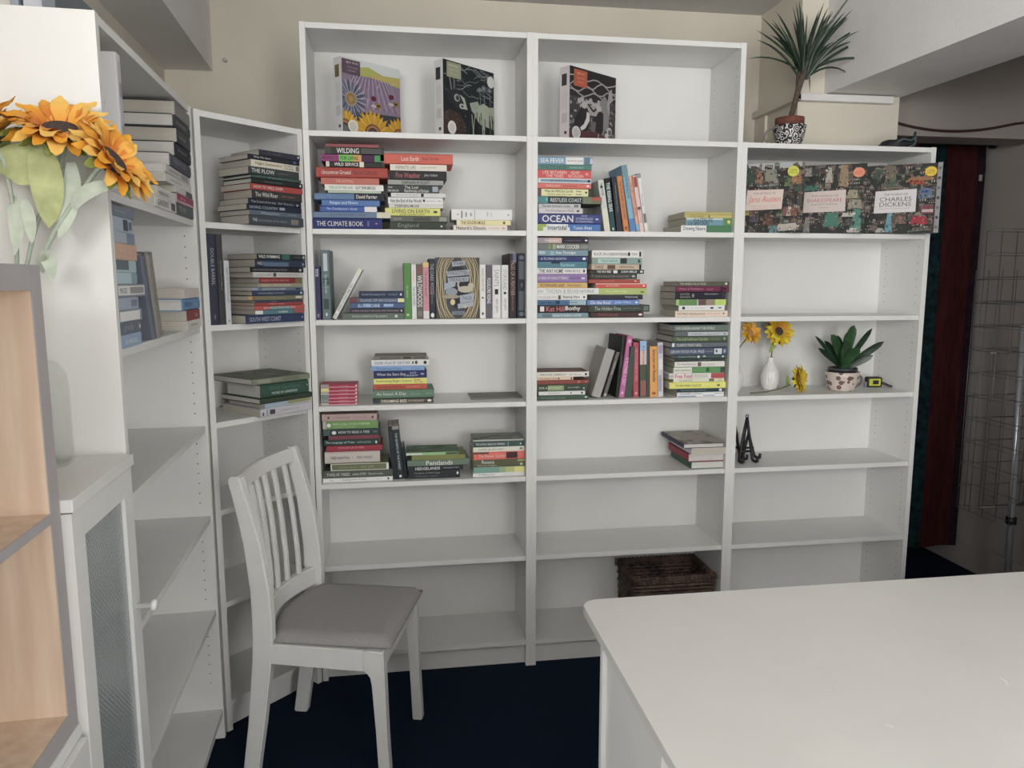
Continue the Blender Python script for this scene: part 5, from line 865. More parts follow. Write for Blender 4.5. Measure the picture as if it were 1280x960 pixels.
(('B',0.603,0.125,0.8542),'S',0.25,0.0186,0.169,0,(0.071,0.081,0.115),1,(),(),(0.439,0.4,0.356),'photo-covered hardback with navy spine, on the page-edge-forward pile','books on the second tall bookcase'),
(('A',0.683,0.085,1.055),'F',0.2,0.006,0.14,1.5,(0.177,0.177,0.16),0,(),(),None,'thin grey brown booklet lying flat alone on an open shelf','books on the first tall bookcase'),
]
for (unit, lx, ly, z), mode, L, T, W, r, c, hard, tx_, bd_, top, lab, grp in BOOKS:
    make_book(unit, lx, ly, z, mode, L, T, W, r, c, hard, tx_, bd_, top, lab, grp)

# tall white booklet standing on the side bookcase, back cover towards the room
o = make_book('D', 0.145, 0.004, 1.6872, 'U', 0.293, 0.03, 0.2, 0, (0.72, 0.71, 0.72), 0, [], [(0.05, 0.95, 0.3, 0.9, (0.55, 0.55, 0.58)), (0.2, 0.3, 0.3, 0.9, (0.35, 0.36, 0.4)), (0.5, 0.62, 0.3, 0.9, (0.4, 0.4, 0.43))], None,
              'tall white paperback standing at the end of the side case, printed back cover showing', 'books on the side bookcase')
pol = []
rr = random.Random(3)
for i in range(26):
    u = 0.04 + i * 0.034
    if i % 7 in (3, 6) and i < 12:
        continue
    k = 0.3 if 10 < i < 20 else 0.5
    pol.append((rect(u, 0.55, u + 0.012, 0.55 + 0.15 + 0.2 * rr.random()), (k, k, k + 0.02)))
art('back_cover_print', o, (-0.1465, 0.2, 0.0), (1, 0, 0), (0, -1, 0), 0.293, 0.2, pol)

# the face-out hardback
FX, FW, FH = 0.5307, 0.1623, 0.2233
fb = box('book', 0, FW, 0, 0.028, 0, FH, mat('book_cover', (0.03, 0.036, 0.045), 0.5), bev=0.001)
fb.location = (FX - FW / 2, 0.05, 1.3673)
tag(fb, 'black face-out hardback with golden branches and pale banners on its cover', 'book', 'books on the first tall bookcase')
box('page_block', 0.003, FW + 0.0004, 0.003, 0.025, 0.003, FH + 0.0004, PAGES_W, fb)
P_ = []
gold, pale = (0.62, 0.52, 0.32), (0.42, 0.46, 0.52)
for sgn in (0, 1):
    for k in range(8):
        pts = []
        for i in range(17):
            v = i / 16
            u = 0.015 + 0.03 * k * (0.75 + 0.25 * math.sin(v * 3)) + (0.10 + 0.02 * k) * abs(2 * v - 1) ** 3.2 + 0.008 * math.sin(v * 13 + k * 2.1)
            pts.append((1 - u if sgn else u, v))
        for q in stroke(pts, 0.013 if k % 3 else 0.018):
            P_.append((q, gold if k % 2 else (0.46, 0.38, 0.22)))
P_.append((disc(0.5, 0.52, 0.25, 0.36, 24), (0.03, 0.034, 0.042)))
for (u0, v0, u1, v1, tilt) in ((0.38, 0.86, 0.66, 0.94, 0.01), (0.26, 0.70, 0.76, 0.79, 0.015), (0.28, 0.6, 0.74, 0.68, 0.01), (0.2, 0.5, 0.44, 0.6, 0.03), (0.55, 0.27, 0.86, 0.40, 0.02), (0.50, 0.18, 0.84, 0.26, 0.02)):
    P_.append(([(u0, v0 - tilt), (u1, v0 + tilt), (u1 + 0.02, v1 + tilt), (u0 - 0.01, v1 - tilt)], pale))
# a horned white hare and a lantern
body = (0.55, 0.52, 0.42)
P_.append((disc(0.67, 0.48, 0.17, 0.055), body))
P_.append((disc(0.8, 0.54, 0.07, 0.045), body))
P_ += [(q, body) for q in stroke([(0.54, 0.48), (0.5, 0.56), (0.53, 0.62)], 0.04)]
P_.append((disc(0.36, 0.44, 0.13, 0.065), (0.33, 0.37, 0.42)))
P_.append((disc(0.34, 0.36, 0.2, 0.035), (0.4, 0.36, 0.28)))
P_.append((disc(0.38, 0.27, 0.055, 0.05), (0.75, 0.62, 0.36)))
P_.append((disc(0.66, 0.2, 0.05, 0.03), (0.6, 0.55, 0.4)))
P_.append((rect(0.36, 0.06, 0.66, 0.12), (0.2, 0.24, 0.28)))
art('cover_picture', fb, (0, 0, 0), (1, 0, 0), (0, 0, 1), FW, FH, P_)
for s, u0, u1, v, h in (('THE', 0.4, 0.64, 0.9, 0.05), ('FORGOTTEN', 0.28, 0.74, 0.745, 0.06), ('TREASURY', 0.3, 0.72, 0.64, 0.055), ('TALES', 0.6, 0.82, 0.335, 0.05), ('retold', 0.4, 0.62, 0.09, 0.03)):
    lettering(fb, s, (u0 * FW, 0, (v - h / 2) * FH), (1, 0, 0), (0, 0, 1), (u1 - u0) * FW, h * FH, (0.05, 0.05, 0.07), name='cover_lettering', lift=0.0004 + 0.000012 * (len(P_) + 12))


# ------------------------------------------------------------ puzzle boxes
def puzzle_box(label, corner, ang, w, h, d, side_c, polys, texts, side_polys, group):
    """corner: bottom corner nearest the viewer; front face runs along +x of the box frame, depth along +y"""
    b = box('puzzle_box', 0, w, 0, d, 0, h, mat('puzzle_card', side_c, 0.45), bev=0.0008)
    b.location = corner
    b.rotation_euler = (0, 0, R(ang))
    tag(b, label, 'puzzle', group)
    art('front_picture', b, (0, 0, 0), (1, 0, 0), (0, 0, 1), w, h, polys)
    if side_polys:
        art('side_print', b, (0, d, 0), (0, -1, 0), (0, 0, 1), d, h, side_polys)['kind'] = 'stuff'
    for s, u0, u1, v, hh, c, sh in texts:
        lettering(b, s, (u0 * w, 0, (v - hh / 2) * h), (1, 0, 0), (0, 0, 1), (u1 - u0) * w, hh * h, c, shear=sh, name='front_lettering', lift=0.0004 + 0.000012 * (len(polys) + 12))
    return b


def sideprint(c):
    p = [(rect(0.2, 0.74, 0.72, 0.9), c)]
    for i in range(6):
        p.append((rect(0.25 + i * 0.1, 0.42, 0.28 + i * 0.1, 0.66), (0.55, 0.53, 0.53)))
    for i in range(7):
        p.append((rect(0.25 + i * 0.08, 0.23, 0.28 + i * 0.08, 0.36), (0.42, 0.4, 0.4)))
    p.append((rect(0.5, 0.07, 0.75, 0.11), (0.08, 0.08, 0.08)))
    return p


GP = 'jigsaw boxes on the top units'
# sunflower field
rr = random.Random(11)
p = [(rect(0, 0, 1, 1), (0.26, 0.2, 0.28)), (rect(0, 0.8, 1, 1), (0.62, 0.66, 0.66)), ([(0, 0.78), (0.5, 0.8), (1, 0.74), (1, 0.88), (0.7, 0.86), (0.45, 0.93), (0.2, 0.88), (0, 0.9)], (0.42, 0.44, 0.14)),
     ([(0.45, 0.8), (1, 0.76), (1, 0.84), (0.6, 0.86)], (0.5, 0.4, 0.14))]
for i in range(34):
    u = rr.random()
    v = 0.36 + rr.random() * 0.4
    p.append((stroke([(u, v), (u + 0.06 * (u - 0.4), v + 0.05)], 0.014)[0], rr.choice([(0.42, 0.33, 0.45), (0.35, 0.24, 0.36), (0.5, 0.42, 0.5), (0.2, 0.14, 0.22)])))
for i in range(26):
    u = i / 25 * 1.4 - 0.2
    p.append((stroke([(0.5 + (u - 0.5) * 0.45, 0.79), (u, 0.38)], 0.01)[0], (0.46, 0.38, 0.48) if i % 2 else (0.17, 0.12, 0.2)))
p.append(([(0, 0.3), (1, 0.34), (1, 0), (0, 0)], (0.05, 0.055, 0.07)))
for i in range(18):
    a = i * 2 * math.pi / 18
    p.append((petal(0.14, 0.46, a, 0.06, 0.27, 0.022), (0.08, 0.1, 0.16) if i % 2 else (0.13, 0.15, 0.21)))
    p.append((stroke([(0.14 + 0.08 * math.cos(a + 0.17), 0.46 + 0.08 * math.sin(a + 0.17)), (0.14 + 0.26 * math.cos(a + 0.17), 0.46 + 0.26 * math.sin(a + 0.17))], 0.007)[0], (0.55, 0.55, 0.55)))
p += [(disc(0.14, 0.46, 0.095), (0.35, 0.32, 0.28)), (disc(0.14, 0.46, 0.08), (0.3, 0.19, 0.08)), (disc(0.14, 0.46, 0.035), (0.36, 0.28, 0.12))]
for cx, cy, rad in ((0.5, 0.03, 0.34), (0.98, 0.03, 0.3), (0.02, 0.04, 0.28)):
    for i in range(26):
        a = i * math.pi * 2 / 26
        p.append((petal(cx, cy, a, 0.1, rad * (0.95 + 0.08 * (i % 2)), 0.035), (0.58, 0.33, 0.05) if i % 2 else (0.66, 0.4, 0.07)))
    for i in range(26):
        a = (i + 0.5) * math.pi * 2 / 26
        p.append((stroke([(cx + 0.12 * math.cos(a), cy + 0.12 * math.sin(a)), (cx + rad * 0.8 * math.cos(a), cy + rad * 0.8 * math.sin(a))], 0.006)[0], (0.3, 0.15, 0.03)))
    p += [(disc(cx, cy, 0.145), (0.2, 0.09, 0.05)), (disc(cx, cy, 0.12), (0.42, 0.22, 0.1)), (disc(cx, cy, 0.095), (0.1, 0.06, 0.05)), (disc(cx, cy, 0.06), (0.13, 0.15, 0.15))]
for cx, cy in ((0.52, 0.52), (0.83, 0.59)):
    p += [(disc(cx, cy, 0.045, 0.035), (0.13, 0.03, 0.05)), (disc(cx + 0.07, cy - 0.09, 0.05, 0.04), (0.28, 0.17, 0.04)), (stroke([(cx + 0.03, cy - 0.1), (cx + 0.11, cy - 0.08)], 0.02)[0], (0.03, 0.02, 0.02)), (disc(cx + 0.0, cy - 0.1, 0.05, 0.02), (0.5, 0.48, 0.5))]
p += [(rect(0, 0.78, 0.3, 0.97), (0.12, 0.08, 0.11)), (disc(0.16, 0.1, 0.085), (0.7, 0.68, 0.6)), (disc(0.16, 0.1, 0.06), (0.6, 0.57, 0.5))]
tx_ = [('light fields', 0.06, 0.28, 0.93, 0.035, (0.6, 0.55, 0.58), 0.2), ('jigsaw puzzle', 0.08, 0.27, 0.87, 0.022, (0.45, 0.38, 0.42), 0), ('1000 pieces', 0.08, 0.25, 0.825, 0.02, (0.45, 0.38, 0.42), 0)]
puzzle_box('white-sided jigsaw box printed with sunflowers and a lavender field', (0.134, 0.03, 2.0206), 38.1, 0.254, 0.2555, 0.048, (0.74, 0.74, 0.75), p, tx_, sideprint((0.2, 0.15, 0.07)), GP)
# moonlit hare
rr = random.Random(5)
dk, ln, sg = (0.022, 0.026, 0.03), (0.28, 0.32, 0.33), (0.38, 0.42, 0.34)
p = [(rect(0, 0, 1, 1), dk)]
for i in range(24):
    v = 0.62 + rr.random() * 0.36
    u = rr.random() * 0.8
    pts = [(u + k * 0.06, v + 0.02 * math.sin(k * 1.4 + i) + (0.02 * k if i % 3 == 0 else -0.012 * k)) for k in range(6)]
    for q in stroke(pts, 0.006 + 0.006 * rr.random()):
        p.append((q, ln if i % 2 else (0.14, 0.17, 0.18)))
p += [(disc(0.93, 0.86, 0.075, 0.08), (0.72, 0.72, 0.7)), ([(0.6, 0.34), (0.64, 0.47), (0.78, 0.54), (0.9, 0.5), (1, 0.52), (1, 0.2), (0.7, 0.24)], sg), ([(0.27, 0.6), (0.4, 0.55), (0.46, 0.4), (0.36, 0.4)], sg), ([(0.5, 0.5), (0.66, 0.55), (0.7, 0.5), (0.6, 0.36), (0.54, 0.4)], (0.33, 0.37, 0.3)),
      ([(0, 0), (0.5, 0), (0.42, 0.2), (0.3, 0.33), (0.1, 0.36), (0, 0.3)], (0.06, 0.042, 0.035))]
for i in range(70):
    u, v = rr.random() * 0.42, rr.random() * 0.32
    p.append((disc(u, v, 0.008, 0.008, 5), rr.choice([(0.2, 0.15, 0.12), (0.02, 0.015, 0.015)])))
for c in ((0.78, 0.74), (0.9, 0.72), (0.7, 0.7)):
    for i in range(7):
        a = i * math.pi / 6
        p.append((stroke([c, (c[0] + 0.05 * math.cos(a), c[1] + 0.05 * math.sin(a))], 0.008)[0], ln))
    p.append((stroke([c, (c[0] + 0.02, c[1] - 0.22)], 0.008)[0], ln))
p += [([(0.06, 0.86), (0.13, 0.93), (0.2, 0.62), (0.12, 0.58)], (0.03, 0.034, 0.037)), ([(0.15, 0.93), (0.24, 0.9), (0.25, 0.62), (0.18, 0.6)], (0.032, 0.036, 0.04)),
      ([(0.1, 0.62), (0.26, 0.64), (0.38, 0.48), (0.38, 0.4), (0.26, 0.38), (0.12, 0.44), (0.05, 0.5)], (0.03, 0.034, 0.036)), (disc(0.25, 0.53, 0.055, 0.05), (0.32, 0.34, 0.34)), (disc(0.26, 0.53, 0.035, 0.033), (0.05, 0.055, 0.06)), (disc(0.345, 0.43, 0.05, 0.035), (0.48, 0.48, 0.48)), (disc(0.35, 0.43, 0.03, 0.018), (0.08, 0.08, 0.08))]
p += [(q, ln) for q in stroke([(0.07, 0.88), (0.12, 0.75), (0.15, 0.62)], 0.012)] + [(q, ln) for q in stroke([(0.17, 0.92), (0.2, 0.75), (0.2, 0.64)], 0.01)]
for i in range(34):
    u = 0.42 + rr.random() * 0.58
    h = 0.18 + rr.random() * 0.3
    p.append((stroke([(u, 0), (u + 0.12 * (rr.random() - 0.5), h)], 0.014)[0], rr.choice([(0.03, 0.035, 0.03), (0.3, 0.34, 0.27), (0.05, 0.06, 0.05), (0.4, 0.43, 0.36)])))
p += [(rect(0.06, 0.78, 0.33, 0.98), (0.32, 0.34, 0.24)), (disc(0.15, 0.12, 0.08, 0.09), (0.7, 0.69, 0.66)), (disc(0.15, 0.12, 0.05, 0.055), (0.6, 0.59, 0.56))]
tx_ = [('moon hare', 0.09, 0.28, 0.94, 0.03, (0.6, 0.62, 0.5), 0.2), ('jigsaw puzzle', 0.09, 0.3, 0.88, 0.022, (0.5, 0.52, 0.42), 0), ('1000 pieces', 0.09, 0.3, 0.83, 0.02, (0.5, 0.52, 0.42), 0)]
puzzle_box('white-sided jigsaw box printed with a dark hare under a moon', (0.484, 0.03, 2.0206), 39.7, 0.262, 0.26, 0.045, (0.75, 0.75, 0.75), p, tx_, sideprint((0.05, 0.05, 0.055)), GP)
# badger
rr = random.Random(9)
dk, ln, gr = (0.03, 0.028, 0.03), (0.36, 0.34, 0.34), (0.15, 0.14, 0.145)
p = [(rect(0, 0, 1, 1), (0.06, 0.055, 0.06)), ([(0, 0.6), (1, 0.62), (1, 1), (0, 1)], dk)]
for y0, am in ((0.72, 0.05), (0.8, 0.06), (0.86, 0.03), (0.66, 0.04)):
    pts = [(k / 10, y0 + am * math.sin(k * 1.3 + y0 * 30)) for k in range(11)]
    p += [(q, ln) for q in stroke(pts, 0.018)]
for i in range(80):
    u, v = rr.random(), 0.1 + rr.random() * 0.52
    p.append((disc(u, v, 0.012 + 0.02 * rr.random(), 0.012 + 0.02 * rr.random(), 7), rr.choice([ln, gr, dk, (0.22, 0.21, 0.21)])))
for i in range(9):
    p.append((disc(0.2 + i * 0.06, 0.55 + 0.03 * math.sin(i * 2), 0.04, 0.04, 10), (0.42, 0.4, 0.4)))
p += [([(0.66, 0.2), (0.64, 0.6), (0.74, 0.7), (0.86, 0.6), (0.84, 0.2)], (0.24, 0.23, 0.23)), ([(0.8, 0.55), (0.84, 0.78), (0.9, 0.82), (0.93, 0.66), (0.86, 0.6), (0.86, 0.42)], ln),
      ([(0.06, 0.1), (0.12, 0.3), (0.26, 0.5), (0.42, 0.44), (0.4, 0.2), (0.3, 0.06)], dk), ([(0.5, 0.1), (0.5, 0.34), (0.6, 0.5), (0.72, 0.44), (0.72, 0.2), (0.64, 0.05)], dk),
      ([(0.33, 0.52), (0.66, 0.52), (0.56, 0.38), (0.43, 0.38)], ln), (stroke([(0.38, 0.53), (0.5, 0.44), (0.62, 0.53)], 0.03)[0], dk), (stroke([(0.38, 0.53), (0.5, 0.44), (0.62, 0.53)], 0.03)[1], dk), (disc(0.3, 0.5, 0.06, 0.045), (0.45, 0.43, 0.43)), (disc(0.62, 0.5, 0.06, 0.045), (0.45, 0.43, 0.43)),
      ([(0.36, 0.42), (0.42, 0.4), (0.42, 0.3), (0.33, 0.18), (0.25, 0.14), (0.22, 0.18), (0.3, 0.24), (0.35, 0.33)], (0.62, 0.6, 0.6)), ([(0.44, 0.3), (0.56, 0.3), (0.54, 0.12), (0.46, 0.12)], gr), ([(0.76, 0.02), (0.86, 0.02), (0.83, 0.18), (0.76, 0.16)], (0.55, 0.53, 0.53)), (disc(0.86, 0.2, 0.06, 0.06), (0.5, 0.48, 0.48)), (disc(0.87, 0.19, 0.04, 0.04), gr),
      ([(0, 0), (1, 0), (1, 0.04), (0.6, 0.16), (0.25, 0.14), (0, 0.05)], (0.1, 0.04, 0.05)), (rect(0.08, 0.74, 0.36, 0.97), (0.45, 0.12, 0.07)), (disc(0.14, 0.1, 0.09, 0.09), (0.6, 0.58, 0.58)), (disc(0.14, 0.1, 0.06, 0.06), (0.48, 0.46, 0.46)),
      (stroke([(0.6, 0.02), (0.62, 0.14)], 0.02)[0], ln)]
tx_ = [('night sett', 0.11, 0.33, 0.92, 0.03, (0.75, 0.5, 0.4), 0.2), ('jigsaw puzzle', 0.11, 0.33, 0.855, 0.022, (0.7, 0.4, 0.3), 0), ('1000 pieces', 0.11, 0.33, 0.8, 0.02, (0.7, 0.4, 0.3), 0)]
puzzle_box('pink-sided jigsaw box printed with a black and white badger', (0.941, 0.03, 2.0206), 34.6, 0.262, 0.2555, 0.048, (0.74, 0.68, 0.70), p, tx_, sideprint((0.07, 0.065, 0.07)), GP)


# literary world jigsaws, a busy townscape in small printed blocks
def town(seed, sky, accents):
    q = random.Random(seed)
    base = [tuple(1.35 * x for x in c) for c in [(0.03, 0.036, 0.03), (0.06, 0.05, 0.045), (0.018, 0.022, 0.02), (0.085, 0.068, 0.058), (0.045, 0.062, 0.045), (0.12, 0.1, 0.085), (0.025, 0.018, 0.02), (0.07, 0.045, 0.035)]]
    p = [(rect(0, 0, 1, 1), (0.03, 0.032, 0.03))]
    if sky:
        p.append(([(0, 0.93), (0.4, 0.9), (1, 0.94), (1, 1), (0, 1)], sky))
    for i in range(230):
        u, v = q.random(), q.random() * (0.92 if sky else 1.0)
        w, h = 0.03 + 0.09 * q.random(), 0.025 + 0.07 * q.random()
        c = q.choice(base)
        s = (q.random() - 0.5) * 0.06
        p.append(([(u, v), (u + w, v + s), (u + w, v + h + s), (u, v + h)], c))
        if q.random() < 0.45:
            for k in range(3):
                x = u + w * (0.15 + 0.28 * k)
                p.append((rect(x, v + h * 0.4, x + w * 0.13, v + h * 0.75), q.choice([(0.36, 0.34, 0.3), (0.3, 0.26, 0.22), (0.42, 0.4, 0.38)])))
        if q.random() < 0.3:
            p.append(([(u, v + h), (u + w, v + h + s), (u + w / 2, v + h + 0.04)], q.choice([(0.2, 0.12, 0.09), (0.08, 0.075, 0.08), (0.24, 0.2, 0.17)])))
    for (u0, v0, u1, v1, c) in accents:
        c = tuple(0.75 * x for x in c)
        if u1 - u0 > 0.25:
            p.append(([(u0, v0), (u1, v0 + 0.02), (u1 - 0.05, v1), (u0 + 0.04, v1 - 0.02)], c))
        else:
            p.append(([(u0, v0), (u1, v0), (u1 - 0.02, v1), (u0 + 0.03, v1 + 0.01)], c))
        for k in range(7):
            x, y = u0 + (u1 - u0) * q.random(), v0 + (v1 - v0) * q.random()
            f = q.choice((0.35, 0.6, 1.35))
            p.append((rect(x - 0.012, y - 0.012, x + 0.02 * q.random(), y + 0.03 * q.random()), tuple(min(0.8, z * f) for z in c)))
    for i in range(150):
        u, v = q.random(), q.random() * 0.9
        p.append((disc(u, v, 0.005, 0.011, 5), q.choice([(0.5, 0.47, 0.42), (0.3, 0.12, 0.1), (0.16, 0.22, 0.24), (0.4, 0.34, 0.2), (0.02, 0.02, 0.02)])))
    return p


GW = 'literary jigsaw boxes'
pinkish = (0.68, 0.57, 0.52)
tg = [('PIECE', 0.0, 0.0, 0, 0, 0, 0)]
p = town(21, (0.42, 0.45, 0.45), [(0.28, 0.72, 0.38, 0.86, (0.38, 0.2, 0.13)), (0.4, 0.74, 0.6, 0.9, (0.34, 0.33, 0.28)), (0.04, 0.7, 0.26, 0.92, (0.06, 0.085, 0.07)), (0.3, 0.66, 0.62, 0.7, (0.3, 0.36, 0.34)), (0.8, 0.7, 0.96, 0.86, (0.4, 0.22, 0.12)), (0.7, 0.66, 0.82, 0.8, (0.16, 0.2, 0.1)), (0.68, 0.24, 0.92, 0.36, (0.26, 0.12, 0.09)), (0.75, 0.24, 0.82, 0.36, (0.6, 0.5, 0.45)), (0.6, 0.02, 0.95, 0.14, (0.6, 0.54, 0.48)), (0.5, 0.0, 0.64, 0.1, (0.15, 0.28, 0.28)), (0.12, 0.26, 0.2, 0.33, (0.42, 0.36, 0.1)), (0.2, 0.16, 0.34, 0.24, (0.12, 0.1, 0.14)), (0.4, 0.12, 0.56, 0.27, (0.17, 0.09, 0.07))])
p += [([(0.13, 0.33), (0.68, 0.34), (0.70, 0.62), (0.15, 0.62)], pinkish), (disc(0.83, 0.87, 0.085, 0.075), (0.62, 0.62, 0.1))]
tx_ = [('THE WORLD OF', 0.24, 0.58, 0.57, 0.03, (0.2, 0.18, 0.17), 0), ('Jane Austen', 0.17, 0.66, 0.475, 0.11, (0.6, 0.13, 0.1), 0.3), ('A jigsaw puzzle with 60 characters', 0.19, 0.62, 0.39, 0.022, (0.4, 0.25, 0.22), 0), ('and great houses to find', 0.23, 0.58, 0.36, 0.022, (0.4, 0.25, 0.22), 0), ('1000', 0.77, 0.89, 0.885, 0.028, (0.15, 0.15, 0.03), 0), ('PIECE', 0.77, 0.89, 0.85, 0.024, (0.15, 0.15, 0.03), 0)]


def town_box(label, right, ang, w, h, p, tx_):
    a = R(ang)
    corner = (right[0] - w * math.cos(a), right[1] - w * math.sin(a), 1.6873)
    return puzzle_box(label, corner, ang, w, h, 0.05, (0.1, 0.1, 0.1), p, tx_, None, GW)


town_box('townscape jigsaw box with red script on a pinkish label, yellow-green badge', (1.838, -0.028), -26, 0.24, 0.262, p, tx_)
p = town(33, None, [(0.1, 0.62, 0.36, 0.72, (0.08, 0.2, 0.16)), (0.44, 0.74, 0.54, 0.95, (0.55, 0.5, 0.42)), (0.62, 0.68, 0.76, 0.98, (0.38, 0.28, 0.18)), (0.12, 0.84, 0.26, 0.95, (0.4, 0.34, 0.32)), (0.74, 0.5, 0.9, 0.62, (0.4, 0.35, 0.25)), (0.76, 0.36, 0.96, 0.48, (0.38, 0.35, 0.28)), (0.44, 0.1, 0.66, 0.3, (0.1, 0.25, 0.2)), (0.82, 0.02, 0.96, 0.34, (0.12, 0.3, 0.24)), (0.68, 0.24, 0.86, 0.29, (0.62, 0.6, 0.55)), (0.78, 0.01, 0.94, 0.07, (0.6, 0.58, 0.54)), (0.72, 0.12, 0.86, 0.18, (0.1, 0.09, 0.1)), (0.16, 0.02, 0.26, 0.24, (0.3, 0.28, 0.26))])
p += [([(0.15, 0.31), (0.73, 0.32), (0.73, 0.63), (0.16, 0.61)], (0.62, 0.54, 0.51)), (disc(0.89, 0.87, 0.08, 0.07), (0.72, 0.28, 0.18))]
tx_ = [('THE WORLD OF', 0.26, 0.63, 0.55, 0.028, (0.3, 0.12, 0.12), 0), ('SHAKESPEARE', 0.185, 0.70, 0.485, 0.055, (0.45, 0.14, 0.13), 0), ('A JIGSAW PUZZLE', 0.26, 0.62, 0.425, 0.03, (0.15, 0.14, 0.14), 0), ('1000 pieces', 0.32, 0.56, 0.38, 0.022, (0.2, 0.18, 0.18), 0), ('1000', 0.83, 0.95, 0.88, 0.026, (0.45, 0.1, 0.06), 0), ('PIECE', 0.83, 0.95, 0.85, 0.022, (0.45, 0.1, 0.06), 0)]
town_box('townscape jigsaw box with red capitals on its label, coral badge', (2.092, -0.03), -27, 0.262, 0.262, p, tx_)
p = town(47, None, [(0.28, 0.66, 0.44, 0.98, (0.2, 0.17, 0.13)), (0.3, 0.68, 0.46, 0.78, (0.1, 0.14, 0.1)), (0.56, 0.74, 0.9, 0.82, (0.38, 0.2, 0.1)), (0.6, 0.7, 0.8, 0.76, (0.4, 0.1, 0.06)), (0.72, 0.5, 0.9, 0.64, (0.16, 0.22, 0.3)), (0.76, 0.58, 0.86, 0.62, (0.1, 0.14, 0.35)), (0.76, 0.28, 0.93, 0.4, (0.26, 0.08, 0.1)), (0.64, 0.13, 0.86, 0.24, (0.42, 0.05, 0.07)), (0.32, 0.02, 0.42, 0.28, (0.2, 0.42, 0.5)), (0.2, 0.02, 0.32, 0.08, (0.5, 0.47, 0.44)), (0.6, 0.02, 0.92, 0.06, (0.16, 0.2, 0.16)), (0.44, 0.14, 0.6, 0.24, (0.24, 0.15, 0.12))])
p += [([(0.17, 0.3), (0.7, 0.31), (0.7, 0.64), (0.18, 0.62)], (0.66, 0.63, 0.64)), (disc(0.86, 0.88, 0.075, 0.07), (0.72, 0.5, 0.06)), (rect(0.94, 0.0, 1.0, 1.0), (0.28, 0.27, 0.28))]
for i in range(7):
    p.append((rect(0.95, 0.06 + i * 0.14, 0.985, 0.1 + i * 0.14), (0.06, 0.06, 0.07) if i % 2 else (0.12, 0.15, 0.16)))
p.append((rect(0.78, 0.3, 0.92, 0.34), (0.5, 0.4, 0.4)))
tx_ = [('THE WORLD OF', 0.28, 0.6, 0.57, 0.03, (0.05, 0.05, 0.055), 0), ('CHARLES', 0.24, 0.64, 0.5, 0.062, (0.05, 0.05, 0.055), 0), ('DICKENS', 0.24, 0.64, 0.425, 0.062, (0.05, 0.05, 0.055), 0), ('A jigsaw puzzle with 70 characters and places', 0.24, 0.62, 0.365, 0.018, (0.2, 0.2, 0.2), 0), ('1000', 0.8, 0.92, 0.89, 0.026, (0.2, 0.13, 0.02), 0), ('PIECE', 0.8, 0.92, 0.86, 0.022, (0.2, 0.13, 0.02), 0)]
town_box('townscape jigsaw box with black capitals on a white label, jutting past the bookcase', (2.366, -0.085), -30, 0.275, 0.262, p, tx_)

# ------------------------------------------------------------ glass-door cabinet with the vase on it
CB = thing('cabinet', 'white cabinet with a patterned glass door, carrying the sunflower vase', 'cabinet', (-0.243, -1.132, 0), R(DA + 180 - 0.0))
# local frame: x runs from the side bookcase towards the room front, y into the cabinet
CB.rotation_euler = (0, 0, R(DA))
CB.location = (dpt(-0.338, -0.012)[0], dpt(-0.338, -0.012)[1], 0)
CW, CDP, CH = 0.330, 0.285, 1.153
box('top_panel', -0.006, CW, -0.004, CDP, CH - 0.022, CH, WHITE, CB, bev=0.0015)
box('side_panel', 0.0, 0.018, 0.0225, CDP - 0.004, 0, CH - 0.0224, WHITE, CB, bev=0.001)
box('side_panel', CW - 0.018, CW - 0.0005, 0.0225, CDP - 0.004, 0, CH - 0.0224, WHITE, CB, bev=0.001)
box('back_panel', 0.0182, CW - 0.0182, CDP - 0.012, CDP - 0.008, 0.02, CH - 0.03, WHITE_IN, CB)
for z in (0.11, 0.42, 0.60, 0.87):
    box('shelf', 0.0182, CW - 0.0182, 0.04, CDP - 0.0125, z - 0.018, z, WHITE, CB)
door = thing('cabinet_door', '', '', (0, 0, 0))
for k in ('label', 'category'):
    del door[k]
bpy.data.objects.remove(door)
fr = 0.052
bm = bmesh.new()
DX0, DX1, DZ0, DZ1 = 0.002, CW - 0.003, 0.09, CH - 0.026
out_ = [(DX0, DZ0), (DX1, DZ0), (DX1, DZ1), (DX0, DZ1)]
inn_ = [(DX0 + fr, DZ0 + fr), (DX1 - fr, DZ0 + fr), (DX1 - fr, DZ1 - fr), (DX0 + fr, DZ1 - fr)]
rings = []
for y in (0.002, 0.021):
    rings.append(([bm.verts.new((x, y, z)) for x, z in out_], [bm.verts.new((x, y, z)) for x, z in inn_]))
for i in range(4):
    j = (i + 1) % 4
    (ao, ai), (bo, bi) = rings
    bm.faces.new((ao[i], ao[j], ai[j], ai[i]))
    bm.faces.new((bo[j], bo[i], bi[i], bi[j]))
    bm.faces.new((ao[j], ao[i], bo[i], bo[j]))
    bm.faces.new((ai[i], ai[j], bi[j], bi[i]))
bmesh.ops.recalc_face_normals(bm, faces=bm.faces[:])
dr = from_bm(bm, 'cabinet_door', WHITE, CB)
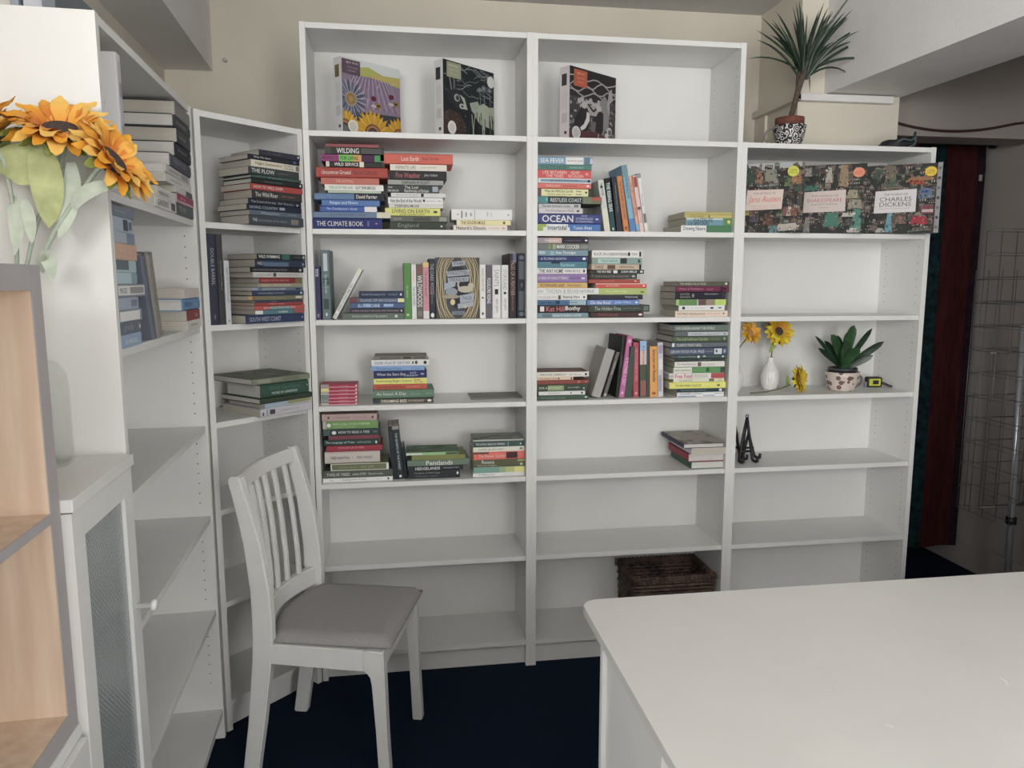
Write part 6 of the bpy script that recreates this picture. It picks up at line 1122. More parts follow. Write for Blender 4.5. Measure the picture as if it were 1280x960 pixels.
# patterned pane: real glass with a fine moulded diamond relief
gm = bpy.data.materials.new('patterned_glass')
gm.use_nodes = True
nt = gm.node_tree
b = nt.nodes['Principled BSDF']
b.inputs['Base Color'].default_value = (0.78, 0.83, 0.85, 1)
b.inputs['Roughness'].default_value = 0.12
b.inputs['Transmission Weight'].default_value = 0.75
b.inputs['IOR'].default_value = 1.45
tc = nt.nodes.new('ShaderNodeTexCoord')
ck = []
for rot in (45, -45):
    mp = nt.nodes.new('ShaderNodeMapping')
    mp.inputs['Rotation'].default_value = (0, R(rot), 0)
    wv = nt.nodes.new('ShaderNodeTexWave')
    wv.inputs['Scale'].default_value = 38
    nt.links.new(tc.outputs['Object'], mp.inputs['Vector'])
    nt.links.new(mp.outputs['Vector'], wv.inputs['Vector'])
    ck.append(wv)
ad = nt.nodes.new('ShaderNodeMath')
nt.links.new(ck[0].outputs['Fac'], ad.inputs[0])
nt.links.new(ck[1].outputs['Fac'], ad.inputs[1])
bp = nt.nodes.new('ShaderNodeBump')
bp.inputs['Strength'].default_value = 0.09
bp.inputs['Distance'].default_value = 0.002
nt.links.new(ad.outputs[0], bp.inputs['Height'])
nt.links.new(bp.outputs['Normal'], b.inputs['Normal'])
box('glass_pane', DX0 + fr - 0.004, DX1 - fr + 0.004, 0.009, 0.013, DZ0 + fr - 0.004, DZ1 - fr + 0.004, gm, dr)
bm = bmesh.new()
add_lathe(bm, [(0, 0), (0.0065, 0), (0.0065, 0.028), (0.011, 0.029), (0.0125, 0.034), (0.011, 0.039), (0, 0.04)], 16)
bmesh.ops.recalc_face_normals(bm, faces=bm.faces[:])
bmesh.ops.rotate(bm, verts=bm.verts[:], cent=(0, 0, 0), matrix=Matrix.Rotation(R(90), 3, 'X'))
bmesh.ops.translate(bm, verts=bm.verts[:], vec=(DX1 - 0.026, 0.002, 0.835))
from_bm(bm, 'door_knob', WHITE_PAINT, dr, smooth=True)
box('stored_papers', 0.05, 0.28, 0.06, 0.24, 0.8702, 0.93, PAGES_W, CB) if False else None

# ------------------------------------------------------------ two-cube open shelf with birch inside, on a white cabinet
BIRCH = grain_mat('birch_veneer', (0.70, 0.53, 0.40), (0.80, 0.65, 0.51), 3.0, (14, 14, 1.2), 0.45)
KX, KY = dpt(-0.352, -0.0)
KU = thing('open_cube_shelf', 'open cube shelf with birch inside and grey front edges, beside the glass cabinet', 'shelf', (KX, KY, 0), R(DA))
kw, kd, kz0, kz1 = 0.42, 0.30, 0.768, 1.531


def kpanel(name, x0, x1, z0, z1):
    """birch board with a grey front edge strip as a sub-part"""
    p = box(name, x0, x1, 0.0022, kd, z0, z1, BIRCH, KU)
    box('edge_strip', x0, x1, 0.0, 0.002, z0, z1, GREYEDGE, p)
    return p


for x0, x1 in ((-kw, -kw + 0.036), (-0.036, 0)):
    kpanel('side_panel', x0, x1, kz0, kz1)
kpanel('top_panel', -kw + 0.0362, -0.0362, kz1 - 0.038, kz1)
kpanel('bottom_panel', -kw + 0.0362, -0.0362, kz0, kz0 + 0.036)
kpanel('middle_shelf', -kw + 0.0362, -0.0362, 1.128, 1.144)
box('back_panel', -kw + 0.0362, -0.0362, kd - 0.012, kd - 0.004, kz0 + 0.0362, kz1 - 0.0382, BIRCH, KU)
LC = thing('low_cabinet', 'plain white low cabinet under the birch cube shelf', 'cabinet', (KX, KY, 0), R(DA))
box('body', -kw, 0, 0.004, kd, 0.0, 0.746, WHITE, LC, bev=0.001)
box('top_panel', -kw - 0.003, 0.003, -0.003, kd, 0.7465, 0.7675, WHITE, LC, bev=0.001)
box('door', -kw + 0.002, -0.002, -0.014, 0.0036, 0.08, 0.744, WHITE_PAINT, LC, bev=0.001)

# ------------------------------------------------------------ counter table
TX0, TX1, TY0, TY1, TZ = 0.700, 2.25, -2.42, -1.194, 0.80
TB = thing('counter_table', 'large white counter table with rounded corners', 'table', (TX0, TY1, 0))
bm = bmesh.new()
w_, d_, rad = TX1 - TX0, TY1 - TY0, 0.035
pts = []
for cx, cy, a0 in ((rad, -rad, 90), (rad, -d_ + rad, 180), (w_ - rad, -d_ + rad, 270), (w_ - rad, -rad, 0)):
    for k in range(7):
        a = R(a0 + 90 * k / 6)
        pts.append((cx + rad * math.cos(a), cy + rad * math.sin(a)))
a = [bm.verts.new((x, y, TZ - 0.02)) for x, y in pts]
c = [bm.verts.new((x, y, TZ)) for x, y in pts]
n = len(pts)
bm.faces.new(a[::-1])
bm.faces.new(c)
for i in range(n):
    bm.faces.new((a[i], a[(i + 1) % n], c[(i + 1) % n], c[i]))
bmesh.ops.bevel(bm, geom=[e for e in bm.edges if abs(e.verts[0].co.z - e.verts[1].co.z) < 1e-6], offset=0.002, segments=2, affect='EDGES')
TOPM = mat('worn_white_worktop', (0.74, 0.73, 0.705), 0.3, noise=0.02, nscale=7, bump=0.05, bscale=25)
from_bm(bm, 'tabletop', TOPM, TB)
zt = TZ - 0.0205
for y0, y1 in ((-0.166, -0.150), (-0.515, -0.499), (-0.90, -0.884), (-1.17, -1.154)):
    box('upright_panel', 0.006, 0.70, y0, y1, 0, zt, WHITE, TB, bev=0.001)
for y0, y1 in ((-0.4988, -0.1662), (-0.8838, -0.5152), (-1.1538, -0.9002)):
    box('end_panel', 0.016, 0.030, y0, y1, 0.02, zt, WHITE, TB)
box('upright_panel', 1.50, 1.516, -1.17, -0.15, 0, zt, WHITE, TB, bev=0.001)
# pale scuffs on the worktop
for (x, y, l, an) in ((0.074, -0.063, 0.008, 30), (0.66, -0.46, 0.028, 60), (0.38, -0.545, 0.012, 120)):
    bm = bmesh.new()
    for q in stroke([(x, y), (x + l * math.cos(R(an)) * 0.5, y + l * math.sin(R(an)) * 0.5), (x + l * math.cos(R(an + 14)), y + l * math.sin(R(an + 14)))], 0.0035):
        bm.faces.new([bm.verts.new((px, py, TZ + 0.0003)) for px, py in q][::-1])
    bmesh.ops.recalc_face_normals(bm, faces=bm.faces[:])
    from_bm(bm, 'scuff_mark', mat('bare_scuff', (0.86, 0.86, 0.85), 0.6), TB)

# ------------------------------------------------------------ chair
CHR = thing('dining_chair', 'white slat-back wooden chair with a grey upholstered seat', 'chair', (-0.073, -0.16, 0), R(-15.0))


def side_profile(name, pts, y0, y1, material, parent, bev=0.004):
    """closed outline in x-z extruded between y0 and y1"""
    bm = bmesh.new()
    a = [bm.verts.new((x, y0, z)) for x, z in pts]
    b = [bm.verts.new((x, y1, z)) for x, z in pts]
    n = len(pts)
    f1 = bm.faces.new(a)
    f2 = bm.faces.new(b[::-1])
    for i in range(n):
        bm.faces.new((a[(i + 1) % n], a[i], b[i], b[(i + 1) % n]))
    bmesh.ops.recalc_face_normals(bm, faces=bm.faces[:])
    if bev:
        bmesh.ops.bevel(bm, geom=[e for e in bm.edges if e.calc_face_angle(0) > 0.6], offset=bev, segments=2, affect='EDGES')
    return from_bm(bm, name, material, parent)


def post_x(z):
    """rear edge of the back post at height z"""
    ks = [(0, 0.0), (0.2, 0.03), (0.4, 0.052), (0.5, 0.058), (0.62, 0.056), (0.76, 0.042), (0.86, 0.024), (0.955, 0.002)]
    for (z0, x0), (z1, x1) in zip(ks, ks[1:]):
        if z <= z1:
            return x0 + (x1 - x0) * (z - z0) / (z1 - z0)
    return ks[-1][1]


def post_w(z):
    return 0.046 + 0.014 * math.exp(-((z - 0.5) / 0.28) ** 2) - 0.008 * max(0, (z - 0.75) / 0.2)


CWD = 0.43
zs = [0, 0.1, 0.2, 0.3, 0.4, 0.47, 0.54, 0.62, 0.69, 0.76, 0.83, 0.9, 0.94]
rear = [(post_x(z), z) for z in zs] + [(post_x(0.94) + 0.006, 0.954)]
front = [(post_x(z) + post_w(z), z) for z in zs]
for y0, y1 in ((-0.033, 0.0), (-CWD, -CWD + 0.033)):
    side_profile('back_leg', rear + [(front[-1][0] - 0.006, 0.956)] + front[::-1], y0, y1, WHITE_PAINT, CHR)
for y0, y1 in ((-0.036, 0.0), (-CWD, -CWD + 0.036)):
    side_profile('front_leg', [(0.428, 0), (0.461, 0), (0.453, 0.2), (0.448, 0.452), (0.388, 0.452), (0.388, 0.388), (0.398, 0.383), (0.407, 0.37), (0.411, 0.345), (0.42, 0.2)], y0, y1, WHITE_PAINT, CHR, bev=0.003)
for y0, y1 in ((-0.03, -0.006), (-CWD + 0.006 - 0.003, -CWD + 0.03)):
    side_profile('side_rail', [(0.105, 0.395), (0.3875, 0.388), (0.3875, 0.452), (0.105, 0.456)], y0, y1, WHITE_PAINT, CHR, bev=0.002)
box('front_rail', 0.418, 0.442, -CWD + 0.0362, -0.0362, 0.39, 0.450, WHITE_PAINT, CHR, bev=0.002)
box('rear_rail', 0.062, 0.086, -CWD + 0.0332, -0.0332, 0.40, 0.452, WHITE_PAINT, CHR, bev=0.002)


def back_rail(name, z0, z1, xf, bow, thick):
    bm = bmesh.new()
    rows = []
    N = 14
    for i in range(N + 1):
        y = -0.0332 + (-CWD + 0.0664) * i / N
        s = math.sin(math.pi * i / N)
        x0, x1 = xf(z0) - bow * s, xf(z1) - bow * s
        rows.append([bm.verts.new(p) for p in ((x0, y, z0), (x0 + thick, y, z0), (x1 + thick, y, z1), (x1, y, z1))])
    for p, q in zip(rows, rows[1:]):
        for k in range(4):
            bm.faces.new((p[k], p[(k + 1) % 4], q[(k + 1) % 4], q[k]))
    bm.faces.new(rows[0])
    bm.faces.new(rows[-1][::-1])
    bmesh.ops.recalc_face_normals(bm, faces=bm.faces[:])
    bmesh.ops.bevel(bm, geom=[e for e in bm.edges if e.calc_face_angle(0) > 0.9], offset=0.003, segments=2, affect='EDGES')
    return from_bm(bm, name, WHITE_PAINT, CHR)


back_rail('top_rail', 0.908, 0.952, lambda z: post_x(z) + 0.008, 0.026, 0.024)
back_rail('lower_rail', 0.478, 0.540, lambda z: post_x(z) + 0.018, 0.040, 0.024)
for k in range(5):
    f = (k + 1) / 6
    y = -0.0332 + (-CWD + 0.0664) * f
    s = math.sin(math.pi * f)
    bm = bmesh.new()
    rows = []
    for i in range(9):
        z = 0.538 + (0.91 - 0.538) * i / 8
        bow = 0.040 + (0.026 - 0.040) * i / 8
        x = post_x(z) + 0.022 - bow * s - 0.012 * math.sin(math.pi * i / 8) * 0.3
        rows.append([bm.verts.new(p) for p in ((x, y - 0.0105, z), (x + 0.012, y - 0.0105, z), (x + 0.012, y + 0.0105, z), (x, y + 0.0105, z))])
    for p, q in zip(rows, rows[1:]):
        for j in range(4):
            bm.faces.new((p[j], p[(j + 1) % 4], q[(j + 1) % 4], q[j]))
    bm.faces.new(rows[0])
    bm.faces.new(rows[-1][::-1])
    bmesh.ops.recalc_face_normals(bm, faces=bm.faces[:])
    bmesh.ops.bevel(bm, geom=[e for e in bm.edges if e.calc_face_angle(0) > 0.9], offset=0.003, segments=2, affect='EDGES')
    from_bm(bm, 'back_slat', WHITE_PAINT, CHR)
# cushion: rounded pad with a concave rear edge
SEATM = mat('grey_woven_upholstery', (0.36, 0.352, 0.348), 0.9, noise=0.12, nscale=300, bump=0.35, bscale=600, spec=0.2)
bm = bmesh.new()
NX, NY = 18, 18
grid = {}


def seat_pt(u, v):
    y = -0.012 + (-CWD + 0.024) * v
    xr = 0.075 + 0.058 * 0
    xr = 0.118 - 0.062 * math.sin(math.pi * v)
    x = xr + (0.466 - xr) * u
    return x, y


for lay in (0, 1):
    for i in range(NX + 1):
        for j in range(NY + 1):
            u, v = i / NX, j / NY
            x, y = seat_pt(u, v)
            e = min(u, 1 - u, v, 1 - v)
            puff = min(1, e / 0.09)
            puff = math.sqrt(max(0, 1 - (1 - puff) ** 2))
            z = (0.4575 + 0.006 + 0.020 * puff + 0.004 * math.sin(math.pi * u) * math.sin(math.pi * v)) if lay else 0.4575
            grid[lay, i, j] = bm.verts.new((x, y, z))
for i in range(NX):
    for j in range(NY):
        bm.faces.new((grid[1, i, j], grid[1, i, j + 1], grid[1, i + 1, j + 1], grid[1, i + 1, j]))
        bm.faces.new((grid[0, i, j], grid[0, i + 1, j], grid[0, i + 1, j + 1], grid[0, i, j + 1]))
for i in range(NX):
    for j in (0, NY):
        bm.faces.new((grid[0, i, j], grid[0, i + 1, j], grid[1, i + 1, j], grid[1, i, j]))
for j in range(NY):
    for i in (0, NX):
        bm.faces.new((grid[0, i, j], grid[0, i, j + 1], grid[1, i, j + 1], grid[1, i, j]))
bmesh.ops.recalc_face_normals(bm, faces=bm.faces[:])
from_bm(bm, 'seat_cushion', SEATM, CHR, smooth=True)

# ------------------------------------------------------------ wicker basket
WK = grain_mat('brown_wicker', (0.025, 0.015, 0.012), (0.15, 0.095, 0.07), 14, (1, 1, 1), 0.6)
BK = thing('wicker_basket', 'dark brown rectangular wicker basket on the bottom shelf', 'basket', (1.215, 0.015, 0.1055))
bw, bd, bh = 0.35, 0.235, 0.215
rows = 13


def ring_path(inset, z, wob, n=15, m=10, ph=0):
    pts = []
    x0, x1, y0, y1 = inset, bw - inset, inset, bd - inset
    for side in range(4):
        cnt = n if side % 2 == 0 else m
        for i in range(cnt):
            f = i / cnt
            o = wob * (1 if (i + ph) % 2 else -1)
            pts.append([(x0 + (x1 - x0) * f, y0 + o, z), (x1 + o, y0 + (y1 - y0) * f, z), (x1 - (x1 - x0) * f, y1 + o, z), (x0 + o, y1 - (y1 - y0) * f, z)][side])
    return pts


bm = bmesh.new()
for k in range(rows):
    add_tube(bm, ring_path(0.016 - 0.008 * k / rows, 0.008 + k * (bh - 0.03) / (rows - 1), 0.0028, ph=k), 0.0072, 5, closed=True)
from_bm(bm, 'woven_wall', WK, BK, smooth=True, kind='stuff')
bm = bmesh.new()
for side in range(2):
    for i in range(16):
        x = 0.012 + (bw - 0.024) * i / 15
        y = 0.011 if side == 0 else bd - 0.011
        add_tube(bm, [(x, y, 0.004), (x, y, bh - 0.01)], 0.0032, 5)
for side in range(2):
    for i in range(1, 10):
        y = 0.012 + (bd - 0.024) * i / 10
        x = 0.011 if side == 0 else bw - 0.011
        add_tube(bm, [(x, y, 0.004), (x, y, bh - 0.01)], 0.0032, 5)
from_bm(bm, 'stakes', WK, BK, smooth=True, kind='stuff')
bm = bmesh.new()
for dz in (0, 0.009):
    add_tube(bm, ring_path(0.008, bh - 0.012 + dz, 0.0), 0.0085, 7, closed=True)
from_bm(bm, 'rim', WK, BK, smooth=True)
bm = bmesh.new()
for i in range(64):
    f = i / 64
    per = 2 * (bw + bd)
    s = f * per
    if s < bw:
        c, tdir = (s, 0.008), (1, 0)
    elif s < bw + bd:
        c, tdir = (bw - 0.008, s - bw), (0, 1)
    elif s < 2 * bw + bd:
        c, tdir = (bw - (s - bw - bd), bd - 0.008), (-1, 0)
    else:
        c, tdir = (0.008, bd - (s - 2 * bw - bd)), (0, -1)
    nx, ny = -tdir[1], tdir[0]
    pts = [(c[0] + nx * 0.012 * math.cos(a) + tdir[0] * 0.0015 * a, c[1] + ny * 0.012 * math.cos(a) + tdir[1] * 0.0015 * a, bh - 0.008 + 0.016 * math.sin(a)) for a in [k * math.pi / 4 for k in range(8)]]
    add_tube(bm, pts, 0.0022, 4, closed=True)
from_bm(bm, 'rim_wrapping', WK, BK, smooth=True, kind='stuff')
box('base', 0.012, bw - 0.012, 0.012, bd - 0.012, 0.0, 0.006, WK, BK)

# ------------------------------------------------------------ leaves and flowers
def leaf_strip(bm, pts, wmax, up, prof, fold=0.25):
    """blade along a polyline: width profile, folded along its midrib"""
    pts = [Vector(p) for p in pts]
    n = len(pts)
    rows = []
    for i, p in enumerate(pts):
        t = (pts[min(i + 1, n - 1)] - pts[max(i - 1, 0)]).normalized()
        s = t.cross(up)
        if s.length < 1e-5:
            s = t.orthogonal()
        s.normalize()
        nrm = s.cross(t)
        w = wmax * prof(i / (n - 1)) / 2
        rows.append([bm.verts.new(p - s * w + nrm * w * fold), bm.verts.new(p), bm.verts.new(p + s * w + nrm * w * fold)])
    for a, b in zip(rows, rows[1:]):
        bm.faces.new((a[0], a[1], b[1], b[0]))
        bm.faces.new((a[1], a[2], b[2], b[1]))


def curve3(p0, p1, p2, n=8):
    p0, p1, p2 = Vector(p0), Vector(p1), Vector(p2)
    return [p0 * (1 - t) ** 2 + p1 * 2 * t * (1 - t) + p2 * t * t for t in [i / n for i in range(n + 1)]]


def leaf(parent, p0, p1, p2, w, material, up=(0, -1, 0.3), prof=None, n=8, fold=0.25, name='leaf'):
    bm = bmesh.new()
    leaf_strip(bm, curve3(p0, p1, p2, n), w, Vector(up), prof or (lambda t: max(0.02, math.sin(math.pi * (0.12 + 0.88 * t)) ** 0.7)), fold)
    return from_bm(bm, name, material, parent, smooth=True)


# spiky plant in a patterned cup
LEAFD = mat('dark_spiky_leaf', (0.022, 0.042, 0.026), 0.4, noise=0.35, nscale=30)
TERRA = mat('terracotta', (0.17, 0.06, 0.04), 0.85, noise=0.2, nscale=60)
BARK = mat('brown_bark', (0.10, 0.075, 0.06), 0.9, noise=0.4, nscale=120, bump=0.6)
PX, PY, PZ = 1.852, 0.13, 2.0205
pl = thing('potted_plant', 'spiky dark green plant in a terracotta pot, standing inside the patterned cup', 'plant', (PX, PY, PZ))
lathe('pot', [(0, 0.02), (0.04, 0.02), (0.048, 0.088), (0.0545, 0.089), (0.0555, 0.118), (0.051, 0.119), (0.049, 0.108), (0, 0.106)], TERRA, pl, 28)
trunk = [(0.0, 0.0, 0.104), (0.012, 0.0, 0.15), (0.022, -0.002, 0.2), (0.034, -0.003, 0.25), (0.05, -0.004, 0.30)]
tube('trunk', trunk, [0.012, 0.0105, 0.0105, 0.012, 0.013], BARK, pl, 10)
tube('trunk', [(0.024, -0.002, 0.205), (0.03, 0.004, 0.24), (0.032, 0.006, 0.295)], [0.006, 0.009, 0.010], BARK, pl, 8)
sc = 0.0034
base = (0.047, 0.0, 0.292)
# measured leaf tips: offsets (across, up) in metres from the crown
tips = [(-.222, .049), (-.203, .112), (-.182, .164), (-.161, .216), (-.141, .165), (-.101, .213), (-.098, .24), (-.068, .235), (-.008, .254), (.012, .272), (.036, .269), (.06, .255), (.146, .286), (.156, .258), (.208, .238), (.245, .188), (.29, .15), (.21, .13), (.262, .052), (.254, -.008), (.084, -.05), (-.04, .262), (.1, .262), (.125, .27), (-.125, .2), (.18, .215)]
rr = random.Random(4)
for i, (u, v) in enumerate(tips + [(rr.uniform(-.15, .2), rr.uniform(.12, .25)) for _ in range(34)]):
    yo = rr.uniform(-0.11, 0.1) if abs(u) < 0.2 else rr.uniform(-0.05, 0.05)
    L = math.hypot(u, v)
    mid = (base[0] + u * 0.45, yo * 0.4, base[2] + max(v * 0.62, 0.02) + 0.018 * (1 if v < 0.15 else 0))
    if v < 0.06:
        mid = (base[0] + u * 0.5, yo * 0.4, base[2] + 0.055 + (0.02 if v > -0.02 else 0))
    b_ = (base[0] + rr.uniform(-0.012, 0.012), rr.uniform(-0.01, 0.01), base[2] - rr.uniform(0, 0.03))
    leaf(pl, b_, mid, (base[0] + u, yo, base[2] + v), rr.uniform(0.009, 0.014), LEAFD, prof=lambda t: max(0.03, (0.75 + 0.5 * t) * (1 - t ** 3)), fold=0.35)


def pattern_cup_mat(name, c_light, c_dark, scale, thr, kind):
    m = bpy.data.materials.new(name)
    m.use_nodes = True
    nt = m.node_tree
    b = nt.nodes['Principled BSDF']
    b.inputs['Roughness'].default_value = 0.25
    tc = nt.nodes.new('ShaderNodeTexCoord')
    if kind == 'scroll':
        v = nt.nodes.new('ShaderNodeTexVoronoi')
        v.inputs['Scale'].default_value = scale
        mt = nt.nodes.new('ShaderNodeMath')
        mt.operation = 'SINE'
        ml = nt.nodes.new('ShaderNodeMath')
        ml.operation = 'MULTIPLY'
        ml.inputs[1].default_value = 17.0
        nt.links.new(tc.outputs['Object'], v.inputs['Vector'])
        nt.links.new(v.outputs['Distance'], ml.inputs[0])
        nt.links.new(ml.outputs[0], mt.inputs[0])
        src = mt.outputs[0]
    else:
        v = nt.nodes.new('ShaderNodeTexVoronoi')
        v.inputs['Scale'].default_value = scale
        v.inputs['Randomness'].default_value = 0.75
        nt.links.new(tc.outputs['Object'], v.inputs['Vector'])
        src = v.outputs['Distance']
    r = nt.nodes.new('ShaderNodeValToRGB')
    r.color_ramp.interpolation = 'CONSTANT'
    r.color_ramp.elements[0].color = (*c_dark, 1)
    r.color_ramp.elements[1].position = thr
    r.color_ramp.elements[1].color = (*c_light, 1)
    nt.links.new(src, r.inputs['Fac'])
    nt.links.new(r.outputs['Color'], b.inputs['Base Color'])
    return m


CUPM = pattern_cup_mat('scrolled_glaze', (0.72, 0.70, 0.68), (0.03, 0.03, 0.035), 52, 0.42, 'scroll')
cup = lathe('cup', [(0, 0.003), (0.036, 0.003), (0.038, 0), (0.041, 0.002), (0.052, 0.03), (0.06, 0.06), (0.064, 0.088), (0.0615, 0.0885), (0.0575, 0.06), (0.049, 0.03), (0.038, 0.0075), (0, 0.007)], CUPM, None, 40)
cup.location = (PX, PY, PZ)
tag(cup, 'black and white scroll-patterned cup holding the spiky plant', 'cup')
hp = [(-0.058 - 0.046 * math.sin(a) * (1 if True else 1), -0.004, 0.045 + 0.034 * math.cos(a)) for a in [math.pi * k / 10 for k in range(11)]]
tube('handle', hp, 0.0042, mat('dark_glaze', (0.2, 0.19, 0.19), 0.3), cup, 8)

# broad-leaved plant in a spotted mug
MX, MY, MZ = 2.125, 0.105, 1.0552
mug = lathe('mug', [(0, 0.003), (0.046, 0.003), (0.048, 0), (0.051, 0.003), (0.06, 0.03), (0.066, 0.06), (0.068, 0.078), (0.0655, 0.0785), (0.063, 0.06), (0.056, 0.03), (0.046, 0.0075), (0, 0.0075)],
            pattern_cup_mat('spotted_glaze', (0.66, 0.58, 0.53), (0.2, 0.13, 0.11), 40, 0.40, 'spot'), None, 40)
mug.location = (MX, MY, MZ)
tag(mug, 'pale pink mug with brown spots holding the broad-leaved plant', 'mug')
tube('handle', [(0.055 + 0.036 * math.sin(a), 0.002, 0.04 + 0.026 * math.cos(a)) for a in [math.pi * k / 10 for k in range(11)]], 0.005, mat('brown_glaze', (0.2, 0.15, 0.13), 0.3), mug, 8)
p2 = thing('potted_plant', 'broad-leaved green plant in a grey pot, standing inside the spotted mug', 'plant', (MX, MY, MZ))
lathe('pot', [(0, 0.0085), (0.036, 0.0085), (0.052, 0.083), (0.058, 0.084), (0.058, 0.094), (0.054, 0.094), (0.05, 0.084), (0, 0.082)], mat('grey_plastic_pot', (0.05, 0.055, 0.06), 0.5), p2, 28)
LEAFG = mat('broad_green_leaf', (0.035, 0.085, 0.035), 0.32, noise=0.3, nscale=25)
LEAFG2 = mat('deep_green_leaf', (0.018, 0.042, 0.024), 0.35, noise=0.3, nscale=25)
rr = random.Random(2)
for (u, v, y, w, m_, k) in [(-.125, .095, -.02, .026, LEAFG2, .5), (-.118, .142, .02, .02, LEAFG2, .7), (-.085, .15, -.04, .045, LEAFG, 1.2), (-.07, .12, .03, .024, LEAFG2, .8), (.0, .165, -.03, .046, LEAFG, 1), (.04, .185, .0, .046, LEAFG, 1),
                            (.135, .17, .02, .027, LEAFG2, .62), (.165, .118, -.02, .032, LEAFG2, .5), (.1, .065, -.05, .03, LEAFG2, .45), (-.03, .125, -.06, .05, LEAFG, 1), (.025, .10, -.065, .046, LEAFG, 1), (-.05, .07, -.06, .03, LEAFG, .9), (.06, .12, .05, .03, LEAFG2, .9), (.0, .14, .05, .03, LEAFG2, 1)]:
    leaf(p2, (rr.uniform(-.01, .01), rr.uniform(-.01, .01), 0.083), (u * 0.35, y * 0.4, 0.083 + v * (0.62 if k > 0.75 else 0.42)), (u, y, 0.083 + v), w, m_, up=(0, -1, 0.25),
         prof=lambda t: max(0.08, (0.55 + 0.6 * t) * (1 - t ** 7) ** 0.7), fold=0.2, n=12)

# ------------------------------------------------------------ sunflowers
def petal_mesh(name, L, w, cup_, c):
    bm = bmesh.new()
    zz = (0, 0.16, 0.26, 0.28, 0.22, 0.12, 0.04)
    pts = [(L * k / 6, 0, cup_ * L * zz[k] + 0.03 * L * math.sin(k * 2.2)) for k in range(7)]
    ww = (0.42, 0.78, 1.0, 1.02, 0.86, 0.58, 0.12)
    leaf_strip(bm, pts, w, Vector((0, 0, 1)), lambda t: ww[min(6, int(round(t * 6)))], 0.28)
    me = bpy.data.meshes.new(name)
    bm.normal_update()
    bm.to_mesh(me)
    bm.free()
    for p in me.polygons:
        p.use_smooth = True
    me.materials.append(c)
    return me


def two_tone(name, c_in, c_out, r0, r1):
    """radial two-colour dye of the artificial petals (object x runs from base to tip)"""
    m = bpy.data.materials.new(name)
    m.use_nodes = True
    nt = m.node_tree
    b = nt.nodes['Principled BSDF']
    b.inputs['Roughness'].default_value = 0.6
    tc = nt.nodes.new('ShaderNodeTexCoord')
    sp = nt.nodes.new('ShaderNodeSeparateXYZ')
    mr = nt.nodes.new('ShaderNodeMapRange')
    mr.inputs['From Min'].default_value = r0
    mr.inputs['From Max'].default_value = r1
    r = nt.nodes.new('ShaderNodeValToRGB')
    r.color_ramp.elements[0].color = (*c_in, 1)
    r.color_ramp.elements[1].color = (*c_out, 1)
    nt.links.new(tc.outputs['Object'], sp.inputs[0])
    nt.links.new(sp.outputs['X'], mr.inputs['Value'])
    nt.links.new(mr.outputs[0], r.inputs['Fac'])
    nt.links.new(r.outputs['Color'], b.inputs['Base Color'])
    tr = b.inputs.get('Subsurface Weight')
    return m


ORANGE = two_tone('orange_petal_dye', (0.62, 0.16, 0.03), (0.86, 0.42, 0.05), 0.0, 0.05)
ORANGE2 = two_tone('golden_petal_dye', (0.78, 0.33, 0.04), (0.9, 0.58, 0.15), 0.0, 0.05)
GOLD = two_tone('yellow_petal_dye', (0.55, 0.22, 0.02), (0.72, 0.45, 0.03), 0.0, 0.035)
YELLOW = two_tone('lemon_petal_dye', (0.6, 0.42, 0.05), (0.78, 0.66, 0.05), 0.0, 0.035)
SEEDS = mat('dark_seed_head', (0.07, 0.05, 0.045), 0.9, noise=0.5, nscale=300, bump=0.8)
SEEDS_L = mat('tan_seed_head', (0.42, 0.27, 0.12), 0.9, noise=0.5, nscale=300, bump=0.8)
STEMP = mat('pale_cloth_stem', (0.40, 0.46, 0.38), 0.7, noise=0.15, nscale=60)
STEMG = mat('green_cloth_stem', (0.13, 0.16, 0.07), 0.6, noise=0.2, nscale=60)
SEPAL = mat('green_sepal', (0.30, 0.36, 0.10), 0.6, noise=0.2, nscale=60)
SEPALD = mat('dark_green_sepal', (0.07, 0.10, 0.035), 0.6, noise=0.2, nscale=60)
CLOTHLEAF = mat('cloth_leaf', (0.42, 0.46, 0.22), 0.65, noise=0.2, nscale=35)
CLOTHLEAF_P = mat('pale_cloth_leaf_back', (0.50, 0.56, 0.47), 0.7, noise=0.15, nscale=35)


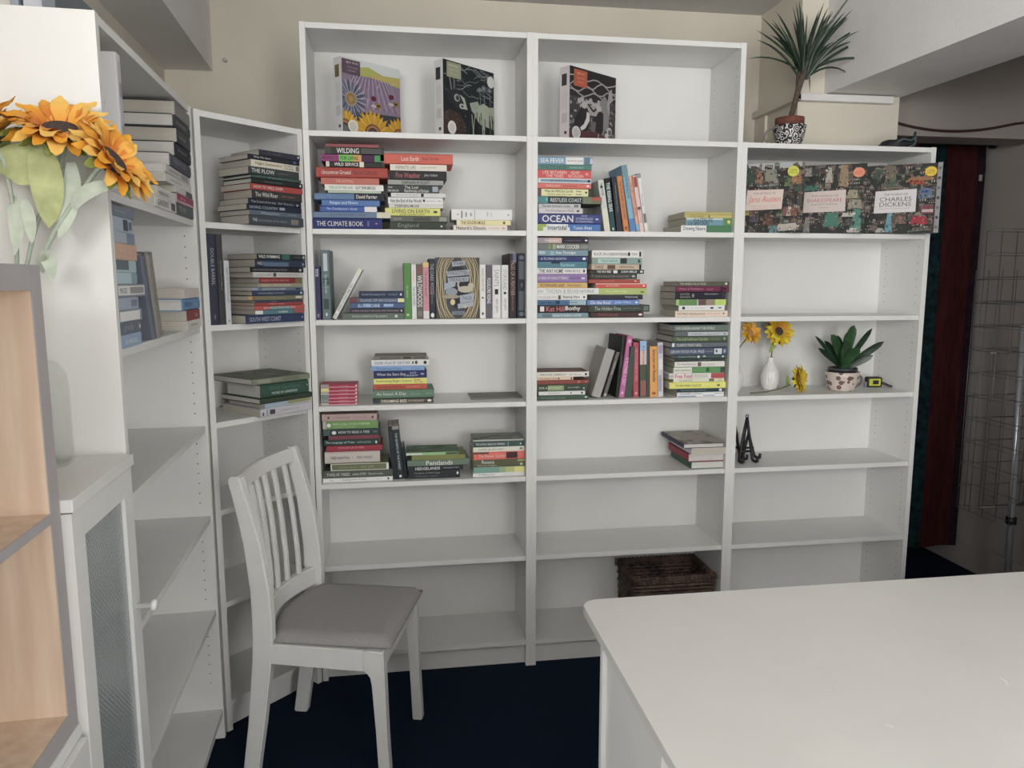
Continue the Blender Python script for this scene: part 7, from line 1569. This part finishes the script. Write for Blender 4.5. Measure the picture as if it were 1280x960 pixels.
def flower_head(parent, centre, normal, rad, mats, seeds, sepal, seed, n=17, cone=0.12, discr=0.42):
    """petals set in three rings round a seed disc; each petal is a part"""
    q = random.Random(seed)
    N = Vector(normal).normalized()
    X = N.orthogonal().normalized()
    Y = N.cross(X)
    c0 = Vector(centre)
    dr_ = rad * discr
    Lp = rad - dr_ * 0.72
    meshes = [petal_mesh('petal', Lp, Lp * 0.46, 0.45, m) for m in mats] + [petal_mesh('petal', Lp * 0.66, Lp * 0.36, 0.5, mats[0])]
    for ring, (tilt, rr_, cnt, zz) in enumerate(((-0.12 + cone, dr_ * 0.72, n, -0.006), (0.2 + cone, dr_ * 0.70, n, 0.0), (0.34 + cone, dr_ * 0.86, n - 4, 0.003))):
        for k in range(cnt):
            a = 2 * math.pi * (k + 0.5 * ring) / cnt + q.uniform(-0.09, 0.09)
            d = X * math.cos(a) + Y * math.sin(a)
            tl = tilt + q.uniform(-0.16, 0.16)
            ax = (d * math.cos(tl) + N * math.sin(tl)).normalized()
            side = N.cross(d).normalized()
            up = ax.cross(side)
            s = q.uniform(0.88, 1.1)
            M = Matrix((ax * s, side * s, up * s)).transposed().to_4x4()
            M.translation = c0 + d * rr_ + N * zz * (rad / 0.08)
            o = link('petal', meshes[-1] if ring == 2 else meshes[(k + ring) % len(mats)], None, parent)
            o.matrix_local = M
    bm = bmesh.new()
    add_lathe(bm, [(0, 0.20 * dr_), (dr_ * 0.4, 0.22 * dr_), (dr_ * 0.75, 0.12 * dr_), (dr_ * 0.95, -0.1 * dr_), (dr_ * 0.8, -0.35 * dr_), (0, -0.45 * dr_)], 20)
    bmesh.ops.recalc_face_normals(bm, faces=bm.faces[:])
    o = from_bm(bm, 'seed_disc', seeds, parent, smooth=True)
    M = Matrix((X, Y, N)).transposed().to_4x4()
    M.translation = c0
    o.matrix_local = M
    sm = petal_mesh('sepal', rad * 0.7, rad * 0.3, 0.4, sepal)
    for k in range(8):
        a = 2 * math.pi * k / 8
        d = X * math.cos(a) + Y * math.sin(a)
        tl = -0.15 + cone * 0.5
        ax = (d * math.cos(tl) + N * math.sin(tl)).normalized()
        side = N.cross(d).normalized()
        M = Matrix((ax, side, ax.cross(side))).transposed().to_4x4()
        M.translation = c0 + d * dr_ * 0.3 - N * (dr_ * 0.4)
        o = link('sepal', sm, None, parent)
        o.matrix_local = M


# clear glass vase on the cabinet
VX, VY, VZ = -0.392, -1.214, 1.1534
GLASS = bpy.data.materials.new('clear_glass')
GLASS.use_nodes = True
nt = GLASS.node_tree
nt.nodes.clear()
mo = nt.nodes.new('ShaderNodeOutputMaterial')
mx = nt.nodes.new('ShaderNodeMixShader')
tr = nt.nodes.new('ShaderNodeBsdfTransparent')
tr.inputs[0].default_value = (0.99, 0.995, 0.99, 1)
gl = nt.nodes.new('ShaderNodeBsdfGlossy')
gl.inputs['Roughness'].default_value = 0.02
fz = nt.nodes.new('ShaderNodeLayerWeight')
fz.inputs[0].default_value = 0.5
pw = nt.nodes.new('ShaderNodeMath')
pw.operation = 'POWER'
pw.inputs[1].default_value = 5.0
sm_ = nt.nodes.new('ShaderNodeMath')
sm_.operation = 'MULTIPLY_ADD'
sm_.inputs[1].default_value = 0.28
sm_.inputs[2].default_value = 0.012
nt.links.new(fz.outputs['Facing'], pw.inputs[0])
nt.links.new(pw.outputs[0], sm_.inputs[0])
nt.links.new(sm_.outputs[0], mx.inputs[0])
nt.links.new(tr.outputs[0], mx.inputs[1])
nt.links.new(gl.outputs[0], mx.inputs[2])
nt.links.new(mx.outputs[0], mo.inputs['Surface'])
ho = [(0, 0.0), (0.066, 0.0), (0.0715, 0.004), (0.0725, 0.02), (0.0725, 0.15), (0.069, 0.178), (0.056, 0.198), (0.036, 0.206), (0.0225, 0.212), (0.0195, 0.222), (0.0195, 0.262), (0.0225, 0.2695), (0.025, 0.272)]
hi = [(0.0235, 0.2725), (0.0175, 0.262), (0.0175, 0.222), (0.021, 0.2095), (0.036, 0.2035), (0.0545, 0.1955), (0.067, 0.1765), (0.0702, 0.15), (0.0702, 0.02), (0.067, 0.0075), (0, 0.006)]
vs = lathe('glass_vase', ho + hi, GLASS, None, 48)
vs.location = (VX, VY, VZ)
tag(vs, 'clear glass bottle vase on the white cabinet holding sunflowers', 'vase')

GF = 'sunflowers in the glass vase'


def vase_flower(label, foot, neck, mid, head, normal, rad, seed, mats, leaves):
    t = thing('artificial_sunflower', label, 'flower', (VX, VY, VZ), 0, GF)
    N = Vector(normal).normalized()
    H = Vector(head)
    pts = [Vector(foot), Vector(neck), Vector(mid), H - N * rad * 0.55, H - N * rad * 0.18]
    # smooth the stem with Catmull-Rom
    sp = []
    for i in range(len(pts) - 1):
        p0, p1, p2, p3 = pts[max(i - 1, 0)], pts[i], pts[i + 1], pts[min(i + 2, len(pts) - 1)]
        for k in range(6):
            s = k / 6
            sp.append(0.5 * ((2 * p1) + (p2 - p0) * s + (2 * p0 - 5 * p1 + 4 * p2 - p3) * s * s + (3 * p1 - p0 - 3 * p2 + p3) * s ** 3))
    sp.append(pts[-1])
    tube('stem', sp, [0.0042] * (len(sp) - 3) + [0.006, 0.009, 0.013], STEMP, t, 8)
    flower_head(t, head, normal, rad, mats, SEEDS, SEPAL, seed)
    for (p0, p1, p2, w, m_) in leaves:
        leaf(t, p0, p1, p2, w, m_, up=(0.15, -1, 0.1), prof=lambda s: max(0.04, math.sin(math.pi * min(1, 0.08 + 0.92 * s)) ** 0.6), fold=0.12, n=10)
    return t


# offsets are from the vase foot, metres
vase_flower('artificial sunflower facing upward above the vase, dark seed disc edge-on', (-0.015, 0.02, 0.02), (0.0, 0.006, 0.262), (0.035, 0.0, 0.43), (0.098, 0.0, 0.628), (0.16, -0.52, 0.84), 0.092, 3, [ORANGE, ORANGE2],
            [((0.082, -0.01, 0.545), (0.03, -0.03, 0.575), (-0.003, -0.02, 0.55), 0.075, CLOTHLEAF), ((0.062, -0.012, 0.605), (0.09, -0.035, 0.53), (0.074, -0.02, 0.45), 0.055, CLOTHLEAF), ((0.112, 0.0, 0.57), (0.125, -0.02, 0.50), (0.088, -0.02, 0.43), 0.032, CLOTHLEAF_P), ((0.03, -0.01, 0.50), (0.045, -0.02, 0.47), (0.042, -0.02, 0.42), 0.022, CLOTHLEAF_P)])
vase_flower('artificial sunflower drooping outward beside the bookcase panel', (0.0, -0.02, 0.02), (0.006, -0.004, 0.262), (0.07, -0.02, 0.42), (0.192, -0.02, 0.572), (0.82, -0.2, 0.53), 0.086, 5, [ORANGE2, ORANGE],
            [((0.118, -0.02, 0.485), (0.14, -0.035, 0.525), (0.212, -0.03, 0.530), 0.026, CLOTHLEAF_P), ((0.05, -0.015, 0.37), (0.085, -0.05, 0.43), (0.08, -0.04, 0.35), 0.03, CLOTHLEAF_P)])
vase_flower('artificial sunflower cut by the picture edge, seen from its green back', (0.02, 0.01, 0.02), (-0.006, 0.004, 0.262), (0.005, 0.005, 0.42), (-0.02, -0.03, 0.600), (-0.55, -0.2, 0.8), 0.095, 8, [ORANGE, ORANGE2],
            [((0.004, 0.0, 0.50), (0.03, -0.02, 0.50), (0.012, -0.02, 0.40), 0.03, CLOTHLEAF_P)])
vase_flower_leafpad = None

# bud vases and small sunflowers on the low bookcase
WV = [(0, 0.003), (0.016, 0.003), (0.021, 0), (0.026, 0.006), (0.0345, 0.03), (0.0365, 0.052), (0.032, 0.078), (0.022, 0.102), (0.0145, 0.12), (0.0128, 0.134), (0.0138, 0.137), (0.0118, 0.1375), (0.0108, 0.125), (0.012, 0.118), (0, 0.116)]
CERAM = mat('white_ribbed_ceramic', (0.80, 0.79, 0.77), 0.3)


def bud_vase(x, y, label):
    bm = bmesh.new()
    seg = 44
    rings = []
    for r, z in WV:
        if r < 1e-6:
            rings.append([bm.verts.new((0, 0, z))])
        else:
            rings.append([bm.verts.new((r * (1 + (0.022 if k % 2 else -0.012) * (1 if 0.005 < z < 0.12 else 0)) * math.cos(2 * math.pi * k / seg), r * (1 + (0.022 if k % 2 else -0.012) * (1 if 0.005 < z < 0.12 else 0)) * math.sin(2 * math.pi * k / seg), z)) for k in range(seg)])
    for a, b in zip(rings, rings[1:]):
        for k in range(seg):
            k2 = (k + 1) % seg
            if len(a) == 1:
                bm.faces.new((a[0], b[k2], b[k]))
            elif len(b) == 1:
                bm.faces.new((a[k], a[k2], b[0]))
            else:
                bm.faces.new((a[k], a[k2], b[k2], b[k]))
    bmesh.ops.recalc_face_normals(bm, faces=bm.faces[:])
    o = from_bm(bm, 'bud_vase', CERAM)
    o.location = (x, y, 1.0552)
    return tag(o, label, 'vase', 'white bud vases')


bud_vase(1.832, 0.155, 'white ribbed bud vase in the open, holding a yellow sunflower')
bud_vase(1.664, 0.135, 'white bud vase half hidden behind the bookcase upright')


def small_flower(label, loc, stem, head, normal, rad, seed, mats, seeds, leaf_=None, r_stem=0.0026):
    t = thing('artificial_sunflower', label, 'flower', loc, 0, 'small artificial sunflowers')
    tube('stem', stem, r_stem, STEMG, t, 8)
    flower_head(t, head, normal, rad, mats, seeds, SEPALD, seed, n=15, discr=0.36)
    for (p0, p1, p2, w) in leaf_ or []:
        leaf(t, p0, p1, p2, w, SEPAL, fold=0.2)
    return t


small_flower('yellow artificial sunflower in the white bud vase, facing the room', (1.832, 0.155, 1.0552), [(0.0, 0, 0.12), (0.004, 0.0, 0.16), (0.012, 0, 0.205), (0.02, -0.002, 0.232)], (0.024, -0.012, 0.244), (0.1, -0.93, 0.36), 0.066, 12, [GOLD, YELLOW], SEEDS,
             [((0.012, -0.004, 0.2), (0.0, -0.02, 0.19), (-0.02, -0.02, 0.155), 0.022), ((0.014, -0.004, 0.2), (0.03, -0.02, 0.205), (0.05, -0.02, 0.195), 0.018)])
small_flower('orange-yellow artificial sunflower leaning out beside the bookcase upright', (1.664, 0.135, 1.0552), [(0.0, 0, 0.12), (0.0, -0.005, 0.15), (0.012, -0.02, 0.185), (0.034, -0.035, 0.222)], (0.043, -0.045, 0.243), (0.35, -0.8, 0.42), 0.050, 15, [GOLD, ORANGE2], SEEDS_L)
small_flower('yellow artificial sunflower lying on the shelf with its stem', (1.70, 0.06, 1.0552), [(0.0, 0.0, 0.0036), (0.08, 0.02, 0.0036), (0.15, 0.045, 0.01), (0.2, 0.05, 0.026)], (0.225, 0.03, 0.05), (0.66, -0.72, 0.2), 0.062, 18, [YELLOW, GOLD], SEEDS_L,
             [((0.19, 0.045, 0.02), (0.165, 0.02, 0.04), (0.17, 0.02, 0.07), 0.02)])

# tape measure
tm = box('tape_measure', -0.032, 0.032, -0.018, 0.018, 0, 0.044, mat('black_rubber', (0.02, 0.02, 0.02), 0.6), None, bev=0.009)
tm.location = (2.312, 0.17, 1.0552)
tm.rotation_euler = (0, 0, R(-6))
tag(tm, 'yellow and black tape measure lying beside the spotted mug', 'tape measure')
YEL = mat('yellow_plastic', (0.55, 0.58, 0.08), 0.4)
box('yellow_casing', -0.027, 0.022, -0.0198, -0.0165, 0.007, 0.037, YEL, tm, bev=0.0012)
box('label_patch', -0.012, 0.013, -0.0212, -0.0199, 0.014, 0.031, BLACK, tm)
box('tape_hook', -0.0385, -0.0325, -0.01, 0.01, 0.002, 0.022, CHROME, tm)
tube('wrist_strap', [(0.031, 0, 0.02), (0.045, -0.006, 0.018), (0.062, -0.016, 0.008), (0.082, -0.022, 0.004), (0.084, -0.027, 0.004), (0.06, -0.022, 0.005), (0.042, -0.012, 0.012), (0.031, -0.004, 0.016)], 0.0026, BLACK, tm, 6)


# small folded easels
def easel(x, y, rz, hgt, label):
    t = thing('display_easel', label, 'easel', (x, y, 0.7652), R(rz), 'small black easels')
    tube('leg', [(0.0, 0, hgt), (-0.014, 0.0, hgt * 0.6), (-0.030, -0.002, 0.012), (-0.032, -0.008, 0.0062), (-0.032, -0.03, 0.0062), (-0.032, -0.038, 0.01), (-0.032, -0.038, 0.026)], 0.006, BLACKMETAL, t, 7)
    tube('leg', [(0.0, 0, hgt), (0.014, 0.0, hgt * 0.6), (0.030, -0.002, 0.012), (0.032, -0.008, 0.0062), (0.032, -0.03, 0.0062), (0.032, -0.038, 0.01), (0.032, -0.038, 0.026)], 0.006, BLACKMETAL, t, 7)
    tube('rear_strut', [(0, 0.002, hgt * 0.93), (0, 0.018, hgt * 0.5), (0, 0.03, 0.005)], 0.0055, BLACKMETAL, t, 7)
    tube('cross_bar', [(-0.026, 0.0, 0.045), (0.026, 0.0, 0.045)], 0.005, BLACKMETAL, t, 6)
    tube('finial', [(0.006 * math.cos(a), 0, hgt + 0.006 + 0.006 * math.sin(a)) for a in [k * math.pi / 5 for k in range(10)]], 0.0022, BLACKMETAL, t, 6, closed=True)
    return t


easel(1.712, 0.10, 4, 0.186, 'tallest small black wire easel on the low bookcase shelf')
easel(1.690, 0.175, -4, 0.172, 'small black wire easel behind the tallest one')
easel(1.752, 0.16, 10, 0.105, 'low black wire easel half folded beside the taller ones')

# ------------------------------------------------------------ the dim room: hanging cloth, rod, cable, rack
ROD = tube('curtain_rod', [(2.55, 0.70, 2.172), (3.235, 0.70, 2.172)], 0.014, BLACK, None, 12)
tag(ROD, 'black rod carrying the hanging patterned cloth', 'rod')
lathe('end_cap', [(0, -0.01), (0.02, -0.01), (0.022, 0.012), (0, 0.014)], BLACK, ROD, 16).matrix_local = Matrix.Translation((3.235, 0.70, 2.172)) @ Matrix.Rotation(R(90), 4, 'Y')
TEAL = grain_mat('teal_brocade', (0.006, 0.018, 0.026), (0.02, 0.085, 0.10), 26, (1, 1, 1), 0.8)
RED = grain_mat('dark_red_cloth', (0.085, 0.014, 0.018), (0.14, 0.028, 0.03), 8, (6, 6, 1), 0.85)
PURP = grain_mat('dark_purple_border', (0.018, 0.008, 0.018), (0.05, 0.018, 0.035), 30, (1, 1, 1), 0.85)
tp = thing('hanging_cloth', 'dark red cloth with teal and purple borders hanging from the rod', 'textile', (2.62, 0.683, 0.0))


def cloth_panel(name, x0, x1, material):
    bm = bmesh.new()
    N, M_ = 10, 16
    g = {}
    for i in range(N + 1):
        for j in range(M_ + 1):
            x = x0 + (x1 - x0) * i / N
            z = 2.1865 - (2.1865 - 0.12) * j / M_
            y = 0.010 * math.sin((x + 0.05 * j / M_) * 26) * min(1, j / 4) + (0 if j else 0.012)
            g[i, j] = bm.verts.new((x, y, z))
    for i in range(N):
        for j in range(M_):
            bm.faces.new((g[i, j], g[i + 1, j], g[i + 1, j + 1], g[i, j + 1]))
    bmesh.ops.solidify(bm, geom=bm.faces[:], thickness=0.002)
    bmesh.ops.recalc_face_normals(bm, faces=bm.faces[:])
    return from_bm(bm, name, material, tp, smooth=True)


cloth_panel('red_panel', 0.02, 0.23, RED)
cloth_panel('teal_border', 0.2302, 0.360, TEAL)
cloth_panel('red_panel', 0.3602, 0.535, RED)
cloth_panel('purple_border', 0.5352, 0.575, PURP)
box('price_tag', 0.528, 0.545, -0.016, -0.0145, 1.99, 2.02, mat('pale_card', (0.4, 0.37, 0.37), 0.7), tp)
cb = tube('hanging_cable', curve3((2.44, 0.412, 2.215), (2.70, 0.405, 2.135), (3.0, 0.412, 2.19), 14) + [Vector((3.1, 0.412, 2.21)), Vector((3.22, 0.412, 2.225))], 0.0055, mat('brown_cable', (0.05, 0.025, 0.022), 0.6), None, 8)
tag(cb, 'thin brown cable sagging along the wall over the dark doorway', 'cable')

pch = thing('fabric_pouch', 'crumpled black pouch with grey stitching lying on the low bookcase end', 'pouch', (2.318, 0.12, 2.0205), R(-8))
bm = bmesh.new()
bmesh.ops.create_icosphere(bm, subdivisions=3, radius=1)
for v in bm.verts:
    x, y, z = v.co
    n_ = 0.08 * math.sin(5 * x + 3 * y) + 0.06 * math.sin(7 * z + 4 * x)
    hgt = 0.030 + 0.014 * max(0, x)
    v.co = (x * 0.072 * (1 + n_), y * 0.05 * (1 + n_), max(0, (z * 0.9 + 0.75)) * hgt * (1 + 0.5 * n_))
from_bm(bm, 'body', mat('black_nylon', (0.012, 0.014, 0.018), 0.6, noise=0.3, nscale=70), pch, smooth=True)
tube('strap', [(-0.03, -0.045, 0.03), (-0.005, -0.052, 0.042), (0.025, -0.05, 0.036), (0.05, -0.036, 0.05), (0.062, -0.01, 0.075), (0.07, 0.01, 0.066)], 0.005, mat('grey_webbing', (0.09, 0.11, 0.12), 0.7), pch, 6, flat=0.4)
tube('strap', [(0.02, -0.05, 0.012), (0.04, -0.047, 0.02), (0.05, -0.04, 0.034), (0.045, -0.043, 0.045)], 0.004, mat('grey_webbing', (0.09, 0.11, 0.12), 0.7), pch, 6, flat=0.4)

# wire display rack
RX, RY = 2.985, 0.10
rk = thing('wire_display_rack', 'empty wire display rack on a chrome pole in the dim doorway', 'rack', (RX, RY, 0))
tube('pole', [(0, 0, 0.03), (-0.04, 0, 1.315)], 0.0135, CHROME, rk, 14)
tube('pole_collar', [(-0.012, 0, 0.44), (-0.0125, 0, 0.47)], 0.022, BLACK, rk, 12)
for k in range(4):
    a = k * math.pi / 2 + 0.5
    tube('foot', [(0, 0, 0.035), (0.16 * math.cos(a), 0.16 * math.sin(a), 0.03), (0.22 * math.cos(a), 0.22 * math.sin(a), 0.011)], 0.011, CHROME, rk, 8)
for dx, dy, an, z1 in ((0.02, 0.14, 0, 1.72), (0.16, 0.0, 90, 1.72), (-0.16, 0.0, 90, 1.55)):
    bm = bmesh.new()
    q = Matrix.Rotation(R(an), 3, 'Z')
    W2 = 0.15

    def tpnt(u, v, z):
        p = q @ Vector((u, v, 0))
        return (p.x + dx, p.y + dy, z)
    for k in range(5):
        u = -W2 + 2 * W2 * k / 4
        add_tube(bm, [tpnt(u, 0, 0.48), tpnt(u, 0, z1)], 0.0016, 5)
    z = 0.48
    while z < z1 + 0.001:
        add_tube(bm, [tpnt(-W2, 0, z), tpnt(W2, 0, z)], 0.0016, 5)
        # pocket loop
        add_tube(bm, [tpnt(-W2, 0, z), tpnt(-W2 + 0.01, -0.035, z + 0.01), tpnt(W2 - 0.01, -0.035, z + 0.01), tpnt(W2, 0, z)], 0.0016, 5)
        z += 0.103
    from_bm(bm, 'wire_panel', WIRE, rk, smooth=True, kind='stuff')
tube('cross_arm', [(-0.19, 0, 1.20), (0.17, 0, 1.20)], 0.004, WIRE, rk, 6)
tube('cross_arm', [(-0.17, 0, 0.52), (0.17, 0, 0.52)], 0.004, WIRE, rk, 6)

# little hook on the wall above the corner case
hk = lathe('wall_hook', [(0, 0), (0.008, 0), (0.008, 0.004), (0.004, 0.006), (0.004, 0.014), (0.008, 0.017), (0.006, 0.022), (0, 0.023)], mat('pale_metal', (0.6, 0.58, 0.55), 0.4), None, 14)
hk.location = (-0.374, 0.6595, 2.409)
hk.rotation_euler = (R(90), 0, 0)
tag(hk, 'small pale knob hook on the cream wall above the corner case', 'hook')

flush_lettering()
